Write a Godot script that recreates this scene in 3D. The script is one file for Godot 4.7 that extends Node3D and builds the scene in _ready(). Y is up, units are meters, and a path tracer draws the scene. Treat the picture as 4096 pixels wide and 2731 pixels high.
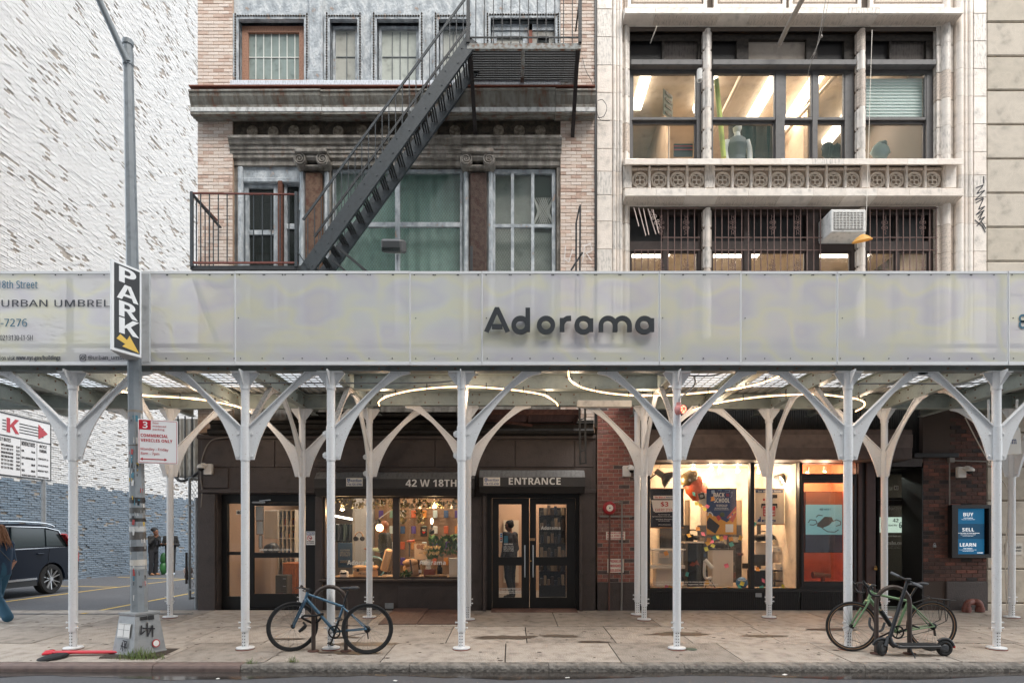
extends Node3D
# A street front seen square on. Lengths in metres; x along the street,y up,the camera stands at the origin and looks along -z.
# The elevation was measured on a survey sheet in units of 1/F of the distance: p(u,v,d) is the point of that sheet at d metres.
const F := 2350.0
const WALL := 11.5
var rng := RandomNumberGenerator.new()
var noises := {}
var mats := {}
var orgs := {}

func p(u: float,v: float,d: float) -> Vector3: return Vector3((u - 2048.0)*d/F,1.6+(2140.0 - v)*d/F,-d)
func px(u: float,d := WALL) -> float: return (u - 2048.0)*d/F
func py(v: float,d := WALL) -> float: return 1.6+(2140.0 - v)*d/F
func ground(d: float) -> float: return 0.0413*(clampf(d,7.4,11.5) - 8.26)
func rnd(a: float,b: float) -> float: return rng.randf_range(a,b)

class MB:   # collects triangles with their own normals
	var v := PackedVector3Array()
	var n := PackedVector3Array()
	var c := PackedColorArray()
	var t := PackedVector2Array()
	var col := Color.WHITE
	func tri(a: Vector3,b: Vector3,e: Vector3,na: Vector3,nb: Vector3,ne: Vector3) -> void:
		var g := (e - a).cross(b - a)
		if g.dot(na+nb+ne) < 0.0:
			var k := b; b = e; e = k
			k = nb; nb = ne; ne = k
		v.append(a); v.append(b); v.append(e)
		n.append(na); n.append(nb); n.append(ne)
		for i in 3: c.append(col); t.append(Vector2.ZERO)
	func qo(a: Vector3,b: Vector3,e: Vector3,d: Vector3,out: Vector3) -> void:   # a flat quad facing out
		var g := (e - a).cross(b - a)
		if g.length_squared() < 1e-14: g = (d - a).cross(e - a)
		g = g.normalized()
		if g.dot(out) < 0.0: g = -g
		tri(a,b,e,g,g,g)
		tri(a,e,d,g,g,g)
	func quv(a: Vector3,b: Vector3,e: Vector3,d: Vector3) -> void:   # top left,top right,bottom right,bottom left,with texture coordinates
		var g := (e - a).cross(b - a).normalized()
		var ps := [a,b,e,a,e,d]
		var us := [Vector2(0,0),Vector2(1,0),Vector2(1,1),Vector2(0,0),Vector2(1,1),Vector2(0,1)]
		for i in 6: v.append(ps[i]); n.append(g); c.append(col); t.append(us[i])
	func qd(a: Vector3,b: Vector3,e: Vector3,d: Vector3) -> MB:   # a thin sheet seen from both sides
		qo(a,b,e,d,Vector3.DOWN)
		return self
	func box(m: Vector3,s: Vector3,b := Basis.IDENTITY) -> MB:
		var h := s*0.5
		for k in 3:
			for f in [-1.0,1.0]:
				var o: Vector3 = b[k]*h[k]*f
				var i: Vector3 = b[(k+1) % 3]*h[(k+1) % 3]
				var j: Vector3 = b[(k+2) % 3]*h[(k+2) % 3]
				qo(m+o - i+j,m+o+i+j,m+o+i - j,m+o - i - j,o)
		return self
	func bx(x0: float,x1: float,y0: float,y1: float,z0: float,z1: float) -> MB:
		return box(Vector3(x0+x1,y0+y1,z0+z1)*0.5,Vector3(absf(x1 - x0),absf(y1 - y0),absf(z1 - z0)))
	func bev(m: Vector3,s: Vector3,r: float,b := Basis.IDENTITY) -> MB:   # a box with chamfered edges
		var h := s*0.5
		r = minf(r,minf(h.x,minf(h.y,h.z))*0.9)
		var w := h - Vector3.ONE*r
		for k in 3:
			var i := (k+1) % 3
			var j := (k+2) % 3
			for f in [-1.0,1.0]:
				var o: Vector3 = b[k]*h[k]*f
				qo(m+o - b[i]*w[i]+b[j]*w[j],m+o+b[i]*w[i]+b[j]*w[j],m+o+b[i]*w[i] - b[j]*w[j],m+o - b[i]*w[i] - b[j]*w[j],o)
				for g in [-1.0,1.0]:
					var e1: Vector3 = b[k]*h[k]*f+b[i]*w[i]*g
					var e2: Vector3 = b[k]*w[k]*f+b[i]*h[i]*g
					qo(m+e1+b[j]*w[j],m+e1 - b[j]*w[j],m+e2 - b[j]*w[j],m+e2+b[j]*w[j],e1+e2)
		for sx in [-1.0,1.0]:
			for sy in [-1.0,1.0]:
				for sz in [-1.0,1.0]:
					var o: Vector3 = b.x*sx+b.y*sy+b.z*sz
					var g := o.normalized()
					tri(m+b.x*sx*h.x+b.y*sy*w.y+b.z*sz*w.z,m+b.x*sx*w.x+b.y*sy*h.y+b.z*sz*w.z,m+b.x*sx*w.x+b.y*sy*w.y+b.z*sz*h.z,g,g,g)
		return self
	func tube(q: PackedVector3Array,r,ns := 8,cap := true) -> MB:   # r: a radius,or one for each point
		var side := Vector3.ZERO
		var rings := []
		for i in q.size():
			var d := (q[mini(i+1,q.size() - 1)] - q[maxi(i - 1,0)]).normalized()
			if side == Vector3.ZERO: side = d.cross(Vector3.UP if absf(d.y) < 0.9 else Vector3.RIGHT)
			side = (side - d*side.dot(d)).normalized()
			var up := d.cross(side)
			var ring := []
			for k in ns:
				var a := TAU*(k+0.5)/ns
				ring.append(side*cos(a)+up*sin(a))
			rings.append(ring)
		for i in q.size() - 1:
			var r0: float = r[i] if typeof(r) > TYPE_FLOAT else r
			var r1: float = r[i+1] if typeof(r) > TYPE_FLOAT else r
			for k in ns:
				var l := (k+1) % ns
				var a: Vector3 = rings[i][k]
				var b: Vector3 = rings[i][l]
				var e: Vector3 = rings[i+1][l]
				var d: Vector3 = rings[i+1][k]
				tri(q[i]+a*r0,q[i]+b*r0,q[i+1]+e*r1,a,b,e)
				tri(q[i]+a*r0,q[i+1]+e*r1,q[i+1]+d*r1,a,e,d)
		if cap:
			for f in 2:
				var i: int = 0 if f == 0 else q.size() - 1
				var rr: float = r[i] if typeof(r) > TYPE_FLOAT else r
				var o := (q[i] - q[1 if f == 0 else i - 1]).normalized()
				for k in range(1,ns - 1):
					tri(q[i]+rings[i][0]*rr,q[i]+rings[i][k]*rr,q[i]+rings[i][k+1]*rr,o,o,o)
		return self
	func cyl(a: Vector3,b: Vector3,r0: float,r1 := -1.0,ns := 12) -> MB:
		return tube(PackedVector3Array([a,b]),[r0,r0 if r1 < 0 else r1],ns)
	func bar(a: Vector3,b: Vector3,w: float,h: float) -> MB:   # a square bar between two points
		var d := b - a
		var z := d.normalized()
		var x := z.cross(Vector3.UP if absf(z.y) < 0.95 else Vector3.BACK).normalized()
		return box((a+b)*0.5,Vector3(w,h,d.length()),Basis(x,z.cross(x),z))
	func prism(poly: PackedVector2Array,f: Transform3D,z0: float,z1: float,smooth := false) -> MB:   # an outline given thickness along the frame's z
		var ix := Geometry2D.triangulate_polygon(poly)
		var fz := f.basis.z.normalized()
		for i in range(0,ix.size(),3):
			for s in 2:
				var z := z1 if s == 0 else z0
				var o := fz if s == 0 else -fz
				tri(f*Vector3(poly[ix[i]].x,poly[ix[i]].y,z),f*Vector3(poly[ix[i+1]].x,poly[ix[i+1]].y,z),f*Vector3(poly[ix[i+2]].x,poly[ix[i+2]].y,z),o,o,o)
		var area := 0.0
		for i in poly.size(): area += poly[i].cross(poly[(i+1) % poly.size()])
		var sg := 1.0 if area > 0 else -1.0
		for i in poly.size():
			var a := poly[i]
			var b := poly[(i+1) % poly.size()]
			var e := (b - a).normalized()
			var o2 := Vector2(e.y,-e.x)*sg
			var na := o2
			var nb := o2
			if smooth:
				var pe := (a - poly[(i - 1+poly.size()) % poly.size()]).normalized()
				var ne := (poly[(i+2) % poly.size()] - b).normalized()
				if pe.dot(e) > 0.6: na = (o2+Vector2(pe.y,-pe.x)*sg).normalized()
				if ne.dot(e) > 0.6: nb = (o2+Vector2(ne.y,-ne.x)*sg).normalized()
			var n0 := (f.basis*Vector3(na.x,na.y,0)).normalized()
			var n1 := (f.basis*Vector3(nb.x,nb.y,0)).normalized()
			var a0 := f*Vector3(a.x,a.y,z0)
			var a1 := f*Vector3(a.x,a.y,z1)
			var b0 := f*Vector3(b.x,b.y,z0)
			var b1 := f*Vector3(b.x,b.y,z1)
			tri(a0,a1,b1,n0,n0,n1)
			tri(a0,b1,b0,n0,n1,n1)
		return self
	func xprism(poly: PackedVector2Array,x0: float,x1: float) -> MB:   # outline in (z,y),drawn out along x
		return prism(poly,Transform3D(Basis(Vector3(0,0,1),Vector3(0,1,0),Vector3(-1,0,0)),Vector3.ZERO),-x1,-x0)
	func lathe(pr: PackedVector2Array,f: Transform3D,ns := 16,smooth := true) -> MB:   # outline (r,y) turned about the frame's y
		for i in pr.size() - 1:
			var e := (pr[i+1] - pr[i]).normalized()
			var nn := Vector2(e.y,-e.x)
			for k in ns:
				var a := TAU*k/ns
				var b := TAU*(k+1)/ns
				var ca := Vector3(cos(a),0,sin(a))
				var cb := Vector3(cos(b),0,sin(b))
				var na := f.basis*(ca*nn.x+Vector3.UP*nn.y)
				var nb := f.basis*(cb*nn.x+Vector3.UP*nn.y)
				if not smooth: na = (na+nb).normalized(); nb = na
				var p0 := f*(ca*pr[i].x+Vector3.UP*pr[i].y)
				var p1 := f*(cb*pr[i].x+Vector3.UP*pr[i].y)
				var p2 := f*(cb*pr[i+1].x+Vector3.UP*pr[i+1].y)
				var p3 := f*(ca*pr[i+1].x+Vector3.UP*pr[i+1].y)
				tri(p0,p1,p2,na,nb,nb)
				tri(p0,p2,p3,na,nb,na)
		return self
	func ball(m: Vector3,s: Vector3,b := Basis.IDENTITY,nu := 12,nv := 8) -> MB:
		for i in nv:
			for k in nu:
				var q := []
				for w in [[i,k],[i,k+1],[i+1,k+1],[i+1,k]]:
					var th: float = PI*w[0]/nv
					var ph: float = TAU*w[1]/nu
					q.append(Vector3(sin(th)*cos(ph),cos(th),sin(th)*sin(ph)))
				var e := []
				var o := []
				for w in q:
					e.append(m+b*(w*s))
					o.append((b*(w/s)).normalized())
				tri(e[0],e[1],e[2],o[0],o[1],o[2])
				tri(e[0],e[2],e[3],o[0],o[2],o[3])
		return self
	func done(off := Vector3.ZERO) -> ArrayMesh:
		var a := []
		a.resize(Mesh.ARRAY_MAX)
		if off != Vector3.ZERO:
			for i in v.size(): v[i] -= off
		a[Mesh.ARRAY_VERTEX] = v; a[Mesh.ARRAY_NORMAL] = n; a[Mesh.ARRAY_COLOR] = c; a[Mesh.ARRAY_TEX_UV] = t
		var m := ArrayMesh.new()
		m.add_surface_from_arrays(Mesh.PRIMITIVE_TRIANGLES,a)
		return m

func ring(n: int,r: float,c := Vector2.ZERO) -> PackedVector2Array:
	var a := PackedVector2Array()
	for i in n: a.append(c+Vector2.from_angle(TAU*i/n)*r)
	return a
func V2(a: Array) -> PackedVector2Array:   # x,y,x,y ...
	var r := PackedVector2Array()
	for i in range(0,a.size(),2): r.append(Vector2(a[i],a[i+1]))
	return r
func V3(a: Array) -> PackedVector3Array:
	var r := PackedVector3Array()
	for q in a: r.append(q)
	return r
func curve(q: Array,step := 6) -> PackedVector3Array:   # a smooth line through the points
	var r := PackedVector3Array()
	for i in q.size() - 1:
		for k in step:
			r.append((q[i] as Vector3).cubic_interpolate(q[i+1],q[maxi(i - 1,0)],q[mini(i+2,q.size() - 1)],float(k)/step))
	r.append(q[-1])
	return r
func curve2(a: Array,step := 5) -> PackedVector2Array:
	var q := V2(a)
	var r := PackedVector2Array()
	for i in q.size() - 1:
		for k in step: r.append(q[i].cubic_interpolate(q[i+1],q[maxi(i - 1,0)],q[mini(i+2,q.size() - 1)],float(k)/step))
	r.append(q[-1])
	return r

# ---------------------------------------------------------------- objects
func meta(o: Node,label := "",category := "",group := "",kind := "") -> Node:
	if label: o.set_meta("label",label)
	if category: o.set_meta("category",category)
	if group: o.set_meta("group",group)
	if kind: o.set_meta("kind",kind)
	return o
func obj(called: String,m,material: Material,parent: Node = self,label := "",kind := "") -> MeshInstance3D:
	var o := MeshInstance3D.new()
	o.name = called
	var off: Vector3 = orgs.get(parent,Vector3.ZERO)
	o.mesh = m.done(off) if m is MB else m
	o.material_override = material
	parent.add_child(o,true)
	orgs[o] = off
	meta(o,label,"","",kind)
	return o
func at(called: String,m: Mesh,material: Material,parent: Node,f: Transform3D) -> MeshInstance3D:   # a shared mesh set down at f
	var o := MeshInstance3D.new()
	o.name = called
	o.mesh = m
	o.material_override = material
	var off: Vector3 = orgs.get(parent,Vector3.ZERO)
	o.transform = Transform3D(f.basis,f.origin - off)
	parent.add_child(o,true)
	return o
func thing(called: String,label: String,category: String,where := Vector3.ZERO,group := "",kind := "") -> Node3D:
	var o := Node3D.new()
	o.name = called
	o.position = where
	add_child(o,true)
	orgs[o] = where
	return meta(o,label,category,group,kind)
func single(called: String,m,material: Material,label: String,category: String,group := "") -> MeshInstance3D:
	return meta(obj(called,m,material),label,category,group)
func many(called: String,m: Mesh,material: Material,parent: Node,fs: Array,cols := []) -> MultiMeshInstance3D:
	var mm := MultiMesh.new()
	mm.transform_format = MultiMesh.TRANSFORM_3D
	mm.use_colors = cols.size() > 0
	mm.mesh = m
	mm.instance_count = fs.size()
	var off: Vector3 = orgs.get(parent,Vector3.ZERO)
	for i in fs.size():
		mm.set_instance_transform(i,Transform3D(fs[i].basis,fs[i].origin - off))
		if cols: mm.set_instance_color(i,cols[i])
	var o := MultiMeshInstance3D.new()
	o.name = called
	o.multimesh = mm
	o.material_override = material
	parent.add_child(o,true)
	meta(o,"","","","stuff")
	return o

# ---------------------------------------------------------------- materials
func noise(key: String,freq: float,octaves: int,cols: Array,offs := [],size := 512,bump := 0.0,type := FastNoiseLite.TYPE_SIMPLEX_SMOOTH) -> void:
	var nz := FastNoiseLite.new()
	nz.noise_type = type
	nz.frequency = freq
	nz.fractal_octaves = octaves
	nz.seed = key.hash() % 10000
	if type == FastNoiseLite.TYPE_CELLULAR: nz.cellular_return_type = FastNoiseLite.RETURN_DISTANCE2_SUB
	var tx := NoiseTexture2D.new()
	tx.width = size
	tx.height = size
	tx.seamless = true
	tx.noise = nz
	if bump > 0.0:
		tx.as_normal_map = true
		tx.bump_strength = bump
	else:
		var g := Gradient.new()
		var o := PackedFloat32Array()
		for i in cols.size(): o.append(offs[i] if offs else float(i)/(cols.size() - 1))
		g.offsets = o
		var pc := PackedColorArray()
		for c in cols: pc.append(c if c is Color else Color(c,c,c))
		g.colors = pc
		tx.color_ramp = g
	noises[key] = tx
func M(key: String,color := Color.WHITE,rough := 0.8,tex := "",scale = 1.0,bump := "",bs := 1.0,metal := 0.0) -> StandardMaterial3D:
	if mats.has(key): return mats[key]
	var m := StandardMaterial3D.new()
	m.resource_name = key
	m.albedo_color = color
	m.roughness = rough
	m.metallic = metal
	if tex or bump:
		m.uv1_triplanar = true
		m.uv1_world_triplanar = true
		m.uv1_scale = scale if scale is Vector3 else Vector3.ONE*scale
	if tex: m.albedo_texture = noises[tex]
	if bump:
		m.normal_enabled = true
		m.normal_texture = noises[bump]
		m.normal_scale = bs
	mats[key] = m
	return m
func vcol(m: StandardMaterial3D) -> StandardMaterial3D:
	m.vertex_color_use_as_albedo = true
	return m
func glow(key: String,color: Color,energy: float) -> StandardMaterial3D:
	var m := M(key,color,0.6)
	m.emission_enabled = true
	m.emission = color
	m.emission_energy_multiplier = energy
	return m
func glass(key: String,color: Color,rough := 0.03) -> StandardMaterial3D:
	var m := M(key,color,rough)
	m.transparency = BaseMaterial3D.TRANSPARENCY_ALPHA
	return m
func sheer(key: String,color: Color,rough := 0.5,tex := "",scale = 1.0) -> StandardMaterial3D:
	var m := M(key,color,rough,tex,scale)
	m.transparency = BaseMaterial3D.TRANSPARENCY_ALPHA
	return m
func C(r: int,g: int,b: int,a := 1.0) -> Color: return Color(r/255.0,g/255.0,b/255.0,a)

# ---------------------------------------------------------------- lettering: cap height h,left edge x0 (or centred),drawn to width w if w > 0
var fonts := {}
func font(kind: String) -> SystemFont:
	if not fonts.has(kind):
		var f := SystemFont.new()
		f.font_names = PackedStringArray(["Droid Serif" if kind.begins_with("serif") else "Droid Sans Mono" if kind == "mono" else "Droid Sans"])
		f.font_weight = 700 if kind.ends_with("bold") else 400
		fonts[kind] = f
	return fonts[kind]
func text(parent: Node,called: String,s: String,f: Transform3D,u0: float,u1: float,v0: float,v1: float,m: Material,kind := "sans_bold",depth := 0.003,curve_step := 3.0) -> MeshInstance3D:
	# s fills the rectangle u0..u1,v0..v1 of the frame f and stands out along its z
	var tm := TextMesh.new()
	tm.text = s
	tm.font = font(kind)
	tm.font_size = 64
	tm.pixel_size = 0.01
	tm.depth = 0.1
	tm.curve_step = curve_step
	var b := tm.get_aabb()
	var sc := Vector3((u1 - u0)/b.size.x,(v1 - v0)/b.size.y,depth/0.1)
	var o := MeshInstance3D.new()
	o.name = called
	o.mesh = tm
	o.material_override = m
	var off: Vector3 = orgs.get(parent,Vector3.ZERO)
	o.transform = Transform3D(f.basis*Basis.from_scale(sc),f*Vector3(u0 - b.position.x*sc.x,v0 - b.position.y*sc.y,depth*0.5) - off)
	parent.add_child(o,true)
	return o
func ftext(parent: Node,called: String,s: String,u0: float,u1: float,v0: float,v1: float,d: float,m: Material,kind := "sans_bold") -> MeshInstance3D:   # on an upright face at distance d
	return text(parent,called,s,Transform3D(Basis.IDENTITY,Vector3(0,0,-d)),px(u0,d),px(u1,d),py(v1,d),py(v0,d),m,kind)
func face(u0: float,u1: float,v0: float,v1: float,d: float,thick := 0.01) -> MB:   # an upright plate at distance d
	return MB.new().bx(px(u0,d),px(u1,d),py(v1,d),py(v0,d),-d - thick,-d)
func stroke(lines: Array,w: float,f: Transform3D,z0: float,z1: float) -> MB:   # round-ended pen strokes
	var m := MB.new()
	for l in lines:
		for q in Geometry2D.offset_polyline(l,w*0.5,Geometry2D.JOIN_ROUND,Geometry2D.END_ROUND):
			if not Geometry2D.is_polygon_clockwise(q): m.prism(q,f,z0,z1)
	return m
func holed(x0: float,x1: float,y0: float,y1: float,z1: float,thick: float,holes: Array) -> MB:   # an upright slab with rectangular holes [x0,x1,y0,y1]
	var xs := [x0,x1]
	var ys := [y0,y1]
	for h in holes:
		for k in 2:
			if h[k] > x0 and h[k] < x1: xs.append(h[k])
			if h[2+k] > y0 and h[2+k] < y1: ys.append(h[2+k])
	xs.sort(); ys.sort()
	var solid := func(i,j):
		if i < 0 or j < 0 or i >= xs.size() - 1 or j >= ys.size() - 1: return false
		if xs[i+1] - xs[i] < 1e-5 or ys[j+1] - ys[j] < 1e-5: return true
		var c := Vector2(xs[i]+xs[i+1],ys[j]+ys[j+1])*0.5
		for h in holes:
			if c.x > h[0] and c.x < h[1] and c.y > h[2] and c.y < h[3]: return false
		return true
	var m := MB.new()
	var z0 := z1 - thick
	for i in xs.size() - 1:
		for j in ys.size() - 1:
			if xs[i+1] - xs[i] < 1e-5 or ys[j+1] - ys[j] < 1e-5 or not solid.call(i,j): continue
			var a: float = xs[i]
			var b: float = xs[i+1]
			var e: float = ys[j]
			var g: float = ys[j+1]
			for z in [z0,z1]: m.qo(Vector3(a,g,z),Vector3(b,g,z),Vector3(b,e,z),Vector3(a,e,z),Vector3(0,0,1 if z == z1 else -1))
			if not solid.call(i - 1,j): m.qo(Vector3(a,g,z0),Vector3(a,g,z1),Vector3(a,e,z1),Vector3(a,e,z0),Vector3.LEFT)
			if not solid.call(i+1,j): m.qo(Vector3(b,g,z0),Vector3(b,g,z1),Vector3(b,e,z1),Vector3(b,e,z0),Vector3.RIGHT)
			if not solid.call(i,j - 1): m.qo(Vector3(a,e,z0),Vector3(b,e,z0),Vector3(b,e,z1),Vector3(a,e,z1),Vector3.DOWN)
			if not solid.call(i,j+1): m.qo(Vector3(a,g,z0),Vector3(b,g,z0),Vector3(b,g,z1),Vector3(a,g,z1),Vector3.UP)
	return m
func survey(u0: float,u1: float,v0: float,v1: float,d := WALL) -> Array: return [px(u0,d),px(u1,d),py(v1,d),py(v0,d)]
func frame(u0: float,u1: float,v0: float,v1: float,w: float,z: float,t: float,d := WALL) -> MB:   # four bars round an opening; w in sheet units
	var a := survey(u0,u1,v0,v1,d)
	var i := survey(u0+w,u1 - w,v0+w,v1 - w,d)
	return holed(a[0],a[1],a[2],a[3],z,t,[i])
func lay_bricks(parent: Node,called: String,x0: float,x1: float,y0: float,y1: float,z: float,bl: float,bh: float,gap: float,tones: Array,budget: int,skip := [],stagger := 0.5,proud := 0.012) -> int:
	# courses of bricks on the face z; the first «budget» of them one by one,from the bottom up,the others as one mass
	var kinds := []
	for k in 3:
		var m := MB.new()
		m.bev(Vector3(0,0,-0.02),Vector3(bl - gap,bh - gap,0.04+proud*2*(0.6+0.25*k)),0.004+0.001*k)
		kinds.append(m.done())
	var extra := []
	var tints := []
	var used := 0
	var j := 0
	var y := y0
	while y < y1 - bh*0.4:
		var x := x0 - bl*(stagger*(j % 2))
		while x < x1 - 0.01:
			var a := maxf(x,x0)
			var b := minf(x+bl,x1)
			x += bl
			if b - a < bl*0.12: continue
			var c := Vector3((a+b)*0.5,y+bh*0.5,z)
			var off := false
			for h in skip:
				if c.x > h[0] and c.x < h[1] and c.y > h[2] and c.y < h[3]: off = true
			if off: continue
			var f := Transform3D(Basis.from_euler(Vector3(rnd(-.012,.012),rnd(-.006,.006),rnd(-.006,.006)))*Basis.from_scale(Vector3((b - a - gap)/(bl - gap),1,1)),c+Vector3(0,0,rnd(-.003,.003)))
			var tone = tones[int(pow(rng.randf(),2.0)*tones.size())]
			if used < budget:
				at(called,kinds[rng.randi() % 3],tone,parent,f)
				used += 1
			else:
				extra.append(f)
				tints.append(tone.albedo_color.srgb_to_linear())
		y += bh
		j += 1
	if extra:
		var m0: StandardMaterial3D = tones[0]
		var key := m0.resource_name+"_mass"
		if not mats.has(key):
			var m1: StandardMaterial3D = vcol(m0.duplicate())
			m1.albedo_color = Color.WHITE
			m1.resource_name = key
			mats[key] = m1
		many(called,kinds[1],mats[key],parent,extra,tints)
	return used

func _ready() -> void:
	rng.seed = 1118
	var cam := Camera3D.new()
	cam.name = "camera"
	cam.projection = Camera3D.PROJECTION_FRUSTUM
	cam.near = 0.1
	cam.far = 200.0
	cam.size = 2.0*1365.5/F*0.1
	cam.frustum_offset = Vector2(0.0,(2140.0 - 1365.5)/F*0.1)
	cam.position = Vector3(0,1.6,0)
	cam.current = true
	add_child(cam)
	var e := Environment.new()
	e.background_mode = Environment.BG_SKY
	var sm := ProceduralSkyMaterial.new()
	sm.sky_top_color = Color(0.88,0.92,0.96)
	sm.sky_horizon_color = Color(0.85,0.885,0.92)
	sm.sky_curve = 0.2
	sm.ground_bottom_color = Color(0.3,0.3,0.3)
	sm.ground_horizon_color = Color(0.5,0.5,0.5)
	sm.sun_angle_max = 40.0
	var sky := Sky.new()
	sky.sky_material = sm
	e.sky = sky
	e.tonemap_mode = Environment.TONE_MAPPER_LINEAR
	e.tonemap_exposure = 3.5
	e.sdfgi_enabled = true
	e.ssao_enabled = true
	e.ssil_enabled = true
	var we := WorldEnvironment.new()
	we.name = "air"
	we.environment = e
	add_child(we)
	var sun := DirectionalLight3D.new()
	sun.name = "sun_behind_cloud"
	sun.light_energy = 0.5
	sun.light_angular_distance = 40.0
	sun.light_color = Color(1.0,0.985,0.965)
	sun.shadow_enabled = true
	sun.rotation_degrees = Vector3(-50,30,0)
	add_child(sun)
	palette()
	setting()
	parking_wall()
	old_building()
	shop_front()
	white_building()
	ground_floor_right()
	sidewalk_shed()
	fire_escape()
	street_things()
	bikes()
	shop_window_left()
	shop_window_right()
	upstairs()
	car()
	people()

func palette() -> void:
	noise("blot",0.012,5,[0.76,0.88,0.96,1.0,0.93])
	noise("soft",0.008,4,[0.80,0.95,1.0,0.93])
	noise("grain",0.12,3,[0.72,0.95,1.0])
	noise("speck",0.35,2,[0.45,0.75,0.9,1.0,1.45],[0.0,0.35,0.5,0.65,1.0])
	noise("streak",0.02,4,[0.68,0.86,0.95,1.0,1.0],[0.0,0.25,0.42,0.55,1.0])
	noise("rust",0.012,5,[C(104,66,48),C(126,92,74),C(122,114,106),C(140,140,136),C(158,160,158),C(126,126,122)],[0.0,0.22,0.34,0.52,0.72,1.0],512)
	noise("grime",0.012,5,[C(74,68,62),C(98,92,84),C(116,110,102),C(138,133,126),C(112,92,78)],[0.0,0.3,0.5,0.7,1.0],512)
	noise("peel",0.014,5,[C(158,112,90),C(150,138,130),C(134,140,144),C(156,162,167),C(184,188,190),C(148,151,154)],[0.0,0.18,0.26,0.5,0.75,1.0],512)
	noise("pave",0.013,6,[C(140,134,128),C(162,156,150),C(174,168,162),C(182,176,170)],[0.0,0.3,0.55,1.0],1024)
	noise("moire",0.0035,3,[C(224,222,232),C(230,230,231),C(237,236,219),C(230,230,231),C(223,221,231),C(233,233,226)],[0.0,0.3,0.45,0.58,0.75,1.0],512)
	noise("chips",0.045,4,[C(140,104,82),C(196,180,168),C(250,250,250),C(255,255,255),C(236,236,234)],[0.0,0.13,0.17,0.6,1.0],512)
	noise("grime2",0.02,5,[0.45,0.7,0.9,1.0,0.85])
	noise("bump",0.06,4,[],[],512,6.0)
	noise("fine",0.25,3,[],[],512,5.0)
	noise("wave",0.015,3,[],[],512,10.0)
	M("asphalt",C(96,96,99),0.75,"speck",1.6,"fine",0.6)
	M("gutter_wet",C(62,58,55),0.12,"blot",0.6)
	M("pavement",C(226,214,202),0.9,"pave",0.22,"fine",0.5)
	M("joint",C(48,43,39),0.95,"grain",1.0)
	M("kerb_stone",C(138,131,123),0.8,"grime2",0.5,"bump",0.8)
	M("kerb_iron",C(118,99,92),0.6,"blot",0.9,"fine",0.4)
	M("yellow_line",C(212,178,92),0.8,"grain",1.2)
	M("black",C(26,26,27),0.45)
	M("black_metal",C(44,47,50),0.5,"blot",1.5,"bump",0.4)
	M("dark_frame",C(34,32,31),0.4)
	M("white_paint",C(233,235,236),0.42,"soft",0.7)
	M("white",C(228,226,222),0.6)
	M("off_white",C(222,214,202),0.7)
	M("red",C(176,30,36),0.45)
	M("blue_print",C(28,98,152),0.5)
	M("silver",C(180,182,184),0.35,"",1.0,"",1.0,0.7)
	M("galvanized",C(150,154,157),0.5,"soft",1.4,"",1.0,0.3)
	M("rubber",C(34,34,35),0.85,"grain",3.0)
	M("wood",C(158,118,82),0.6,"streak",Vector3(0.6,4,4))
	M("lettering",C(222,220,214),0.6)
	M("ink",C(38,38,44),0.7)
	glass("pane",C(40,48,46,0.06))
	glass("pane_dark",C(60,66,64,0.45))

func sheet(called: String,x0: float,x1: float,y: float,z0: float,z1: float,m: Material,kind := "structure") -> MeshInstance3D:
	return obj(called,MB.new().bx(x0,x1,y - 0.02,y,z0,z1),m,self,"",kind)

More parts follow.
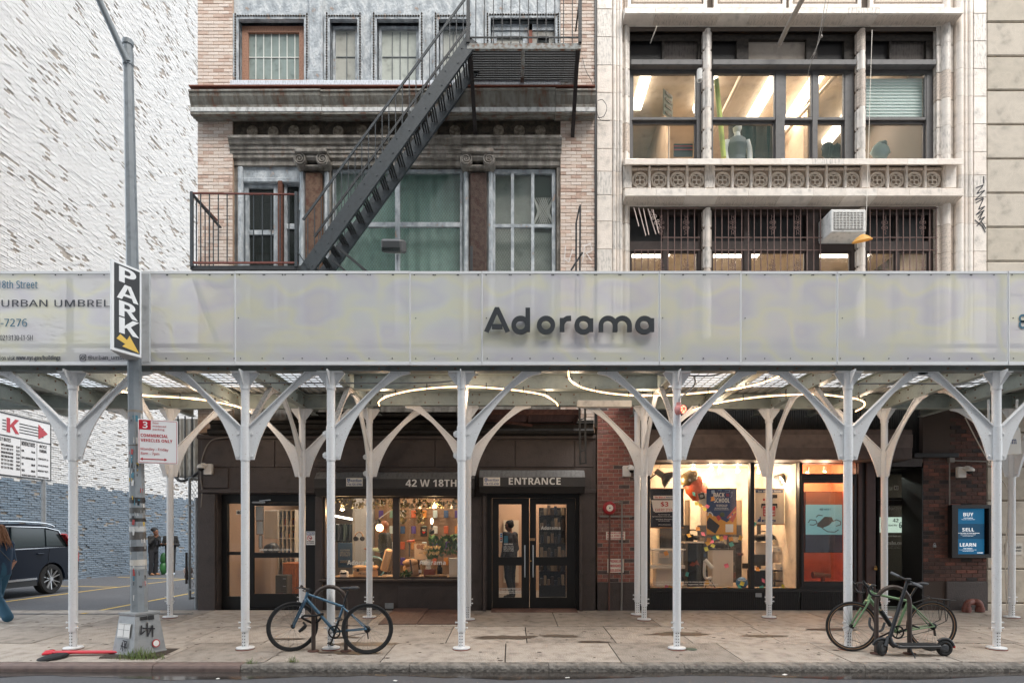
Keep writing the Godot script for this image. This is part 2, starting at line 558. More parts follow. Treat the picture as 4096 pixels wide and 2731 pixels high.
func setting() -> void:
	sheet("ground",-160,160,-0.30,-160,160,M("asphalt"))
	sheet("road",-60,60,-0.115,-7.35,24,M("asphalt"))
	# the wet strip of the gutter,wider where water stands
	var wet := MB.new()
	var prev := 0.30
	for i in 90:
		var x := -9.0+i*0.2
		var w := 0.30+0.10*sin(i*0.31)+rnd(-.03,.03)+(0.10 if x < -6.2 else 0.0)
		wet.qo(Vector3(x,-0.111,-7.35),Vector3(x+0.2,-0.111,-7.35),Vector3(x+0.2,-0.111,-7.35+w),Vector3(x,-0.111,-7.35+prev),Vector3.UP)
		prev = w
	obj("gutter_water",wet,M("gutter_wet"),self,"","structure")
	# pavement: flags of different sizes on a bed that rises towards the house fronts
	var walk := thing("pavement","","",Vector3.ZERO,"","structure")
	var bed := MB.new()
	var q := func(x: float,d: float,dy: float) -> Vector3: return Vector3(x,ground(d)+dy,-d)
	bed.qo(q.call(-40.0,7.4,-0.012),q.call(40.0,7.4,-0.012),q.call(40.0,11.6,-0.012),q.call(-40.0,11.6,-0.012),Vector3.UP)
	obj("bed",bed,M("joint"),walk)
	for row in [[7.545,8.62,1.5],[8.62,9.86,1.22],[9.86,11.49,1.6]]:
		var x := -13.5
		while x < 13.0:
			var w: float = row[2]*rnd(0.9,1.12)
			var m := MB.new()
			var g := 0.008
			var c := [q.call(x+g,row[1] - g,0.0),q.call(x+w - g,row[1] - g,0.0),q.call(x+w - g,row[0]+g,0.0),q.call(x+g,row[0]+g,0.0)]
			var tilt := Vector3(0,rnd(-.0035,.0035),0)
			for i in 4: c[i] += tilt*(1 if i < 2 else -1)+Vector3(0,rnd(-.001,.001),0)
			var o := Vector3(0,-0.05,0)
			m.qo(c[0],c[1],c[2],c[3],Vector3.UP)
			for i in 4: m.qo(c[i],c[(i+1) % 4],c[(i+1) % 4]+o,c[i]+o,(c[i]+c[(i+1) % 4] - c[(i+2) % 4] - c[(i+3) % 4]))
			var tone := rng.randi() % 3
			obj("flagstone",m,M("flag%d" % tone,[C(240,232,223),C(222,215,207),C(250,243,235)][tone],0.9,"pave",0.24+0.03*tone,"fine",0.5),walk)
			x += w
	var spots := []
	var gum := MB.new().lathe(V2([0.022,0,0.016,0.003,0,0.004]),Transform3D.IDENTITY,8).done()
	for i in 260:
		var d := rnd(7.6,11.3)
		var s := rnd(0.5,1.4)
		spots.append(Transform3D(Basis.from_scale(Vector3(s*rnd(.8,1.5),1,s)),q.call(rnd(-8.5,9.0),d,0.002)))
	many("gum_spots",gum,M("gum",C(92,80,72),0.9),walk,spots)
	# damp patches that stay dark where drips fall
	for s in [[-0.1,9.0,.55,.16],[0.75,9.1,.35,.12],[-2.1,8.55,.6,.14],[-2.6,9.0,.3,.08],[2.6,9.25,.55,.17],[-3.4,8.9,.34,.07],[5.2,9.6,.5,.12],[-2.2,8.05,.45,.12],[1.2,8.7,.3,.07],[3.9,9.1,.4,.1]]:
		var o := PackedVector3Array()
		for i in 26:
			var a := TAU*i/26
			var r := rnd(0.62,1.08)
			o.append(q.call(s[0]+cos(a)*s[2]*r,s[1]+sin(a)*s[3]*r,0.0055))
		var m := MB.new()
		for i in 26: m.qo(q.call(s[0],s[1],0.0055),o[i],o[(i+1) % 26],o[(i+1) % 26],Vector3.UP)
		obj("damp_patch",m,M("damp",C(118,104,92),0.5,"pave",0.5),walk,"","")
	# kerb
	var kerb := thing("kerb","","",Vector3.ZERO,"","structure")
	var x := -30.0
	while x < 30.0:
		var w := rnd(1.5,2.4)
		var iron := x > -6.7 and x < -3.5
		if x < -6.6 and x+w > -6.6: w = -6.6 - x
		if x < -3.42 and x+w > -3.42: w = -3.42 - x
		var drop := 0.055 if x+w < -6.5 else 0.0
		var prof := V2([-7.55,-0.2,-7.55,ground(7.5) - drop - 0.002,-7.43,ground(7.4) - drop,-7.40,ground(7.4) - 0.012 - drop,-7.385,ground(7.4) - 0.04 - drop,-7.375,-0.2])
		obj("kerb_stone",MB.new().xprism(prof,x+0.004,x+w - 0.004),M("kerb_iron") if iron else M("kerb_stone"),kerb)
		x += w
	# the parking ground left of the old house
	var lot := MB.new()
	for s in [[11.0,16.0,0.118,0.118],[16.0,30.0,0.118,0.0]]:
		lot.qo(Vector3(-40,s[2],-s[0]),Vector3(-6.0,s[2],-s[0]),Vector3(-6.0,s[3],-s[1]),Vector3(-40,s[3],-s[1]),Vector3.UP)
	obj("parking_ground",lot,M("asphalt"),self,"","structure")
	var lines := MB.new()
	var ly := func(d: float) -> float: return 0.122 - 0.118*clampf((d - 16.0)/14.0,0,1)
	for l in [[-11.3,12.0,-11.2,24.5],[-8.1,11.05,-8.3,20.0],[-11.3,16.8,-14.2,17.4],[-11.15,20.2,-14.3,21.3]]:
		var a := Vector3(l[0],ly.call(l[1]),-l[1])
		var b := Vector3(l[2],ly.call(l[3]),-l[3])
		var s := (b - a).cross(Vector3.UP).normalized()*0.05
		var k := a.lerp(b,clampf((16.0 - l[1])/(l[3] - l[1]),0,1))
		k.y = ly.call(-k.z)
		lines.qo(a - s,a+s,k+s,k - s,Vector3.UP)
		lines.qo(k - s,k+s,b+s,b - s,Vector3.UP)
	obj("parking_lines",lines,M("yellow_line"),self,"","structure")

func parking_wall() -> void:
	var w := thing("brick_wall","tall white painted old brick party wall with a blue painted foot behind the parking ground","wall",Vector3(-14.9,0,-22))
	obj("core",MB.new().bx(-15.3,-14.945,-0.4,36.0,-34.0,-15.9),M("wall_core",C(150,141,131),0.95,"soft",0.8),w)
	# the nearer,smoother pier at its street end
	obj("pier",MB.new().bx(-15.4,-14.85,-0.4,36.0,-15.88,-13.5),M("pier_paint",C(212,216,222),0.9,"soft",0.5,"bump",0.8),w)
	var kinds := []
	for k in 5:
		var m := MB.new().bev(Vector3(-0.03,0,0),Vector3(0.075+0.01*k,0.066,0.212),0.012)
		for i in m.v.size():   # uneven faces: the same nudge for the same corner
			var s := m.v[i]
			var hsh := sin(s.y*913.0+s.z*517.0+k*3.1)*0.5
			m.v[i] += Vector3(hsh*0.007,cos(s.z*733.0+k)*0.004,0)
		kinds.append(m.done())
	var n := FastNoiseLite.new()
	n.seed = 4
	n.frequency = 0.9
	n.fractal_octaves = 4
	var fs := [[],[],[],[],[]]
	var cs := [[],[],[],[],[]]
	var mb := vcol(M("painted_brick",Color.WHITE,0.9,"grain",1.5))
	var single_white := M("painted_brick_white",C(222,220,216),0.9,"grain",1.5)
	var single_blue := M("painted_brick_blue",C(122,137,150),0.85,"grain",1.5)
	var used := 0
	for j in 500:
		var y := -0.2+j*0.072
		for i in 84:
			var z := -15.95 - (i+0.5*(j % 2))*0.216
			var q := 0.55*n.get_noise_3d(y*1.2,z*0.9,0.0)+rnd(-.34,.34)+0.25*n.get_noise_2d(z*14.0,y*30.0)
			var out := rnd(-.0035,.0035)
			var blue := y < 3.28+0.04*sin(z*9.0)+rnd(-.02,.02)
			var col := Color(0.74,0.728,0.71) if not blue else Color(0.205,0.25,0.295)
			if q > 0.355:
				out -= 0.03+rnd(0,.025)   # eaten away
				if not blue: col = Color(0.36,0.325,0.29) if rng.randf() < 0.45 else Color(0.58,0.55,0.515)
				else: col *= 0.8
			elif q > 0.26: out -= 0.010
			elif q < -0.42: out += 0.006
			col *= rnd(0.93,1.03)
			var f := Transform3D(Basis.from_euler(Vector3(rnd(-.008,.008),rnd(-.009,.009),rnd(-.022,.022))),Vector3(-14.93+out,y+rnd(-.004,.004),z))
			if used < 300 and q < 0.22 and y > 1.4 and y < 6.5 and z > -18.0:
				at("brick",kinds[rng.randi() % 5],single_blue if blue else single_white,w,f)
				used += 1
				continue
			var k := rng.randi() % 5
			fs[k].append(f)
			cs[k].append(col)
	for k in 5: many("brick",kinds[k],mb,w,fs[k],cs[k])

func sash(parent: Node,a: Array,w: float,z: float,t: float,fm: Material,pm: Material,vb := [],hb := [],bw := 0.02,bm: Material = null) -> MeshInstance3D:
	# a glazed window: frame bars of width w,one pane per light,glazing bars where vb (x) and hb (y) say
	var o := obj("window",holed(a[0],a[1],a[2],a[3],z,t,[[a[0]+w,a[1] - w,a[2]+w,a[3] - w]]),fm,parent)
	var xs := [a[0]+w]+vb+[a[1] - w]
	var ys := [a[2]+w]+hb+[a[3] - w]
	for i in xs.size() - 1:
		for j in ys.size() - 1:
			obj("pane",MB.new().bx(xs[i],xs[i+1] - 0.002,ys[j],ys[j+1] - 0.002,z - t*0.6 - 0.008,z - t*0.6),pm,o)
	for x in vb: obj("glazing_bar",MB.new().bx(x - bw,x+bw,a[2]+w,a[3] - w,z - t*0.85,z - 0.008),bm if bm else fm,o)
	for y in hb: obj("glazing_bar",MB.new().bx(a[0]+w,a[1] - w,y - bw,y+bw,z - t*0.8,z - 0.012),bm if bm else fm,o)
	return o

func wire_net(parent: Node,a: Array,z: float,step := 0.055) -> void:
	var m := MB.new()
	var w: float = a[1] - a[0]
	var h: float = a[3] - a[2]
	for s in 2:
		var k := -h/1.6
		while k < w:
			var t0 := maxf(0.0,-k)
			var t1 := minf(h/1.6,w - k)
			if t1 > t0:
				var q0 := Vector3(a[0]+k+t0,a[2]+t0*1.6,z)
				var q1 := Vector3(a[0]+k+t1,a[2]+t1*1.6,z)
				if s == 1: q0.x = a[0]+a[1] - q0.x; q1.x = a[0]+a[1] - q1.x
				m.bar(q0,q1,0.004,0.004)
			k += step
	obj("wire_net",m,M("wire",C(150,158,152),0.6),parent,"","stuff")

func old_building() -> void:
	var b := thing("brick_building","old five-bay house with cream brick piers, rusting sheet metal front and black fire escape","building",Vector3(-2.26,0,-12))
	var x0 := px(790)
	var x1 := px(2383)
	var mortar := M("mortar",C(186,158,136),0.95,"grain",1.0)
	var gray := M("metal_gray",C(255,255,255),0.6,"grime",Vector3(0.7,0.35,0.7),"bump",0.3)
	var blue := M("metal_blue",C(255,255,255),0.6,"peel",Vector3(0.6,0.35,0.6),"bump",0.3)
	var rusty := M("metal_rusty",C(240,235,228),0.6,"rust",Vector3(0.6,0.3,0.6),"bump",0.3)
	var dark := M("metal_dark",C(150,140,128),0.65,"grime",0.9,"bump",0.5)
	obj("side_wall",MB.new().bx(x0+0.004,x0+0.3,-0.3,15,-20,-11.9),mortar,b)
	obj("side_wall",MB.new().bx(x1 - 0.25,x1 - 0.004,-0.3,15,-20,-11.9),mortar,b)
	obj("back_wall",MB.new().bx(x0,x1,-0.3,15,-20.3,-20),mortar,b)
	obj("roof",MB.new().bx(x0,x1,15,15.3,-20.3,-11.4),mortar,b)
	for y in [3.75,9.3,13.6]: obj("floor_slab",MB.new().bx(x0+0.3,x1 - 0.25,y,y+0.3,-19.9,-11.86),M("plaster",C(150,142,132),0.9),b)
	# brick piers
	var tones := [M("cream_brick",C(228,211,198),0.85,"grain",1.3,"fine",0.5),M("cream_brick_pale",C(235,220,208),0.85,"grain",1.3,"fine",0.5),M("cream_brick_tan",C(222,200,184),0.85,"grain",1.3,"fine",0.5),M("cream_brick_worn",C(214,188,172),0.85,"blot",1.3,"fine",0.5),M("cream_brick_sooty",C(196,168,152),0.85,"blot",1.3,"fine",0.5)]
	for s in [[790.0,930.0],[2242.0,2380.0]]:
		obj("pier",MB.new().bx(px(s[0]),px(s[1]),3.6,15,-11.86,-11.497),mortar,b)
		lay_bricks(b,"brick",px(s[0]),px(s[1]),6.7,15,-11.5,0.204,0.067,0.007,tones,150,[[-99,99,9.75,10.15]])
		lay_bricks(b,"brick",px(s[0]),px(s[1]),3.7,6.7,-11.5,0.204,0.067,0.007,tones,0)
	obj("joint_cover",MB.new().bx(px(2378),px(2386),3.7,15,-11.8,-11.47),M("black"),b)
	# upper storey: sheet metal with five framed windows
	var tops := [[952.0,1215.0,75.0,325.0],[1318.0,1428.0,75.0,322.0],[1506.0,1675.0,75.0,322.0],[1754.0,1868.0,75.0,322.0],[1962.0,2222.0,70.0,345.0]]
	var holes := []
	for h in tops: holes.append(survey(h[0],h[1],h[2],h[3]))
	obj("front_wall",holed(px(930),px(2242),py(372),15,-11.54,0.3,holes),blue,b)
	for u in [1262.0,1905.0]:
		obj("pilaster",MB.new().bev(Vector3(px(u),(py(290)+15)/2,-11.53),Vector3(0.27,15 - py(290),0.1),0.02),blue,b)
		obj("pilaster_foot",MB.new().bev(Vector3(px(u),py(326),-11.5),Vector3(0.3,0.34,0.14),0.015),blue,b)
		obj("pilaster_foot",MB.new().bev(Vector3(px(u - 4),py(347),-11.48),Vector3(0.4,0.12,0.2),0.015),blue,b)
	obj("sill",MB.new().bev(Vector3((px(930)+px(2242))/2,py(350),-11.47),Vector3(px(2242) - px(930),0.12,0.2),0.02),M("sill_blue",C(206,212,220),0.6,"streak",Vector3(3,0.6,3)),b)
	var rib := MB.new().ball(Vector3.ZERO,Vector3(0.017,0.024,0.016),Basis.IDENTITY,6,4).done()
	for k in 5:
		var h: Array = tops[k]
		var w := [px(h[0] - 22),px(h[1]+22),py(h[3]+14),py(h[2] - 22)]
		var fr := obj("window_surround",holed(w[0],w[1],w[2],w[3],-11.5,0.09,[survey(h[0],h[1],h[2],h[3])]),blue,b)
		var fs := []   # the egg and dart moulding
		var y: float = w[2]+0.03
		while y < w[3]:
			for x in [w[0]+0.05,w[1] - 0.05]: fs.append(Transform3D(Basis.IDENTITY,Vector3(x,y,-11.495)))
			y += 0.052
		var xx: float = w[0]+0.1
		while xx < w[1] - 0.08:
			fs.append(Transform3D(Basis.from_euler(Vector3(0,0,PI/2)),Vector3(xx,w[3] - 0.05,-11.495)))
			xx += 0.052
		many("egg_moulding",rib,dark,fr,fs)
		var wood := M("orange_wood",C(160,118,96),0.7,"streak",Vector3(3,3,3)) if k == 0 else blue
		var a := survey(h[0]+4,h[1] - 4,h[2]+8,h[3] - 2)
		if k < 4:
			var bars := []
			var step := 0.155 if k != 1 else 0.17
			var x: float = a[0]+0.1+step
			while x < a[1] - 0.15: bars.append(x); x += step
			var o := sash(b,a,0.12 if k == 0 else 0.05,-11.62,0.08,wood,M("frosted_pane%d" % k,[C(138,150,146),C(176,176,168),C(186,190,182),C(180,182,176)][k],0.08,"soft",0.9),[],[],0.01)
			var bar := MB.new()
			for q in bars: bar.bx(q - 0.008,q+0.008,a[2]+0.09,a[3] - 0.09,-11.667,-11.655)
			bar.bx(a[0]+0.06,a[1] - 0.06,(a[2]+a[3])/2 - 0.008,(a[2]+a[3])/2+0.008,-11.6675,-11.6555)
			obj("glazing_bar",bar,M("bar_pale",C(206,208,202),0.6) if k == 0 else M("bar_dark",C(96,102,104),0.6),o)
		else:
			sash(b,[a[0],px(2112),a[2],a[3] - 0.12],0.1,-11.62,0.08,blue,M("frosted_pane4",C(170,168,160),0.2,"soft",0.9),[],[a[2]+0.6])
			sash(b,[px(2130),a[1],a[2],a[3] - 0.12],0.1,-11.62,0.08,rusty,M("pane_dark"),[],[a[2]+0.7])
			obj("window_post",MB.new().bx(px(2112),px(2130),a[2],a[3],-11.72,-11.6),M("rust_red",C(128,74,58),0.8,"blot",2.0),b)
			obj("window_head",MB.new().bx(a[0],a[1],a[3] - 0.12,a[3],-11.72,-11.6),blue,b)
	# cornice in three lengths of sheet metal,slightly out of line
	var prof := V2([-11.62,10.16,-11.17,10.11,-11.165,10.075,-11.185,10.06,-11.19,10.0,-11.22,9.93,-11.25,9.87,-11.255,9.80,-11.24,9.79,-11.24,9.69,-11.27,9.68,-11.34,9.70,-11.36,9.68,-11.40,9.72,-11.44,9.70,-11.52,9.73,-11.62,9.73])
	var cuts := [755.0,1283.0,2222.0,2384.0]
	for i in 3:
		var m := MB.new().xprism(prof,px(cuts[i],11.2),px(cuts[i+1],11.2) - 0.004)
		var t: float = [0.006,0.009,0.0][i]
		for k in m.v.size(): m.v[k].y += (m.v[k].x - px(2384))*t+[0.02,0.02,-0.03][i]*0.6
		obj("cornice",m,M("cornice_gray",C(205,198,188),0.6,"rust",Vector3(0.8,0.3,0.8),"bump",0.3),b)
		obj("cornice_band",MB.new().bev(Vector3((px(cuts[i],11.2)+px(cuts[i+1],11.2))/2,9.742,-11.24),Vector3(px(cuts[i+1],11.2) - px(cuts[i],11.2) - 0.006,0.085,0.02),0.006),M("cornice_pale",C(196,196,194),0.6,"streak",Vector3(0.9,0.5,0.9)),b)
	obj("cornice_flashing",MB.new().bx(px(757,11.2),px(2380,11.2),10.135,10.155,-11.6,-11.16),M("rust_red"),b)
	# frieze with round bosses,stepped architrave
	obj("frieze",MB.new().bx(px(926),px(2242),py(558),py(470),-11.8,-11.52),M("frieze_brown",C(158,147,132),0.7,"grime",1.1,"bump",0.5),b)
	for u in [1009,1093,1176,1258,1353,1448,1543,1640,1728,1819,1994,2077,2161]:
		obj("boss",MB.new().lathe(V2([0.108,0,0.108,0.035,0.098,0.05,0.07,0.05,0.06,0.045,0,0.048]),Transform3D(Basis.from_euler(Vector3(PI/2,0,0)),Vector3(px(u),py(526+rnd(-3,3)),-11.52)),20),M("boss_brown",C(246,236,220),0.7,"grime",1.6),b)
	var ap := V2([-11.7,py(556),-11.38,py(556),-11.38,py(566),-11.41,py(570),-11.43,py(584),-11.46,py(586),-11.46,py(600),-11.48,py(602),-11.48,py(614),-11.5,py(616),-11.50,py(630),-11.54,py(634),-11.54,py(656),-11.7,py(656)])
	obj("architrave",MB.new().xprism(ap,px(920),px(1848)),gray,b)
	obj("architrave",MB.new().xprism(ap,px(1850),px(2246)),gray,b)
	# first storey: three bays between two flat ionic columns
	var bays := [[948.0,1196.0,655.0,1320.0],[1318.0,1852.0,655.0,1320.0],[1962.0,2228.0,655.0,1320.0]]
	holes = []
	for h in bays: holes.append(survey(h[0],h[1],h[2],h[3]))
	obj("front_wall",holed(px(928),px(2242),py(1700),py(655),-11.56,0.28,holes),gray,b)
	for u in [1254.0,1912.0]:
		obj("column_shaft",MB.new().bev(Vector3(px(u),(py(690)+py(1330))/2,-11.55),Vector3(0.33,py(690) - py(1330),0.16),0.03),M("shaft_brown%d" % int(u),C(176,132,104) if u < 1500 else C(122,92,80),0.75,"rust",1.2,"bump",0.6),b)
		var c := obj("capital",MB.new().bev(Vector3(px(u),py(627),-11.46),Vector3(0.62,0.09,0.34),0.02).bev(Vector3(px(u),py(645),-11.47),Vector3(0.5,0.12,0.26),0.04).bev(Vector3(px(u),py(676),-11.5),Vector3(0.36,0.06,0.22),0.02),gray,b)
		for s in [-1.0,1.0]:
			var m := MB.new()
			var cx: float = px(u)+s*0.22
			m.cyl(Vector3(cx,py(657),-11.6),Vector3(cx,py(657),-11.34),0.125,0.12,20)
			var sp := []
			for i in 34: sp.append(Vector3(cx+s*cos(i*0.42+1.6)*(0.115 - i*0.003),py(657)+sin(i*0.42+1.6)*(0.115 - i*0.003),-11.33))
			m.tube(V3(sp),0.013,6)
			m.ball(Vector3(cx,py(657),-11.34),Vector3(0.022,0.022,0.02))
			obj("volute",m,gray,c)
		for s in [-1.0,1.0]: obj("column_edge",MB.new().bev(Vector3(px(u)+s*0.235,(py(680)+py(1330))/2,-11.56),Vector3(0.1,py(680) - py(1330),0.1),0.03),blue,b)
	var smoky := glass("smoky_pane",C(40,46,44,0.55),0.05)
	var h0: Array = survey(948,1196,655,1320)
	obj("transom_panel",MB.new().bev(Vector3((h0[0]+h0[1])/2,py(680),-11.64),Vector3(h0[1] - h0[0],0.34,0.1),0.02),blue,b)
	obj("transom_rail",MB.new().bev(Vector3((h0[0]+h0[1])/2,py(712),-11.6),Vector3(h0[1] - h0[0],0.1,0.1),0.015),blue,b)
	sash(b,survey(962,1104,716,1300),0.1,-11.62,0.09,blue,smoky,[],[py(915)],0.045)
	sash(b,survey(1126,1196,716,1300),0.05,-11.62,0.09,blue,smoky,[],[py(890)],0.05)
	obj("window_post",MB.new().bev(Vector3(px(1115),(py(716)+py(1300))/2,-11.58),Vector3(0.09,py(716) - py(1300),0.08),0.01),M("rust_orange",C(160,96,70),0.8,"rust",2.2),b)
	obj("door_frame",MB.new().bev(Vector3(px(956),(py(660)+py(1300))/2,-11.58),Vector3(0.1,py(660) - py(1300),0.12),0.02),blue,b)
	var clear := glass("dull_pane",C(90,110,102,0.14),0.06)
	var o1 := sash(b,survey(1322,1848,662,1320),0.05,-11.62,0.09,blue,clear,[px(1584)],[py(883)],0.045,blue)
	var o2 := sash(b,survey(1966,2224,662,1320),0.07,-11.62,0.09,blue,clear,[px(2050),px(2132)],[py(888)],0.03,blue)
	wire_net(o1,survey(1330,1840,700,1320),-11.70)
	wire_net(o2,survey(1975,2216,895,1320),-11.70)
	# ribbed translucent sheet hung behind the middle lights,pale board behind the right ones
	var sheet_m := MB.new()
	var n := 74
	for i in n:
		var xa := lerpf(px(1300),px(1870),float(i)/n)
		var xb := lerpf(px(1300),px(1870),float(i+1)/n)
		var za := -11.86+0.022*cos(i*1.05)
		var zb := -11.86+0.022*cos((i+1)*1.05)
		sheet_m.qo(Vector3(xa,py(650),za),Vector3(xb,py(650),zb),Vector3(xb,py(1325),zb),Vector3(xa,py(1325),za),Vector3(0,0,1))
	obj("ribbed_sheet",sheet_m,M("teal_sheet",C(170,208,196),0.5,"soft",0.5),b)
	obj("back_board",MB.new().bx(px(1964),px(2132),py(1322),py(655),-11.9,-11.87),M("board_gray",C(200,202,194),0.8,"soft",0.5),b)
	obj("back_board",MB.new().bx(px(2132),px(2226),py(1322),py(892),-11.9,-11.87),M("board_gray"),b)
	obj("blind",MB.new().bx(px(950),px(1192),py(1322),py(700),-12.5,-12.47),M("blind_gray",C(120,118,112),0.8,"soft",0.5),b)
	obj("window_grille",stroke_net(px(2136),px(2216),py(878),py(770),-11.68),M("grille_pale",C(190,190,182),0.6),b)

func stroke_net(x0: float,x1: float,y0: float,y1: float,z: float) -> MB:
	var m := MB.new()
	for i in 9:
		var x := lerpf(x0,x1,(i+0.5)/9.0)
		for s in [-1.0,1.0]:
			var a := Vector3(clampf(x - s*0.14,x0,x1),y0,z)
			var c := Vector3(clampf(x+s*0.14,x0,x1),y1,z)
			m.bar(a,c,0.009,0.009)
	return m

func door_leaf(parent: Node,called: String,a: Array,z: float,t: float,fm: Material,lights: Array,pm: Material) -> MeshInstance3D:
	var o := obj(called,holed(a[0],a[1],a[2],a[3],z,t,lights),fm,parent)
	for l in lights: obj("pane",MB.new().bx(l[0],l[1],l[2],l[3],z - t*0.5 - 0.006,z - t*0.5),pm,o)
	return o

func shop_front() -> void:
	# the brown painted ground floor of the old house
	var b := thing("brown_shopfront","dark brown painted shop front with a side door, display window and double entrance doors","shop front",Vector3(-2.26,0.1,-11.6))
	var brown := M("brown_paint",C(71,62,59),0.55,"soft",0.8,"bump",0.25)
	var black := M("black_paint",C(22,22,23),0.4,"soft",1.0,"bump",0.2)
	var soot := M("sooty_metal",C(70,66,62),0.6,"grime",0.9,"bump",0.5)
	var z := -11.5
	var base := ground(11.5) - 0.02
	var holes := [survey(868,1262,1975,2450),survey(1290,1880,1985,2318),survey(1948,2318,1972,2450)]
	for h in holes: h[2] = maxf(h[2],base)
	holes[0][2] = base - 1; holes[2][2] = base - 1
	obj("front_wall",holed(px(790),px(2383),base,py(1738),z,0.28,holes),brown,b)
	# sooty ledges over it
	obj("ledge",MB.new().xprism(V2([-11.78,py(1745),-11.42,py(1745),-11.34,py(1738),-11.32,py(1728),-11.34,py(1722),-11.45,py(1716),-11.45,py(1700),-11.40,py(1696),-11.40,py(1684),-11.78,py(1684)]),px(845),px(2372)),soot,b)
	obj("ledge",MB.new().xprism(V2([-11.7,py(1685),-11.30,py(1672),-11.28,py(1664),-11.30,py(1656),-11.7,py(1640)]),px(1160),px(1830)),soot,b)
	for s in [[806,1098],[1102,1738],[1742,2058],[2062,2296],[2300,2374]]:
		var a := survey(s[0],s[1],1762,1868)
		obj("fascia_panel",MB.new().bev(Vector3((a[0]+a[1])/2,(a[2]+a[3])/2,z+0.008),Vector3(a[1] - a[0],a[3] - a[2],0.03),0.006),brown,b)
	for s in [[806.0,913.0,1872.0,1952.0],[2298.0,2368.0,1872.0,1962.0]]:
		var a := survey(s[0],s[1],s[2],s[3])
		obj("fascia_panel",MB.new().bev(Vector3((a[0]+a[1])/2,(a[2]+a[3])/2,z+0.01),Vector3(a[1] - a[0],a[3] - a[2],0.035),0.006),brown,b)
	for s in [[790.0,2383.0,1742.0,1756.0,0.05],[800.0,1262.0,1958.0,1972.0,0.06],[1262.0,1292.0,1985.0,2445.0,0.05],[1880.0,1930.0,1985.0,2445.0,0.05],[2322.0,2380.0,1968.0,2450.0,0.05],[794.0,862.0,1975.0,2450.0,0.04],[2318.0,2383.0,1958.0,1974.0,0.07]]:
		var a := survey(s[0],s[1],s[2],s[3])
		obj("trim",MB.new().bev(Vector3((a[0]+a[1])/2,(maxf(a[2],base)+a[3])/2,z+s[4]/2),Vector3(a[1] - a[0],a[3] - maxf(a[2],base),s[4]),0.008),brown,b)
	# side door in a shallow recess
	var d := 11.72
	var side := obj("side_door_frame",holed(px(868,d) - 0.1,px(1262,d)+0.08,base,py(1970,d),-d+0.05,0.1,[survey(912,984,2014,2385,d),[px(1000,d),px(1206,d),base+0.03,py(2010,d)]]),black,b)
	obj("pane",MB.new().bx(px(912,d),px(984,d),py(2385,d),py(2218,d),-d - 0.01,-d),M("pane"),side)
	obj("pane",MB.new().bx(px(912,d),px(984,d),py(2206,d),py(2014,d),-d - 0.01,-d),M("pane"),side)
	obj("rail",MB.new().bx(px(910,d),px(986,d),py(2219,d),py(2206,d),-d - 0.03,-d+0.03),black,side)
	var leaf := door_leaf(b,"side_door",[px(1001,d),px(1205,d),base+0.035,py(2011,d)],-d+0.03,0.05,black,[survey(1016,1196,2023,2210,d),survey(1016,1196,2230,2374,d)],M("pane"))
	obj("door_closer",MB.new().bev(p(1040,2010,d)+Vector3(0,0,0.07),Vector3(0.25,0.045,0.06),0.012).bar(p(1042,2004,d)+Vector3(0,0,0.06),p(1090,2000,d)+Vector3(0,0,0.1),0.012,0.02),M("silver"),leaf)
	ftext(leaf,"lettering","please use main entrance",1038,1165,2192,2206,d - 0.03,M("lettering"))
	obj("number_plate",face(944,968,2040,2057,d - 0.03,0.004),M("off_white"),side)
	ftext(side,"lettering","40",946,966,2043,2055,d - 0.036,M("ink"))
	# display window
	var w := obj("display_window",holed(px(1290),px(1880),py(2318),py(1985),z+0.02,0.12,[survey(1301,1571,1992,2309),survey(1597,1838,1992,2309)]),brown,b)
	obj("pane",MB.new().bx(px(1300),px(1572),py(2310),py(1991),-11.56,-11.55),M("pane"),w)
	obj("pane",MB.new().bx(px(1596),px(1840),py(2310),py(1991),-11.56,-11.55),M("pane"),w)
	obj("sill",MB.new().bev(Vector3((px(1280)+px(1890))/2,py(2320),-11.46),Vector3(px(1890) - px(1280),0.05,0.14),0.012),brown,b)
	for s in [[1300.0,1320.0],[1590.0,1610.0]]: pass
	ftext(w,"lettering","Adorama",1388,1494,2240,2259,11.53,M("lettering"))
	ftext(w,"lettering","Adorama",1677,1782,2240,2259,11.53,M("lettering"))
	# chequer plate and stall riser under the window
	var pl := survey(1594,1876,2342,2440)
	pl[2] = maxf(pl[2],base+0.02)
	var cp := obj("chequer_plate",MB.new().bev(Vector3((pl[0]+pl[1])/2,(pl[2]+pl[3])/2,z+0.02),Vector3(pl[1] - pl[0],pl[3] - pl[2],0.03),0.006),brown,b)
	var lug := MB.new().ball(Vector3.ZERO,Vector3(0.016,0.005,0.004),Basis.IDENTITY,6,4).done()
	var fs := []
	for i in 46:
		for j in 14: fs.append(Transform3D(Basis.from_euler(Vector3(0,0,PI/4*(1 if (i+j) % 2 else -1))),Vector3(pl[0]+0.03+i*0.0292,pl[2]+0.03+j*0.0295,z+0.036)))
	many("raised_lug",lug,brown,cp,fs)
	obj("hatch_plate",face(1539,1573,2412,2434,11.46,0.02),M("galvanized"),b)
	# entrance doors
	d = 11.6
	var bl := base+0.03
	obj("entrance_frame",holed(px(1948,d),px(2318,d),base,py(1972,d),-d+0.06,0.12,[[px(1968,d),px(2302,d),base - 1,py(1992,d)]]),black,b)
	var doors := [[1969.0,2117.0,1995.0,2086.0],[2119.0,2301.0,2144.0,2266.0]]
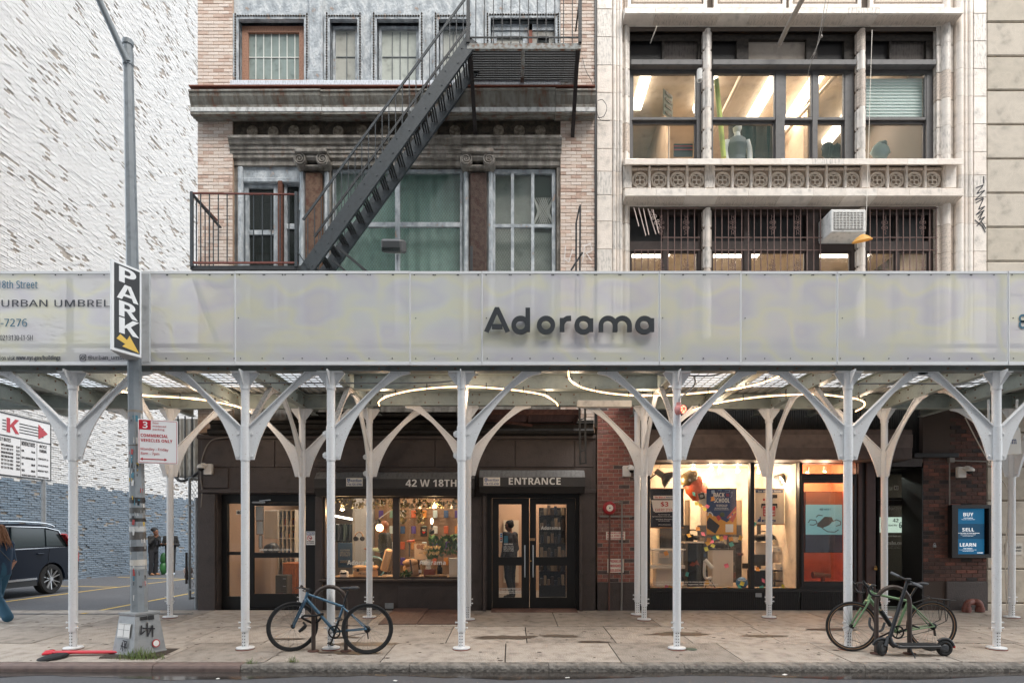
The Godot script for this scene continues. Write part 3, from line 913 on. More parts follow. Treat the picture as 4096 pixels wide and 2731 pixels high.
	for k in 2:
		var q: Array = doors[k]
		var l := door_leaf(b,"entrance_door",[px(q[0],d),px(q[1],d),bl,py(1993,d)],-d+0.03,0.05,black,[survey(q[2],q[3],2017,2227,d),survey(q[2],q[3],2261,2389,d)],M("pane"))
		var hx: float = px(2099 if k == 0 else 2132,d)
		obj("pull_handle",MB.new().cyl(Vector3(hx,py(2307,d),-d+0.09),Vector3(hx,py(2180,d),-d+0.09),0.013).cyl(Vector3(hx,py(2295,d),-d+0.03),Vector3(hx,py(2295,d),-d+0.09),0.008).cyl(Vector3(hx,py(2192,d),-d+0.03),Vector3(hx,py(2192,d),-d+0.09),0.008),M("silver"),l)
		if k == 0:
			var ink := M("lettering")
			ftext(l,"lettering","STORE HOURS",2016,2051,2173,2179,d - 0.02,ink)
			var rows := ["SUNDAY  10:00AM-5:00PM","MON-THURS  10:00AM-7:00PM","FRIDAY  10:00AM-2:00PM","SATURDAY  CLOSED"]
			for i in 4: ftext(l,"lettering",rows[i],2014,2054,2184+i*5.6,2188+i*5.6,d - 0.02,ink,"sans")
			obj("bikes_notice",holed(px(1997,d),px(2083,d),py(2373,d),py(2351,d),-d+0.018,0.004,[survey(1998.5,2081.5,2352.5,2371.5,d)]),ink,l)
			ftext(l,"lettering","LOCK BIKES OUTSIDE",2003,2078,2355,2360,d - 0.02,ink)
			ftext(l,"lettering","CARRY SCOOTERS INSIDE",2000,2080,2363,2369,d - 0.02,ink)
			obj("sticker",face(1999,2010,2131,2168,d - 0.015,0.003),M("off_white"),l)
			for i in 4: obj("sticker",face(2000.5,2008.5,2134+i*8,2140+i*8,d - 0.019,0.003),M("sticker%d" % i,[C(40,90,150),C(60,140,170),C(170,50,60),C(70,80,90)][i],0.5),l)
			obj("sticker",face(2016,2032,2142,2170,d - 0.015,0.003),M("sticker_teal",C(60,110,130),0.5),l)
		else:
			ftext(l,"lettering","Adorama",2164,2242,2104,2118,d - 0.02,M("lettering"))
			obj("push_plate",face(2119.5,2140,2153,2162,d - 0.035,0.004),M("push_amber",C(214,172,130),0.5),l)
			ftext(l,"lettering","PUSH",2121,2138,2154.6,2160.4,d - 0.04,M("ink"))
			obj("lock",MB.new().cyl(p(2123,2243,d)+Vector3(0,0,0.02),p(2123,2243,d)+Vector3(0,0,0.045),0.017,0.015),M("brass",C(170,130,70),0.35,"",1,"",1,0.6),l)
	obj("threshold_ramp",MB.new().xprism(V2([-11.62,base+0.05,-11.5,base+0.045,-11.22,base+0.008,-11.22,base - 0.05,-11.62,base - 0.05]),px(1966),px(2306)),M("ramp_rust",C(104,74,64),0.7,"blot",2.0,"fine",1.0),b)
	for u in [1938.0,2322.0]: obj("gate_track",MB.new().bx(px(u) - 0.03,px(u)+0.03,base,py(1985),-11.46,-11.38),brown,b)
	# roller gate housings,one over the window,one over the entrance
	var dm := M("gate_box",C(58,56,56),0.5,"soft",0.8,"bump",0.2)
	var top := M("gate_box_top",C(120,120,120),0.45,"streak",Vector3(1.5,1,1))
	for s in [[1256.0,1896.0,1888.0,1914.0,1952.0,1984.0,"42 W 18TH",1622.0,1826.0,1917.0,1946.0,"over the display window","long"],[1917.0,2341.0,1880.0,1908.0,1946.0,1972.0,"ENTRANCE",2035.0,2243.0,1910.0,1938.0,"over the double entrance doors","shorter"]]:
		var g := thing("roller_gate_housing",s[12]+" black steel roller gate housing with pale lettering "+s[11],"gate housing",Vector3((px(s[0])+px(s[1]))/2,py(s[5]),-11.4),"roller gate housings on the shop front")
		var f := 11.2
		var xa := px(s[0],f)
		var xb := px(s[1],f)
		obj("hood",MB.new().xprism(V2([-11.5,py(s[2],11.5),-11.34,py(s[2],11.34) - 0.01,-f - 0.012,py(s[3],f),-11.5,py(s[3],f)]),xa,xb),top,g)
		obj("face",MB.new().xprism(V2([-11.5,py(s[3],f) - 0.003,-f,py(s[3],f) - 0.003,-f,py(s[4],f),-11.5,py(s[4],f)]),xa - 0.004,xb+0.004),dm,g)
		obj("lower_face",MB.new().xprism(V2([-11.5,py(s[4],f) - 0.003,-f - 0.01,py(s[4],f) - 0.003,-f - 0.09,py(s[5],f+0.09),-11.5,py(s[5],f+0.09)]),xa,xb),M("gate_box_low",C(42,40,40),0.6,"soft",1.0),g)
		ftext(g,"lettering",s[6],s[7],s[8],s[9],s[10],f - 0.001,M("lettering"))

func white_building() -> void:
	var b := thing("terracotta_building","white glazed terracotta loft building with broad dark framed windows and a roundel band","building",Vector3(5.5,0,-12))
	var xl := px(2387)
	var xr := px(3950)
	var tc := [M("terracotta",C(226,216,205),0.38,"soft",0.8,"bump",0.25),M("terracotta_cream",C(226,214,202),0.4,"soft",0.8,"bump",0.25),M("terracotta_gray",C(214,206,197),0.42,"streak",Vector3(2.2,0.5,2.2),"bump",0.25),M("terracotta_pale",C(232,223,213),0.36,"soft",0.8,"bump",0.2)]
	var dirty := M("terracotta_dirty",C(205,190,176),0.6,"streak",Vector3(2.4,2.4,0.7),"bump",0.4)
	var grimy := M("terracotta_grimy",C(186,168,150),0.7,"blot",1.2,"bump",0.5)
	var back := M("terracotta_joint",C(96,86,78),0.9)
	var steel := M("window_steel",C(84,82,82),0.5,"soft",1.0)
	var brown := M("window_brown",C(62,50,46),0.6,"soft",1.0)
	obj("side_wall",MB.new().bx(xl,xl+0.22,-0.3,20,-17,-11.9),back,b)
	obj("side_wall",MB.new().bx(xr - 0.22,xr,-0.3,20,-17,-11.9),back,b)
	obj("back_wall",MB.new().bx(xl,xr,-0.3,20,-17.3,-17),M("room_wall",C(196,172,148),0.85,"soft",0.4),b)
	obj("roof",MB.new().bx(xl,xr,20,20.3,-17.3,-11.4),back,b)
	for y in [4.2,8.25,12.1]: obj("floor_slab",MB.new().bx(xl+0.22,xr - 0.22,y,y+0.28,-16.99,-11.86),M("ceiling_paint",C(206,190,170),0.85,"soft",0.4),b)
	# openings of the two storeys in view
	var holes := []
	for s in [[2524,2818],[2856,3442],[3478,3762]]:
		for t in [[104,632],[824,1345]]: holes.append(survey(s[0],s[1],t[0],t[1]))
	obj("front_wall",holed(xl+0.002,xr - 0.002,py(1640),20,-11.62,0.24,holes),back,b)
	# the corner piers,course by course: a flat block,two round mouldings and a chamfered reveal
	var left_v := [-190,-77,35,147,260,370,481,594,685,779,884,996,1108,1220,1332,1444,1556,1640]
	var right_v := [-170,-58,53,163,274,385,495,607,700,788,894,1005,1116,1228,1340,1450,1560,1640]
	for s in 2:
		var vs: Array = left_v if s == 0 else right_v
		for i in vs.size() - 1:
			var y1 := py(vs[i]) - 0.003
			var y0 := py(vs[i+1])+0.003
			var e: Array = [2388,2449,2449,2492,2492,2524] if s == 0 else [3897,3949,3832,3897,3764,3832]
			obj("block",MB.new().bev(Vector3((px(e[0])+px(e[1]))/2,(y0+y1)/2,-11.57),Vector3(px(e[1]) - px(e[0]) - 0.004,y1 - y0,0.14+rnd(0,.006)),0.006),tc[rng.randi() % 4],b)
			var m := MB.new()
			var wa := px(e[2])+0.002
			var wb := px(e[3]) - 0.002
			m.bev(Vector3((wa+wb)/2,(y0+y1)/2,-11.59),Vector3(wb - wa,y1 - y0,0.12),0.004)
			for k in 3:
				var r: float = (wb - wa)*[0.2,0.13,0.17][k]
				var cx := lerpf(wa,wb,[0.22,0.55,0.83][k])
				m.cyl(Vector3(cx,y0,-11.535),Vector3(cx,y1,-11.535),r,r,10)
			obj("moulding",m,tc[rng.randi() % 4],b)
			var ra := px(e[4])+0.002
			var rb := px(e[5]) - 0.002
			var mid := (ra+rb)/2
			m = MB.new().bev(Vector3(mid,(y0+y1)/2,-11.66),Vector3(rb - ra,y1 - y0,0.12),0.01)
			m.cyl(Vector3(mid,y0,-11.60),Vector3(mid,y1,-11.60),(rb - ra)*0.28,(rb - ra)*0.28,10)
			obj("reveal",m,tc[rng.randi() % 4] if rng.randf() < 0.7 else dirty,b)
	# ledges: long blocks with a sloping,grooved underside
	for l in [[28.0,52.0,104.0],[632.0,656.0,662.0],[752.0,782.0,824.0]]:
		var u := 2493.0
		while u < 3828.0:
			var w := minf(rnd(118,130),3829 - u)
			if 3829 - u - w < 40: w = 3829 - u
			var deep := 11.32
			var m := MB.new().xprism(V2([-11.72,py(l[0],11.6),-deep - 0.015,py(l[0],deep),-deep,py(l[0]+3,deep),-deep,py(l[1],deep),-deep - 0.02,py(l[1]+2,deep+0.02),-11.60,py(l[2],11.6),-11.72,py(l[2],11.6)]),px(u)+0.002,px(u+w) - 0.002)
			obj("ledge_block",m,tc[rng.randi() % 4],b)
			if l[2] - l[1] > 30:   # the soot-streaked slope
				var s0 := Vector3(0,py(l[1]+3,deep+0.03),-deep - 0.034)
				var s1 := Vector3(0,py(l[2] - 2,11.585),-11.585)
				var q := MB.new()
				var n := int(w/5.0)
				for k in n:
					var xa := lerpf(px(u)+0.004,px(u+w) - 0.004,float(k)/n)
					var xb := lerpf(px(u)+0.004,px(u+w) - 0.004,(k+0.75)/n)
					var o := Vector3(0,-0.004,0.003)
					q.qo(Vector3(xa,0,0)+s0+o,Vector3(xb,0,0)+s0+o,Vector3(xb,0,0)+s1+o,Vector3(xa,0,0)+s1+o,Vector3(0,-1,0.4))
				obj("grooved_slope",q,[dirty,tc[1],M("terracotta_tan",C(206,192,178),0.6,"streak",Vector3(2.4,2.4,0.7))][rng.randi() % 3],b)
			u += w
	# panel field over the upper ledge
	for s in [[2512,2832],[2860,3150],[3162,3452],[3486,3800]]:
		var a := survey(s[0],s[1],-180,22)
		obj("spandrel_panel",holed(a[0],a[1],a[2],a[3],-11.54,0.08,[[a[0]+0.07,a[1] - 0.07,a[2]+0.07,a[3] - 0.07]]),tc[0],b)
		obj("spandrel_panel",MB.new().bev(Vector3((a[0]+a[1])/2,(a[2]+a[3])/2,-11.58),Vector3(a[1] - a[0] - 0.18,a[3] - a[2] - 0.18,0.06),0.03),dirty,b)
	# roundel band
	obj("band_ground",MB.new().bx(px(2493),px(3829),py(754),py(656),-11.7,-11.585),grimy,b)
	var rm := MB.new()
	for w in [[0.148,0.019],[0.125,0.008]]:
		var c := []
		for i in 25: c.append(Vector3(cos(TAU*i/24)*w[0],sin(TAU*i/24)*w[0],0))
		rm.tube(V3(c),w[1],5,false)
	for k in 4:
		var o := Vector2.from_angle(TAU*(k+0.5)/4)*0.062
		var c := []
		for i in 13: c.append(Vector3(o.x+cos(TAU*i/12)*0.048,o.y+sin(TAU*i/12)*0.048,0.004))
		rm.tube(V3(c),0.0115,5,false)
		rm.ball(Vector3(o.x*1.7,o.y*1.7,0),Vector3(0.016,0.016,0.014),Basis.IDENTITY,6,4)
	rm.ball(Vector3.ZERO,Vector3(0.022,0.022,0.02),Basis.IDENTITY,8,4)
	var roundel := rm.done()
	var groups := [[2563,2640,2716,2791],[2896,2972,3046,3120,3194,3268,3342,3416],[3519,3594,3668,3741]]
	for g in groups:
		for u in g: at("roundel",roundel,M("roundel_tan",C(232,220,206),0.6,"blot",2.0),b,Transform3D(Basis.IDENTITY,Vector3(px(u),py(711),-11.572)))
		for i in g.size()+1:
			var u: float = g[0] - 38+i*75.5
			obj("band_post",MB.new().bev(Vector3(px(u),py(705),-11.56),Vector3(0.045,py(658) - py(752),0.1),0.012),tc[rng.randi() % 4],b)
		var a := survey(g[0] - 40,g[-1]+40,668,748)
		for y in [a[2],a[3]]: obj("band_rail",MB.new().bev(Vector3((a[0]+a[1])/2,y,-11.575),Vector3(a[1] - a[0],0.05,0.07),0.015),dirty if y > 8.6 else tc[2],b)
	for s in [[2494,2524],[2822,2856],[3448,3480],[3784,3828]]: obj("band_block",MB.new().bev(Vector3((px(s[0])+px(s[1]))/2,py(705),-11.56),Vector3(px(s[1]) - px(s[0]),py(658) - py(752),0.13),0.012),tc[rng.randi() % 4],b)
	# slender columns between the bays
	for s in [[104.0,632.0],[824.0,1345.0]]:
		for u in [2837.0,3460.0]:
			var v: float = s[0]
			while v < s[1]:
				var h := minf(rnd(72,90),s[1] - v)
				if s[1] - v - h < 25: h = s[1] - v
				var m := MB.new().bev(Vector3(px(u),(py(v)+py(v+h))/2,-11.65),Vector3(0.17,py(v) - py(v+h) - 0.005,0.14),0.03)
				m.cyl(Vector3(px(u),py(v+h)+0.003,-11.585),Vector3(px(u),py(v) - 0.003,-11.585),0.055,0.055,10)
				obj("column_block",m,tc[rng.randi() % 4] if rng.randf() < 0.7 else dirty,b)
				v += h
	# upper windows
	var pane := glass("upper_pane",C(120,150,140,0.07),0.02)
	var zf := -11.70
	var dark := M("transom_dark",C(40,38,38),0.5,"soft",1.0)
	for bay in [[2526,2818,[[2530,2660,0],[2668,2806,1]],[[2530,2808]]],[2856,3440,[[2864,2964,0],[3012,3248,2],[3292,3402,0]],[[2858,3130],[3152,3280],[3286,3412]]],[3478,3762,[[3482,3586,0],[3594,3736,1]],[[3479,3744]]]]:
		obj("window_header",MB.new().bev(Vector3((px(bay[0])+px(bay[1]))/2,py(234),-11.66),Vector3(px(bay[1]) - px(bay[0]) - 0.006,0.12,0.16),0.015),steel,b)
		var a := survey(bay[0],bay[1],104,226)
		obj("transom_frame",holed(a[0],a[1],a[2],a[3],zf,0.12,bay[2].map(func(q): return survey(q[0],q[1],122 if q[2] == 2 else 130,222))),M("transom_frame",C(110,102,96),0.7,"grime",1.5),b)
		for q in bay[2]:
			var e := survey(q[0] - 2,q[1]+2,120,224)
			obj("transom_board",MB.new().bx(e[0],e[1],e[2],e[3],-11.79,-11.77),[dark,M("transom_brown",C(112,104,98),0.7,"streak",Vector3(2,0.6,2)),M("transom_beige",C(172,160,148),0.7,"soft",0.8)][q[2]],b)
		a = survey(bay[0],bay[1],246,632)
		obj("window_frame",holed(a[0],a[1],a[2],a[3],zf,0.1,bay[3].map(func(q): return survey(q[0]+7,q[1] - 7,256,626))),steel,b)
		for q in bay[3]:
			var up := survey(q[0]+6,q[1] - 6,255,448)
			var lo := survey(q[0]+6,q[1] - 6,444,627)
			var s1 := obj("window",holed(up[0],up[1],up[2],up[3],zf - 0.01,0.05,[[up[0]+0.035,up[1] - 0.035,up[2]+0.05,up[3] - 0.03]]),steel,b)
			obj("pane",MB.new().bx(up[0]+0.03,up[1] - 0.03,up[2]+0.03,up[3] - 0.02,zf - 0.04,zf - 0.034),pane,s1)
			var s2 := obj("window",holed(lo[0],lo[1],lo[2],lo[3],zf - 0.055,0.05,[[lo[0]+0.035,lo[1] - 0.035,lo[2]+0.04,lo[3] - 0.075]]),steel,b)
			obj("pane",MB.new().bx(lo[0]+0.03,lo[1] - 0.03,lo[2]+0.03,lo[3] - 0.06,zf - 0.085,zf - 0.079),pane,s2)
	# lower windows behind wrought iron grilles
	var iron := M("grille_iron",C(112,88,82),0.7,"blot",2.0)
	var scroll := MB.new()
	for s in [-1.0,1.0]:
		for w in [-1.0,1.0]:
			var c := []
			for i in 16: c.append(Vector3(s*(0.034+cos(i*0.5+2.6)*(0.036 - i*0.0016)),w*(0.055+sin(i*0.5+2.6)*(0.036 - i*0.0016)),0))
			scroll.tube(V3(c),0.006,5)
			scroll.tube(V3([Vector3(s*0.03,w*0.19,0),Vector3(s*0.012,w*0.16,0),Vector3(s*0.03,w*0.12,0),Vector3(s*0.004,w*0.085,0)]),0.006,5)
	scroll.ball(Vector3(0,0,0),Vector3(0.012,0.02,0.01),Basis.IDENTITY,6,4)
	var sm := scroll.done()
	for bay in [[2526,2818,[[2530,2664],[2680,2806]],[2540,2800],[2645,2745]],[2856,3442,[[2862,2994],[3018,3246],[3296,3430]],[2862,3010],[2932]],[3478,3762,[[3492,3610],[3624,3744]],[3482,3752],[3540,3692]]]:
		var a := survey(bay[0],bay[1],824,1345)
		var hs := []
		for q in bay[2]:
			hs.append(survey(q[0],q[1],838,944))
			hs.append(survey(q[0],q[1],984,1340))
		obj("window_frame",holed(a[0],a[1],a[2],a[3],zf,0.1,hs),brown,b)
		for q in bay[2]:
			var t := survey(q[0],q[1],838,944)
			obj("transom_board",MB.new().bx(t[0],t[1],t[2],t[3],zf - 0.09,zf - 0.07),M("transom_black",C(30,30,31),0.3,"soft",1.0),b)
			t = survey(q[0],q[1],984,1340)
			var wdw := obj("window",frame(q[0],q[1],984,1340,7,zf - 0.02,0.04),brown,b)
			obj("pane",MB.new().bx(t[0]+0.02,t[1] - 0.02,t[2],t[3],zf - 0.055,zf - 0.05),pane,wdw)
		var gr: Array = [bay[3]] if bay[0] != 2856 else [[2862,3010],[3018,3290]]
		var scr: Array = [bay[4]] if bay[0] != 2856 else [[2932],[3092,3192]]
		for k in gr.size():
			var g := MB.new()
			var u: float = gr[k][0]
			var top := 1.0
			while u <= gr[k][1]:
				if bay[0] == 2526 and u < 2640: g.bar(p(u,1360,11.52),p(u,1000,11.52),0.014,0.014)   # the corner that has been bent out
				else: g.bar(p(u,1360,11.52),p(u,830,11.52),0.014,0.014)
				u += 26.5
			var v0: int = 832
			for v in [v0,950,1000,1085]: g.bar(p(gr[k][0] if v >= 1000 or bay[0] != 2526 else 2650,v,11.53),p(gr[k][1],v,11.53),0.02,0.012)
			var go := obj("window_grille",g,iron,b)
			for s in scr[k]:
				at("scroll",sm,iron,go,Transform3D(Basis.IDENTITY,p(s,900,11.515)))
				at("scroll",sm,iron,go,Transform3D(Basis.from_scale(Vector3(1,0.9,1)),p(s,1070,11.515)))
	var bent := MB.new()
	for i in 5: bent.bar(p(2536+i*19,830+i*2,11.45),p(2556+i*20+(i % 2)*8,905+(i*37) % 40,11.3),0.014,0.014)
	var bo := obj("bent_bars",bent,M("grille_white",C(178,160,152),0.7),b)
	at("scroll",sm,M("grille_white"),bo,Transform3D(Basis.from_euler(Vector3(0.2,0.3,0.7)),p(2622,878,11.36)))
	# white paint tag and black marker scrawl on the two corner piers
	var fz := Transform3D(Basis.IDENTITY,Vector3(0,0,-11.493))
	var scrawl := []
	for c in [[3905,752,3935,740,3908,775,3940,762,3902,800,3935,790],[3905,812,3935,795,3915,838,3940,826,3905,860,3938,842,3912,872],[3932,850,3918,880,3940,868,3908,905,3925,885,3945,915],[3900,880,3930,905,3943,930],[3936,735,3936,705]]:
		var q := V2(c)
		for i in q.size(): q[i] = Vector2(px(q[i].x),py(q[i].y))
		scrawl.append(q)
	single("marker_scrawl",stroke(scrawl,0.018,fz,0,0.002),M("ink"),"black marker scrawl on the white right hand pier beside the beige wall","graffiti")
	scrawl = []
	for c in [[2262,985,2258,1040,2275,1050,2290,1000],[2300,1048,2306,990],[2330,1050,2338,985,2362,975,2368,1005,2345,1015,2366,1045],[2255,1048,2258,1046]]:
		var q := V2(c)
		for i in q.size(): q[i] = Vector2(px(q[i].x),py(q[i].y))
		scrawl.append(q)
	single("paint_scrawl",stroke(scrawl,0.016,Transform3D(Basis.IDENTITY,Vector3(0,0,-11.472)),0,0.002),M("scrawl_white",C(215,208,204),0.7),"white spray scrawl on the cream brick pier above the mesh fence","graffiti")
	# the beige neighbour,in deep courses
	var n := thing("beige_building","beige building of wide smooth courses at the right hand edge","building",Vector3(11.5,0,-12))
	var bm := [M("beige_stone",C(196,186,172),0.85,"soft",0.6,"fine",0.3),M("beige_stone_dark",C(188,178,163),0.85,"soft",0.6,"fine",0.3)]
	obj("core",MB.new().bx(px(3952),17,-0.3,20,-24,-11.6),M("beige_joint",C(120,111,100),0.9),n)
	var v := -190.0
	var row := 0
	while v < 2480:
		var y1 := py(v) - 0.010
		var y0 := maxf(py(v+137),0.05)+0.010
		var x := px(3952)
		while x < 14.0:
			var w := rnd(1.6,2.2) if row % 2 == 0 else rnd(1.3,2.4)
			if y1 > y0: obj("stone_course",MB.new().bev(Vector3(x+w/2,(y0+y1)/2,-11.58),Vector3(w - 0.004,y1 - y0,0.13),0.02),bm[rng.randi() % 2],n)
			x += w
		v += 137
		row += 1

func ribbed(x0: float,x1: float,y0: float,y1: float,z: float,pitch := 0.045) -> MB:
	var m := MB.new().bx(x0,x1,y0,y1,z - 0.05,z - 0.012)
	var x := x0+pitch*0.5
	while x < x1 - pitch*0.3:
		m.bev(Vector3(x,(y0+y1)/2,z - 0.008),Vector3(pitch*0.62,y1 - y0,0.02),0.006)
		x += pitch
	return m

func ground_floor_right() -> void:
	var b := thing("camera_shop_front","black framed shop front between red brick piers with a lit window display","shop front",Vector3(5.5,0.1,-11.6))
	var base := ground(11.5) - 0.02
	var black := M("shop_black",C(34,31,31),0.45,"soft",1.0,"bump",0.2)
	var brownish := M("shop_brown",C(74,60,55),0.6,"blot",0.9,"bump",0.2)
	var red := [M("red_brick",C(152,98,88),0.85,"blot",1.6,"bump",0.8),M("red_brick_warm",C(162,106,92),0.85,"blot",1.6,"bump",0.8),M("red_brick_deep",C(134,86,79),0.85,"blot",1.6,"bump",0.8),M("red_brick_mauve",C(142,106,99),0.85,"blot",1.6,"bump",0.8),M("red_brick_burnt",C(94,80,78),0.85,"blot",1.6,"bump",0.8)]
	var mortar := M("pale_mortar",C(168,150,138),0.95,"grain",1.0)
	obj("brick_pier_core",MB.new().bx(px(2389),px(2540),base,py(1560),-11.86,-11.499),mortar,b)
	lay_bricks(b,"brick",px(2389),px(2540),py(2328),py(1570),-11.5,0.212,0.0762,0.011,red,190,[],0.5,0.008)
	obj("pier_base",MB.new().bev(Vector3((px(2389)+px(2540))/2,(base+py(2328))/2,-11.52),Vector3(px(2540) - px(2389),py(2328) - base,0.13),0.01),M("brown_paint"),b)
	var dark := [M("dark_brick",C(98,68,60),0.85,"blot",1.6,"bump",0.8),M("dark_brick_deep",C(82,60,54),0.85,"blot",1.6,"bump",0.8),M("dark_brick_black",C(54,46,44),0.85,"blot",1.6,"bump",0.8),M("dark_brick_red",C(124,78,66),0.85,"blot",1.6,"bump",0.8)]
	obj("brick_pier_core",MB.new().bx(px(3694),px(3948),base,py(1560),-11.86,-11.501),M("dark_mortar",C(84,72,66),0.95,"grain",1.0),b)
	lay_bricks(b,"brick",px(3694),px(3948),py(2325),py(1640),-11.5,0.212,0.0762,0.011,dark,110,[[px(3660),px(3806),py(1830),9]],0.5,0.008)
	obj("pier_base",MB.new().bev(Vector3((px(3782)+px(3948))/2,(base+py(2325))/2,-11.52),Vector3(px(3948) - px(3782),py(2325) - base,0.13),0.01),M("brown_paint"),b)
	obj("wall_over",holed(px(2540),px(3950),py(1850),py(1560),-11.66,0.2,[]),black,b)
	obj("ribbed_siding",ribbed(px(2545),px(3806),py(1722),py(1600),-11.6),M("siding_black",C(44,42,41),0.7,"grime",0.8),b)
	obj("ribbed_siding",ribbed(px(3640),px(3806),py(1816),py(1722),-11.601),M("siding_black"),b)
	var f := 11.05
	obj("sign_box",MB.new().bev(Vector3((px(2600,f)+px(3652,f))/2,(py(1838,f)+py(1716,f))/2,-11.3),Vector3(px(3652,f) - px(2600,f),py(1716,f) - py(1838,f),0.5),0.015),brownish,b)
	obj("sign_box_band",MB.new().bx(px(2598,f) - 0.003,px(3652,f)+0.003,py(1790,f),py(1738,f),-11.5,-f+0.006),M("shop_brown_pale",C(88,74,68),0.6,"blot",0.7),b)
	obj("awning_rail",MB.new().bx(px(2594),px(3500),py(1846),py(1830),-11.62,-11.40),black,b)
	obj("side_rail",MB.new().bev(Vector3((px(3650)+px(3830))/2,py(1822),-11.5),Vector3(px(3830) - px(3650),0.09,0.12),0.01),black,b)
	obj("door_lintel",MB.new().bx(px(3500),px(3800),py(1872),py(1832),-11.75,-11.5),M("brown_paint"),b)
	# window framing
	var a := survey(2570,3512,1846,2362)
	obj("window_frame",holed(a[0],a[1],a[2],a[3],-11.5,0.12,[survey(2601,3003,1850,2354),survey(3019,3199,1850,2354),survey(3212,3426,1848,1894),survey(3216,3412,1930,2326)]),black,b)
	for s in [[2600,3004,1849,2355],[3018,3200,1849,2355],[3211,3427,1847,1895],[3215,3413,1929,2327]]:
		var q := survey(s[0],s[1],s[2],s[3])
		obj("pane",MB.new().bx(q[0],q[1],q[2],q[3],-11.56,-11.55),M("pane"),b)
	obj("door_stile",frame(3204,3424,1902,2344,10,-11.47,0.04),black,b)
	obj("stall_riser",ribbed(px(2572),px(3200),base,py(2364),-11.5,0.04),black,b)
	obj("stall_riser",ribbed(px(3206),px(3512),base,py(2364),-11.495,0.04),black,b)
	obj("riser_rail",MB.new().bx(px(2572),px(3512),py(2368),py(2356),-11.56,-11.47),black,b)
	obj("vent_plate",face(3024,3048,2372,2388,11.47,0.02),M("galvanized"),b)
	obj("jamb",MB.new().bx(px(2538),px(2572),base,py(1846),-11.7,-11.53),black,b)
	for s in [[3430,3446],[3462,3500]]: obj("jamb",MB.new().bev(Vector3((px(s[0])+px(s[1]))/2,(base+py(1850))/2,-11.5),Vector3(px(s[1]) - px(s[0]),py(1850) - base,0.1),0.012),M("jamb_red",C(66,44,40),0.5,"soft",1.0),b)
	# recessed office door
	var d := 12.1
	obj("door_wall",holed(px(3490,d),px(3740,d),base,3.6,-d,0.15,[survey(3522,3682,1896,1990,d),survey(3508,3692,2000,2470,d)]),black,b)
	obj("recess_side",MB.new().bx(px(3500),px(3512),base,py(1850),-d,-11.5),black,b)
	obj("recess_side",MB.new().bx(px(3690),px(3697),base,py(1850),-d,-11.5),black,b)
	obj("recess_soffit",MB.new().bx(px(3500),px(3700),py(1872),py(1866),-d,-11.5),black,b)
	obj("transom_pane",MB.new().bx(px(3520,d),px(3684,d),py(1992,d),py(1894,d),-d - 0.08,-d - 0.07),glass("dim_pane",C(70,80,74,0.16),0.05),b)
	var dl := door_leaf(b,"office_door",[px(3509,d),px(3691,d),base+0.02,py(2001,d)],-d - 0.03,0.05,black,[survey(3524,3672,2022,2322,d)],M("dim_pane"))
	var pd := d+0.05
	ftext(dl,"lettering","Adorama",3538,3622,2024,2040,pd,M("lettering_dim",C(150,146,140),0.6))
	ftext(dl,"lettering","IS TO YOUR LEFT",3554,3606,2142,2147,pd,M("lettering"))
	ftext(dl,"lettering","cuba.com",3552,3620,2164,2178,pd,M("lettering"),"serif_bold")
	ftext(dl,"lettering","through this door",3552,3606,2180,2185,pd,M("lettering_dim"))
	ftext(dl,"lettering","on the 3rd floor",3552,3604,2188,2193,pd,M("lettering_dim"))
	obj("number_plate",face(3578,3596,1942,1959,d - 0.02,0.004),M("off_white"),b)
	ftext(b,"lettering","42",3580,3594,1945,1956,d - 0.026,M("ink"))
	obj("inner_sign",face(3512,3690,2068,2130,12.6,0.03),glow("office_sign",C(215,240,222),0.3),b)
	ftext(b,"lettering","Adorama",3618,3652,2087,2096,12.59,M("ink"),"sans")
	ftext(b,"lettering","Offices",3618,3644,2103,2112,12.59,M("ink"),"sans")
	ftext(b,"lettering","6",3598,3608,2088,2112,12.59,M("blue_ink",C(40,62,92),0.6))
	ftext(b,"lettering","42",3572,3596,2074,2088,12.59,M("ink"),"sans")
	ftext(b,"lettering","Adorama Offices",3554,3590,2096,2104,12.59,M("ink"),"sans")
	ftext(dl,"lettering","42",3572,3594,2075,2088,pd,M("ink"),"sans")
	obj("lobby_wall",MB.new().bx(px(3440),px(3760),-0.2,3.6,-14.2,-14.1),M("lobby_gray",C(140,146,140),0.7),b)
	obj("lobby_floor",MB.new().bx(px(3440),px(3760),-0.05,base,-14.2,-11.4),M("lobby_gray"),b)
	obj("ceiling_lamp",MB.new().bx(px(3570),px(3650),3.2,3.24,-13.2,-12.9),glow("ceiling_lamp",C(255,236,208),1.6),b)
	lamp_area(b,Vector3(px(3610),3.18,-13.05),0.4,0.3,C(235,245,235),0.8)
	# glazed tile roof of the lit poster,handles and padlocks
	for s in [[3504.0,2275.0],[3740.0,2184.0]]:
		var c := p(s[0],s[1],11.42)
		var l := MB.new().bev(c,Vector3(0.055,0.05,0.03),0.008)
		var sh := []
		for i in 9: sh.append(c+Vector3(cos(PI*i/8)*0.018,0.03+sin(PI*i/8)*0.03,0))
		l.tube(V3(sh),0.006,6)
		obj("padlock",l,M("brass") if s[0] < 3600 else M("galvanized"),b)

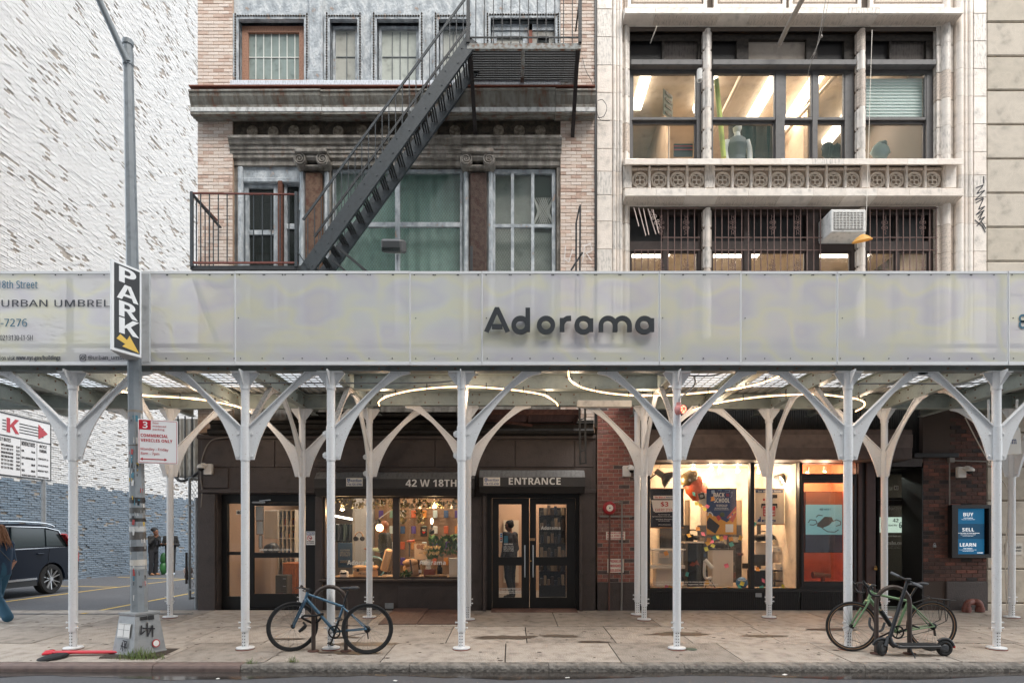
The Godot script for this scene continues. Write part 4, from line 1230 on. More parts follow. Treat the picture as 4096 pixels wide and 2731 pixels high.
const BEAM0 := 3.89
const BEAM1 := 4.15
func ibeam(a: Vector3,b: Vector3,y0: float,y1: float,w := 0.13) -> MB:
	# a rolled joist lying level from a to b
	var d := (b - a).normalized()
	var l := a.distance_to(b)
	var bs := Basis(d.cross(Vector3.UP).normalized(),Vector3.UP,-d)
	var c := (a+b)*0.5
	var m := MB.new()
	m.bev(Vector3(c.x,y0+0.007,c.z),Vector3(w,0.014,l),0.003,bs)
	m.bev(Vector3(c.x,y1 - 0.007,c.z),Vector3(w,0.014,l),0.003,bs)
	m.box(Vector3(c.x,(y0+y1)/2,c.z),Vector3(0.012,y1 - y0 - 0.028,l - 0.001),bs)
	return m

func sidewalk_shed() -> void:
	var s := thing("sidewalk_shed","white steel sidewalk canopy with arched brackets and a grey perforated mesh fence on top","canopy",Vector3(0,0,-9.4))
	var paint := M("post_paint",C(228,229,230),0.38,"chips",1.3)
	var green := M("joist_green",C(158,166,160),0.5,"soft",0.7,"bump",0.2)
	var gray := M("joist_gray",C(112,118,116),0.5,"soft",0.7,"bump",0.2)
	var dirty := M("flange_rusty",C(222,214,206),0.6,"streak",Vector3(2.5,2.5,2.5),"bump",0.3)
	# bracket outline: x out from the post's axis,y up
	var out := PackedVector2Array([Vector2(0.064,3.125),Vector2(0.854,BEAM0),Vector2(1.12,BEAM0),Vector2(1.12,BEAM0 - 0.022)])
	out.append_array(curve2([1.10,BEAM0 - 0.03,0.985,3.835,0.881,3.775,0.72,3.66,0.5715,3.52,0.37,3.262,0.235,3.0,0.168,2.81,0.128,2.66],3))
	out.append(Vector2(0.064,2.66))
	var br := MB.new().prism(out,Transform3D.IDENTITY,-0.009,0.009,true)
	var rim := MB.new()
	rim.bar(Vector3(0.066,3.13,0),Vector3(0.854,BEAM0+0.002,0),0.075,0.012)
	rim.box(Vector3(0.975,BEAM0 - 0.006,0),Vector3(0.27,0.01,0.075))
	for q in [Vector3(0.095,3.02,0),Vector3(0.098,2.71,0),Vector3(0.92,3.845,0)]: rim.cyl(q+Vector3(0,0,-0.022),q+Vector3(0,0,0.022),0.017,0.017,8)
	br.v.append_array(rim.v); br.n.append_array(rim.n); br.c.append_array(rim.c); br.t.append_array(rim.t)
	var bracket := br.done()
	var lug := MB.new().prism(V2([0.058,0.05,0.09,0.045,0.115,0.02,0.115,-0.02,0.09,-0.045,0.058,-0.05]),Transform3D.IDENTITY,-0.008,0.008).cyl(Vector3(0.095,0,-0.018),Vector3(0.095,0,0.018),0.014,0.014,8).done()
	var posts := [
		[291,8.26,"LRB"],[980,8.26,"LRB"],[1323,8.26,"RBl"],[1846,8.26,"RBl"],[2708,8.26,"LRB"],[3393,8.26,"LRB"],[3988,8.26,"LRB"],[-420,8.26,"LRB"],[4690,8.26,"LR"],
		[679,10.68,"LRF"],[1208,10.68,"LRF"],[1477,10.68,"RFl"],[1872,10.45,"LR"],[2577,10.45,"LRF"],[2550,10.95,"l"],[3077,10.68,"LF"],[3539,10.68,"LF"],[4049,10.68,"LRF"]]
	var turn := {"L": PI,"R": 0.0,"F": -PI/2,"B": PI/2}
	for k in posts.size():
		var x := px(posts[k][0],posts[k][1])
		var z: float = -posts[k][1]
		var g := ground(-z)
		var how: String = posts[k][2]
		var m := MB.new()
		var top := BEAM0 - 0.13
		m.tube(V3([Vector3(x,g+0.25,z),Vector3(x,2.63,z),Vector3(x,3.15,z),Vector3(x,BEAM0+0.01,z)]),0.056,20)
		var o := obj("post",m,paint,s)
		obj("collar",MB.new().lathe(V2([0.0,2.64,0.060,2.64,0.0635,2.645,0.0635,3.125,0.060,3.13,0.0,3.13]),Transform3D(Basis.IDENTITY,Vector3(x,0,z)),20),paint,o)
		var foot := MB.new().cyl(Vector3(x,g+0.015,z),Vector3(x,g+0.27,z),0.046,0.046,18)
		var fo := obj("foot_tube",foot,paint,o)
		var hm := MB.new()
		for i in 5:
			for a in [0.25,-0.45]: hm.cyl(Vector3(x+sin(a)*0.0455,g+0.06+i*0.042,z+cos(a)*0.0455),Vector3(x+sin(a)*0.047,g+0.06+i*0.042,z+cos(a)*0.047),0.0075,0.0075,7)
		obj("pin_holes",hm,M("black"),o,"","stuff")
		obj("base_plate",MB.new().lathe(V2([0,g+0.032,0.118,g+0.03,0.122,g+0.025,0.122,g+0.010,0,g+0.010]),Transform3D(Basis.IDENTITY,Vector3(x,0,z)),24),paint,o)
		obj("base_pad",MB.new().lathe(V2([0.126,g+0.0095,0.132,g - 0.02]),Transform3D(Basis.IDENTITY,Vector3(x,0,z)),20),M("rust_red"),o)
		var bolts := MB.new()
		for y in [0.30,0.375]: bolts.cyl(Vector3(x - 0.08,g+y,z+0.02),Vector3(x+0.08,g+y,z+0.02),0.009,0.009,8).ball(Vector3(x+0.078,g+y,z+0.02),Vector3(0.012,0.014,0.014),Basis.IDENTITY,6,4).ball(Vector3(x - 0.078,g+y,z+0.02),Vector3(0.012,0.014,0.014),Basis.IDENTITY,6,4)
		obj("cross_bolts",bolts,paint,o)
		if how == "l": continue
		var cap := MB.new().lathe(V2([0.0,top - 0.12,0.064,top - 0.12,0.066,top - 0.11,0.066,BEAM0+0.0,0.0,BEAM0]),Transform3D(Basis.IDENTITY,Vector3(x,0,z)),16)
		for a in 4:
			cap.prism(V2([0.055,top - 0.06,0.075,top - 0.06,0.19,BEAM0 - 0.03,0.19,BEAM0 - 0.003,0.055,BEAM0 - 0.003]),Transform3D(Basis.from_euler(Vector3(0,a*PI/2,0)),Vector3(x,0,z)),-0.006,0.006)
		cap.box(Vector3(x,BEAM0 - 0.008,z),Vector3(0.36,0.012,0.14))
		obj("post_head",cap,paint,o)
		for c in how:
			if c == "l":
				for y in [3.02,2.72]: at("lug",lug,paint,o,Transform3D(Basis.from_euler(Vector3(0,PI,0)),Vector3(x,y,z)))
			elif turn.has(c): at("bracket",bracket,dirty if c == "B" else paint,o,Transform3D(Basis.from_euler(Vector3(0,turn[c],0)),Vector3(x,0,z)))
	# joists and girders
	var bolt_fs := []
	var bolt := MB.new().lathe(V2([0.014,0,0.014,0.008,0.008,0.014,0,0.014]),Transform3D(Basis.from_euler(Vector3(PI/2,0,0)),Vector3.ZERO),7).done()
	obj("edge_girder",ibeam(Vector3(-11,0,-8.26),Vector3(11,0,-8.26),BEAM0+0.001,BEAM1,0.12),gray,s)
	obj("edge_girder",ibeam(Vector3(-11,0,-10.68),Vector3(-2.62,0,-10.68),BEAM0+0.001,BEAM1),green,s)
	obj("edge_girder",ibeam(Vector3(2.45,0,-10.68),Vector3(11,0,-10.68),BEAM0+0.001,BEAM1),green,s)
	for z in [-9.28,-10.42]:
		obj("cross_girder",ibeam(Vector3(-2.5,0,z),Vector3(2.3,0,z),BEAM0+0.003,BEAM1 - 0.004,0.14),green,s)
		for i in 24:
			for y in [BEAM0+0.06,BEAM1 - 0.06]:
				if i % 4 < 2: bolt_fs.append(Transform3D(Basis.IDENTITY,Vector3(-2.38+i*0.2+0.04*(i % 3),y,z+0.0065)))
	for i in 50: bolt_fs.append(Transform3D(Basis.IDENTITY,Vector3(-9.6+i*0.4+0.13*(i % 2),BEAM0+0.05,-8.2535)))
	for x in [-8.6,-7.4,-6.2,-4.98,-3.78,-2.56,2.36,3.52,4.71,5.75,6.80,7.95,9.1]:
		obj("joist",ibeam(Vector3(x,0,-8.34),Vector3(x,0,-11.42),BEAM0+0.005,BEAM1 - 0.002,0.12),green,s)
		for i in 9:
			for y in [BEAM0+0.06,BEAM1 - 0.06]: bolt_fs.append(Transform3D(Basis.from_euler(Vector3(0,PI/2*(1 if x < 0 else -1),0)),Vector3(x+(0.0065 if x < 0 else -0.0065),y,-8.6 - i*0.28 - 0.06*(i % 2))))
	many("bolts",bolt,M("bolt_rust",C(126,98,82),0.7),s,bolt_fs)
	# roof sheets: a wired translucent strip over the kerb side,ribbed steel behind
	var lit := M("translucent_sheet",C(232,236,240),0.5)
	lit.backlight_enabled = true
	lit.backlight = C(225,230,236)
	var x := -11.0
	while x < 11.0:
		var w := 1.19
		obj("roof_light",MB.new().qd(Vector3(x,4.165,-8.32),Vector3(x+w - 0.01,4.165,-8.32),Vector3(x+w - 0.01,4.165,-10.2),Vector3(x,4.165,-10.2)),lit,s)
		var m := MB.new()
		var n := 14
		for i in n:
			var xa := x+w*i/n
			var up := 0.03*(i % 2)
			var zb := -10.46 if x > -1.1 and x < 1.5 else -11.44
			m.qo(Vector3(xa,4.17+up,-10.21),Vector3(xa+w/n*0.75,4.17+up,-10.21),Vector3(xa+w/n*0.75,4.17+up,zb),Vector3(xa,4.17+up,zb),Vector3.DOWN)
			m.qo(Vector3(xa+w/n*0.75,4.17+up,-10.21),Vector3(xa+w/n,4.20 - up,-10.21),Vector3(xa+w/n,4.20 - up,zb),Vector3(xa+w/n*0.75,4.17+up,zb),Vector3(0.3,-1,0))
		obj("ribbed_sheet",m,M("deck_steel",C(186,186,182),0.55,"soft",0.6),s)
		x += w
	var wires := MB.new()
	for i in 150: wires.bx(-11+i*0.147,-11+i*0.147+0.012,4.155,4.162,-10.2,-8.32)
	for i in 13: wires.bx(-11,11,4.153,4.161,-8.40 - i*0.147,-8.388 - i*0.147)
	obj("wire_grid",wires,M("wire_gray",C(150,150,150),0.6),s,"","stuff")
	# the mesh fence
	var mesh_m := sheer("fence_mesh",C(255,254,250,0.60),0.5,"moire",Vector3(0.35,0.6,0.35))
	mesh_m.uv1_offset = Vector3(0.2,0.1,0)
	var white := M("fence_edge",C(232,233,234),0.5)
	var cuts := [-760.0,-40.0,940.0,1640.0,1928.0,2638.0,2964.0,3350.0,4034.0,4740.0]
	var screws := []
	for i in cuts.size() - 1:
		var a := survey(cuts[i],cuts[i+1],1085,1460,8.1)
		a[1] -= 0.004
		var dz := -8.1+0.004*(i % 3)
		var o := obj("fence_panel",MB.new().bx(a[0],a[1],a[2]+0.045,a[3] - 0.035,dz - 0.003,dz),mesh_m,s)
		obj("panel_edge",MB.new().bx(a[0],a[1],a[2],a[2]+0.045,dz - 0.03,dz+0.004).bx(a[0],a[1],a[3] - 0.035,a[3],dz - 0.03,dz+0.004).bx(a[0],a[0]+0.012,a[2],a[3],dz - 0.03,dz+0.003).bx(a[1] - 0.008,a[1],a[2],a[3],dz - 0.03,dz+0.003),white,o)
		var xx: float = a[0]+0.06
		while xx < a[1]:
			for y in [a[2]+0.09,a[3] - 0.05,(a[2]+a[3])/2 if xx < a[0]+0.1 else a[3] - 0.05]: screws.append(Transform3D(Basis.IDENTITY,Vector3(xx+rnd(-.02,.02),y,dz)))
			xx += rnd(0.25,0.34)
	many("screws",MB.new().lathe(V2([0.009,0,0.009,0.004,0,0.006]),Transform3D(Basis.from_euler(Vector3(PI/2,0,0)),Vector3.ZERO),6).done(),M("screw_dark",C(60,60,62),0.5),s,screws)
	for u in [-420,291,980,1323,1846,2708,3393,3988,4690]:
		var q := px(u,8.26)
		obj("fence_post",MB.new().bx(q - 0.03,q+0.03,BEAM1,5.22,-8.23,-8.17),gray,s)
	obj("fence_brace",MB.new().bar(Vector3(px(815,8.5),5.2,-8.25),Vector3(px(905,9.3),4.2,-9.35),0.06,0.06),gray,s)
	obj("fence_brace",MB.new().bar(Vector3(px(3400,8.5),5.2,-8.25),Vector3(px(3400,8.5),4.2,-9.2),0.06,0.06),gray,s)
	obj("fence_rail",MB.new().bx(-11,11,5.17,5.22,-8.17,-8.13).bx(-11,11,4.2,4.25,-8.17,-8.13),gray,s)
	# the print on the fence
	var ink := M("print_gray",C(64,66,72),0.6)
	var teal := M("print_teal",C(66,112,134),0.6)
	var z := 8.088
	ftext(s,"lettering","18th Street",-10,148,1121,1153,z,teal,"sans")
	ftext(s,"lettering","URBAN UMBREL",4,437,1199,1227,z,ink,"sans")
	ftext(s,"lettering","68-7276",-45,106,1275,1306,z,teal,"sans")
	ftext(s,"lettering","0213130-I1-SH",-2,129,1340,1361,z,ink,"sans")
	ftext(s,"lettering","ion visit",0,57,1423,1440,z,ink,"sans")
	ftext(s,"lettering","www.nyc.gov/buildings",62,240,1421,1444,z,ink)
	ftext(s,"lettering","@urban_umbre",350,510,1420,1441,z,ink,"sans")
	var fz := Transform3D(Basis.IDENTITY,Vector3(0,0,-z))
	var sq := PackedVector2Array()
	for c in [[0,331,1427],[1,331,1436],[2,326,1441],[2,323,1443]]: pass
	for i in 25:
		var t := TAU*i/24
		var cx := cos(t)
		var sy := sin(t)
		sq.append(Vector2(px(330,z)+signf(cx)*pow(absf(cx),0.45)*0.042,py(1430,z)+signf(sy)*pow(absf(sy),0.45)*0.042))
	var c0 := Vector2(px(330,z),py(1430,z))
	var rg := PackedVector2Array()
	var rh := PackedVector2Array()
	for i in 11:
		rg.append(c0+Vector2.from_angle(PI*i/10)*0.021)
		rh.append(c0+Vector2.from_angle(PI+PI*i/10)*0.021)
	obj("camera_mark",stroke([sq.slice(0,13),sq.slice(12,25),rg,rh,V2([px(336,z),py(1424,z),px(336.5,z),py(1424,z)])],0.008,fz,0,0.003),ink,s)
	var s8 := []
	for c in [[0.0,0.0],[0.0,0.085]]:
		for h in 2:
			var q := PackedVector2Array()
			for i in 11: q.append(Vector2(px(4094,z),py(1298,z))+Vector2(c[0],c[1])+Vector2.from_angle(PI*h+PI*i/10)*0.045)
			s8.append(q)
	obj("blue_mark",stroke(s8,0.028,fz,0,0.003),teal,s)
	# raised letters of the shop's name
	var sg := thing("raised_letters","seven dark grey raised letters spelling Adorama on the mesh fence","sign",p(2283,1340,8.06))
	var lm := M("letter_gray",C(58,62,66),0.45)
	var u := 104.0/290.0
	var base := py(1336,8.06)
	var fl := Transform3D(Basis.IDENTITY,Vector3(0,0,-8.06))
	var half := func(cx: float,side: int) -> PackedVector2Array:   # half a bowl
		var q := PackedVector2Array()
		for i in 14: q.append(Vector2(px(cx,8.06)+cos(PI*(i - 0.5)/12+side*PI)*0.094,base+0.115+sin(PI*(i - 0.5)/12+side*PI)*0.094))
		return q
	var stem := func(cx: float,y0: float,y1: float) -> PackedVector2Array: return V2([px(cx,8.06),base+y0,px(cx,8.06),base+y1])
	var arch := func(cx: float,r: float) -> PackedVector2Array:
		var q := V2([px(cx,8.06) - r,base+0.025])
		for i in 13: q.append(Vector2(px(cx,8.06)+cos(PI - PI*i/12)*r,base+0.21 - r+sin(PI*i/12)*r))
		q.append(Vector2(px(cx,8.06)+r,base+0.025))
		return q
	var letters := [
		["letter_a",[V2([px(1946,8.06),base+0.025,px(1988,8.06),base+0.345,px(2031,8.06),base+0.025]),V2([px(1968,8.06),base+0.095,px(2010,8.06),base+0.095])]],
		["letter_d",[half.call(2082,0),half.call(2082,1),stem.call(2111,0.025,0.35)]],
		["letter_o",[half.call(2184,0),half.call(2184,1)]],
		["letter_r",[stem.call(2248,0.025,0.21),V2([px(2248,8.06),base+0.13,px(2256,8.06),base+0.18,px(2268,8.06),base+0.207,px(2284,8.06),base+0.21])]],
		["letter_a",[half.call(2334,0),half.call(2334,1),stem.call(2363,0.025,0.205)]],
		["letter_m",[arch.call(2431.5,0.098),arch.call(2488.5,0.098)]],
		["letter_a",[half.call(2577,0),half.call(2577,1),stem.call(2606,0.025,0.205)]]]
	for l in letters:
		var m := MB.new()
		for i in l[1].size():
			var e := stroke([l[1][i]],0.063,fl,0.0,0.035+0.0006*i)
			m.v.append_array(e.v); m.n.append_array(e.n); m.c.append_array(e.c); m.t.append_array(e.t)
		obj(l[0],m,lm,sg)
	# light lines: bent tubes that hang level under the roof
	var lit_tube := glow("light_tube",C(255,200,138),2.1)
	var yl := 3.83
	var on := func(uu: float,vv: float) -> Vector3: return p(uu,vv,F*(yl - 1.6)/(2140.0 - vv))
	var strips := [["leftmost, a gentle bow over the side door",[[470,1560],[566,1581],[720,1590],[830,1602],[940,1624],[1000,1645]]],
		["a wide arch over the display window and entrance",[[1517,1622],[1513,1610],[1530,1594],[1565,1580],[1650,1561],[1767,1549],[1870,1546],[1945,1550],[2065,1561],[2165,1577],[2199,1592],[2226,1612],[2231,1622]]],
		["a long hook starting at the fence",[[2274,1486],[2276,1512],[2288,1527],[2312,1542],[2345,1555],[2430,1572],[2540,1582],[2610,1581],[2697,1580],[2770,1574],[2900,1561],[3007,1542],[3064,1526],[3117,1505]]],
		["rightmost, an arch ending in a tight hook",[[2754,1645],[2812,1626],[2850,1615],[2945,1599],[3068,1585],[3213,1577],[3278,1577],[3378,1588],[3428,1595],[3456,1607],[3460,1618],[3452,1630],[3424,1645]]]]
	for k in 4:
		var q := []
		for w in strips[k][1]: q.append(on.call(w[0],w[1]))
		var path := curve(q,4)
		var t := thing("light_line","bent warm light tube under the canopy, "+strips[k][0],"lamp",q[0],"light tubes under the canopy")
		obj("light_tube",MB.new().tube(path,0.0095,8),lit_tube,t)
		var back := PackedVector3Array()
		for w in path: back.append(w+Vector3(0,0.02,0))
		obj("channel",MB.new().tube(back,0.012,6),M("galvanized"),t)
		var clips := MB.new()
		for i in range(3,path.size() - 2,5): clips.bar(path[i]+Vector3(0,-0.016,0),path[i]+Vector3(0,0.07,0),0.012,0.03)
		obj("clip",clips,M("black_metal"),t,"","stuff")
		for i in 3:
			var l := OmniLight3D.new()
			l.name = "tube_light"
			l.light_color = C(255,226,196)
			l.light_energy = 0.07
			l.light_size = 0.08
			l.omni_range = 12
			l.omni_attenuation = 2.0
			l.shadow_enabled = true
			l.position = path[int(path.size()*(0.2+0.3*i))]+Vector3(0,-0.06,0) - orgs[t]
			t.add_child(l,true)
	# pipes and the small fittings
	var pipe := M("galvanized")
	single("conduit_pipe",MB.new().tube(curve([Vector3(-4.6,3.80,-8.5),Vector3(-3.0,3.80,-8.5),Vector3(-1.4,3.80,-8.5),Vector3(-0.9,3.83,-8.5),Vector3(-0.5,3.95,-8.6)]),0.011,6),pipe,"thin grey conduit pipe run along the canopy edge left of the centre post","pipe","conduit pipes under the canopy")
	single("conduit_pipe",MB.new().tube(curve([Vector3(4.7,3.79,-8.5),Vector3(5.8,3.79,-8.5),Vector3(6.5,3.79,-8.5),Vector3(7.2,3.85,-8.6)]),0.011,6),pipe,"thin grey conduit pipe under the right hand end of the canopy edge","pipe","conduit pipes under the canopy")
	single("conduit_pipe",MB.new().tube(curve([p(2620,1492,8.4),p(2660,1503,8.4),p(2775,1503,8.4),p(2850,1502,8.4),p(2910,1486,8.5)]),0.012,6).tube(curve([p(2776,1503,8.4),p(2780,1535,8.4),p(2750,1570,8.3),p(2722,1590,8.2),p(2717,1618,8.18)]),0.012,6),pipe,"grey conduit loop feeding the red lamp on its post","pipe","conduit pipes under the canopy")
	var red := thing("red_lamp","small red caged warning lamp on a white canopy post","lamp",p(2722,1640,8.18))
	var c := p(2722,1640,8.17)
	obj("lamp_body",MB.new().cyl(c+Vector3(-0.04,0.0,-0.02),c+Vector3(0.02,0,0.05),0.065,0.06,16).box(c+Vector3(-0.02,0.05,-0.03),Vector3(0.05,0.12,0.06)),M("lamp_rose",C(208,140,136),0.5),red)
	obj("lamp_glass",MB.new().ball(c+Vector3(0.02,0,0.05),Vector3(0.05,0.055,0.045),Basis.IDENTITY,14,8),glow("red_lamp_glow",C(255,120,92),1.6),red)
	var cage := MB.new()
	for a in 3:
		var arc := []
		for i in 9: arc.append(c+Vector3(0.02,0,0.05)+Basis.from_euler(Vector3(0,0,a*PI/3))*Vector3(cos(PI*i/8)*0.058,0,sin(PI*i/8)*0.06))
		cage.tube(V3(arc),0.005,5)
	obj("cage",cage,M("red_dull",C(176,70,62),0.5),red)
	single("cable_box",MB.new().bev((p(2309,1603,10.2)+p(2525,1630,10.2))/2,Vector3(0.94,0.115,0.12),0.008),M("box_gray",C(206,202,194),0.5,"soft",1),"long pale grey cable box hung under the canopy over the brick pier","cable box")
	var hang := thing("hanging_sign","white double sided hanging sign with dark blue lettering by the right hand post","sign",p(4014,1820,9.8))
	var a := survey(3938,4092,1714,1818,9.8)
	obj("sign_board",MB.new().box(Vector3((a[0]+a[1])/2,(a[2]+a[3])/2,-9.8),Vector3(a[1] - a[0],a[3] - a[2],0.1),Basis.from_euler(Vector3(0,0.25,0.05))),M("sign_white",C(226,218,206),0.6),hang)
	text(hang,"lettering","com",Transform3D(Basis.from_euler(Vector3(0,0.25,0.05)),p(4040,1766,9.72)+Vector3(0.02,0,0)),-0.11,0.13,-0.04,0.04,M("print_navy",C(40,48,96),0.6),"serif_bold")
	for w in [3956,4070]: obj("hanger",MB.new().cyl(p(w,1720,9.8),p(w,1598,9.8),0.018),paint,hang)

func fire_escape() -> void:
	var t := thing("fire_escape","black iron fire escape with two railed platforms joined by a steep stair","fire escape",Vector3(-2,6.4,-11))
	var iron := M("escape_iron",C(52,58,62),0.5,"blot",1.6,"bump",0.5)
	var rust := M("escape_rust",C(255,255,255),0.7,"rust",1.3,"bump",0.6)
	var dark := M("escape_dark",C(40,42,44),0.55,"blot",1.6,"bump",0.5)
	var fd := 10.55   # the outer face
	var bd := 11.46
	# left platform with railing
	var x0 := px(766,fd)
	var x1 := px(1190,fd)
	var y0 := py(1062,fd)
	var top := py(773,fd)
	var pl := obj("platform",MB.new().bx(x0 - 0.03,x1+0.06,y0 - 0.07,y0,-fd - 0.04,-fd).bx(x0 - 0.03,x0+0.02,y0 - 0.068,y0 - 0.002,-bd,-fd - 0.04).bx(x1,x1+0.05,y0 - 0.068,y0 - 0.002,-bd,-fd - 0.04),dark,t)
	for i in 14: obj("slat",MB.new().bx(x0+0.02,x1,y0 - 0.03,y0 - 0.01,-fd - 0.07 - i*0.062,-fd - 0.115 - i*0.062),dark,pl)
	var rl := obj("railing",MB.new().bar(Vector3(x0,top,-fd),Vector3(x1,top - 0.02,-fd),0.035,0.02).bar(Vector3(x0,top,-fd),Vector3(x0,top,-bd),0.03,0.02).bar(Vector3(x0,y0+0.05,-fd),Vector3(x1,y0+0.05,-fd),0.03,0.03),M("rail_red",C(116,66,58),0.7,"blot",2.0),t)
	for u in [766.0,1184.0]: obj("rail_post",MB.new().bev(Vector3(px(u,fd),(y0+top)/2,-fd),Vector3(0.05,top - y0+0.05,0.05),0.004),iron,rl)
	var nb := 12
	for i in range(1,nb): obj("baluster",MB.new().bx(lerpf(x0,x1,float(i)/nb) - 0.008,lerpf(x0,x1,float(i)/nb)+0.008,y0+0.05,top - 0.01,-fd - 0.008,-fd+0.008),iron,rl)
	for i in range(1,6): obj("baluster",MB.new().bx(x0 - 0.008,x0+0.008,y0,top - 0.01,lerpf(-fd,-bd,i/6.0) - 0.008,lerpf(-fd,-bd,i/6.0)+0.008),iron,rl)
	obj("brace",MB.new().bar(Vector3(x0,top,-fd),Vector3(px(885),py(915),-11.46),0.05,0.02),iron,t)
	# right platform
	var a0 := px(1868,fd)
	var a1 := px(2325,fd)
	var ay := py(172,fd)
	var pr := obj("platform",MB.new().bx(a0,a1,ay - 0.1,ay,-fd - 0.05,-fd).bx(a0,a0+0.05,ay - 0.099,ay - 0.001,-bd,-fd - 0.05).bx(a1 - 0.05,a1,ay - 0.099,ay - 0.001,-bd,-fd - 0.05).bx(px(2085,fd),px(2100,fd),ay - 0.08,ay - 0.03,-bd,-fd - 0.05).bx(a0,a1,ay - 0.099,ay - 0.001,-bd,-bd+0.05),rust,t)
	for i in 15: obj("slat",MB.new().bx(a0+0.05,a1 - 0.05,ay - 0.035,ay - 0.012,-fd - 0.08 - i*0.055,-fd - 0.112 - i*0.055),dark,pr)
	var r2 := obj("railing",MB.new().bar(Vector3(a0,ay+1.0,-fd),Vector3(a1,ay+1.0,-fd),0.03,0.03).bar(Vector3(a0,ay+0.1,-fd),Vector3(a1,ay+0.1,-fd),0.02,0.02).bar(Vector3(a1,ay+1.0,-fd),Vector3(a1,ay+1.0,-bd),0.03,0.03),dark,t)
	for x in [a0+0.02,a1 - 0.02]: obj("rail_post",MB.new().bx(x - 0.03,x+0.03,ay,ay+1.0,-fd - 0.03,-fd+0.03),dark,r2)
	nb = 13
	for i in range(1,nb): obj("baluster",MB.new().bx(lerpf(a0,a1,float(i)/nb) - 0.008,lerpf(a0,a1,float(i)/nb)+0.008,ay,ay+1.0,-fd - 0.008,-fd+0.008),dark,r2)
	for u in [[1880,1902],[2312,2290]]: obj("strut",MB.new().bar(p(u[0],185,fd+0.02),p(u[1],548,11.5),0.07,0.055),M("strut_rust",C(70,56,54),0.7,"rust",1.5),t)
	# stair: two stringers,perforated treads between,two handrails with balusters
	var so := 10.56
	var si := 11.16
	var s0 := Vector3(px(1222,so),py(1080,so),0)
	var s1 := Vector3(px(1872,so),py(178,so),0)
	var dir := (s1 - s0).normalized()
	for k in 2:
		var z := -so if k == 0 else -si
		var m := MB.new()
		var b := Basis(dir,Vector3.BACK.cross(dir),Vector3.BACK)
		m.bev((s0+s1)/2+Vector3(0,0,z),Vector3((s1 - s0).length()+0.25,0.235,0.012),0.003,b)
		for s in [-1.0,1.0]: m.bev((s0+s1)/2+Vector3(0,0,z - 0.025)+b.y*s*0.115,Vector3((s1 - s0).length()+0.25,0.014,0.06),0.003,b)
		for i in 20: m.ball((s0).lerp(s1,(i+0.5)/20.0)+Vector3(0,0,z+0.008)+b.y*(0.05 if i % 2 else -0.05),Vector3(0.014,0.014,0.01),Basis.IDENTITY,6,4)
		obj("stringer",m,iron,t)
	var n := 19
	for i in n:
		var c := s0.lerp(s1,(i+0.6)/n)
		var m := MB.new()
		for j in 3: m.box(Vector3(c.x+(j - 1)*0.045,c.y - 0.03,-(so+si)/2),Vector3(0.026,0.03,si - so - 0.03))
		obj("tread",m,dark,t)
	for k in 2:
		var z := -so if k == 0 else -si
		var up := Vector3(0,0.90,0)
		var ha := s0+up+Vector3(-0.05,0,z)
		var hb := s1+up+Vector3(0.0,0,z)
		var h := obj("handrail",MB.new().bar(ha,hb,0.022,0.04),iron if k == 0 else dark,t)
		for i in 24:
			var c := s0.lerp(s1,(i+0.3)/24.0)+Vector3(0,0,z)
			obj("baluster",MB.new().bx(c.x - 0.007,c.x+0.007,c.y+0.05,c.y+0.89,z - 0.007,z+0.007),iron,h)
	obj("brace",MB.new().bar(p(1195,840,fd),p(1185,1000,fd),0.03,0.02).bar(p(1185,1000,fd),p(1235,1075,fd),0.03,0.02),iron,t)
	# the lowest balcony with its drop ladder,seen under and over the canopy
	var lo := thing("rusty_balcony","rust brown iron balcony with a hanging drop ladder under the canopy over the entrance","balcony",Vector3(0.3,3.8,-11))
	var rr := M("balcony_rust",C(120,72,58),0.8,"rust",1.4,"bump",0.6)
	var b0 := px(1900,10.6)
	var b1 := px(2324,10.6)
	var by := 3.80
	var bp := obj("platform",MB.new().bx(b0,b1,by - 0.03,by+0.07,-10.64,-10.6).bx(b0,b0+0.05,by - 0.03,by+0.03,-11.46,-10.64).bx(b1 - 0.06,b1,by - 0.03,by+0.05,-11.46,-10.64).bx(b0,b1,by - 0.05,by,-11.46,-11.42),rr,lo)
	for i in 13: obj("slat",MB.new().bx(b0+0.05,b1 - 0.06,by - 0.006,by+0.012,-10.68 - i*0.058,-10.715 - i*0.058),rr,bp)
	obj("bearer",MB.new().bar(Vector3(px(2110,11),by - 0.02,-11.4),Vector3(px(2110,11),by - 0.02,-10.66),0.03,0.05).bar(p(1960,1680,11.2),p(2130,1702,11.0),0.02,0.05),rr,lo)
	var lad := MB.new()
	for u in [2318.0,2340.0]: lad.bar(p(u,1640,10.5)+Vector3(0,0.25,0),p(u+3,1855,10.5),0.035,0.02)
	obj("ladder",lad,M("black_metal"),lo)
	for v in [1672,1742,1800,1850]: obj("rung",MB.new().cyl(p(2318,v+6,10.5),p(2342,v,10.5),0.012,0.012,6),M("black_metal"),lo)
	obj("ladder_top",MB.new().bar(p(2321,820,10.6),p(2318,1500,10.6),0.03,0.03).bar(p(2305,890,10.7),p(2303,1500,10.7),0.03,0.03).bar(p(2319,825,10.6),p(2304,895,10.7),0.02,0.02).bar(p(2285,1080,10.6),p(2330,1010,10.6),0.03,0.03),dark,lo)
	obj("rail_end",MB.new().bar(p(1886,985,10.6),p(1884,1520,10.6),0.05,0.03),dark,lo)
	obj("lower_rail",MB.new().bar(p(1345,985,10.6),p(1620,1215,10.6),0.04,0.04).bar(p(1330,1040,10.6),p(1560,1240,10.6),0.03,0.03),dark,t)

func street_things() -> void:
	opposite_side()
	lamp_post()
	signs()
	wall_fittings()
	lot_things()
	pavement_things()

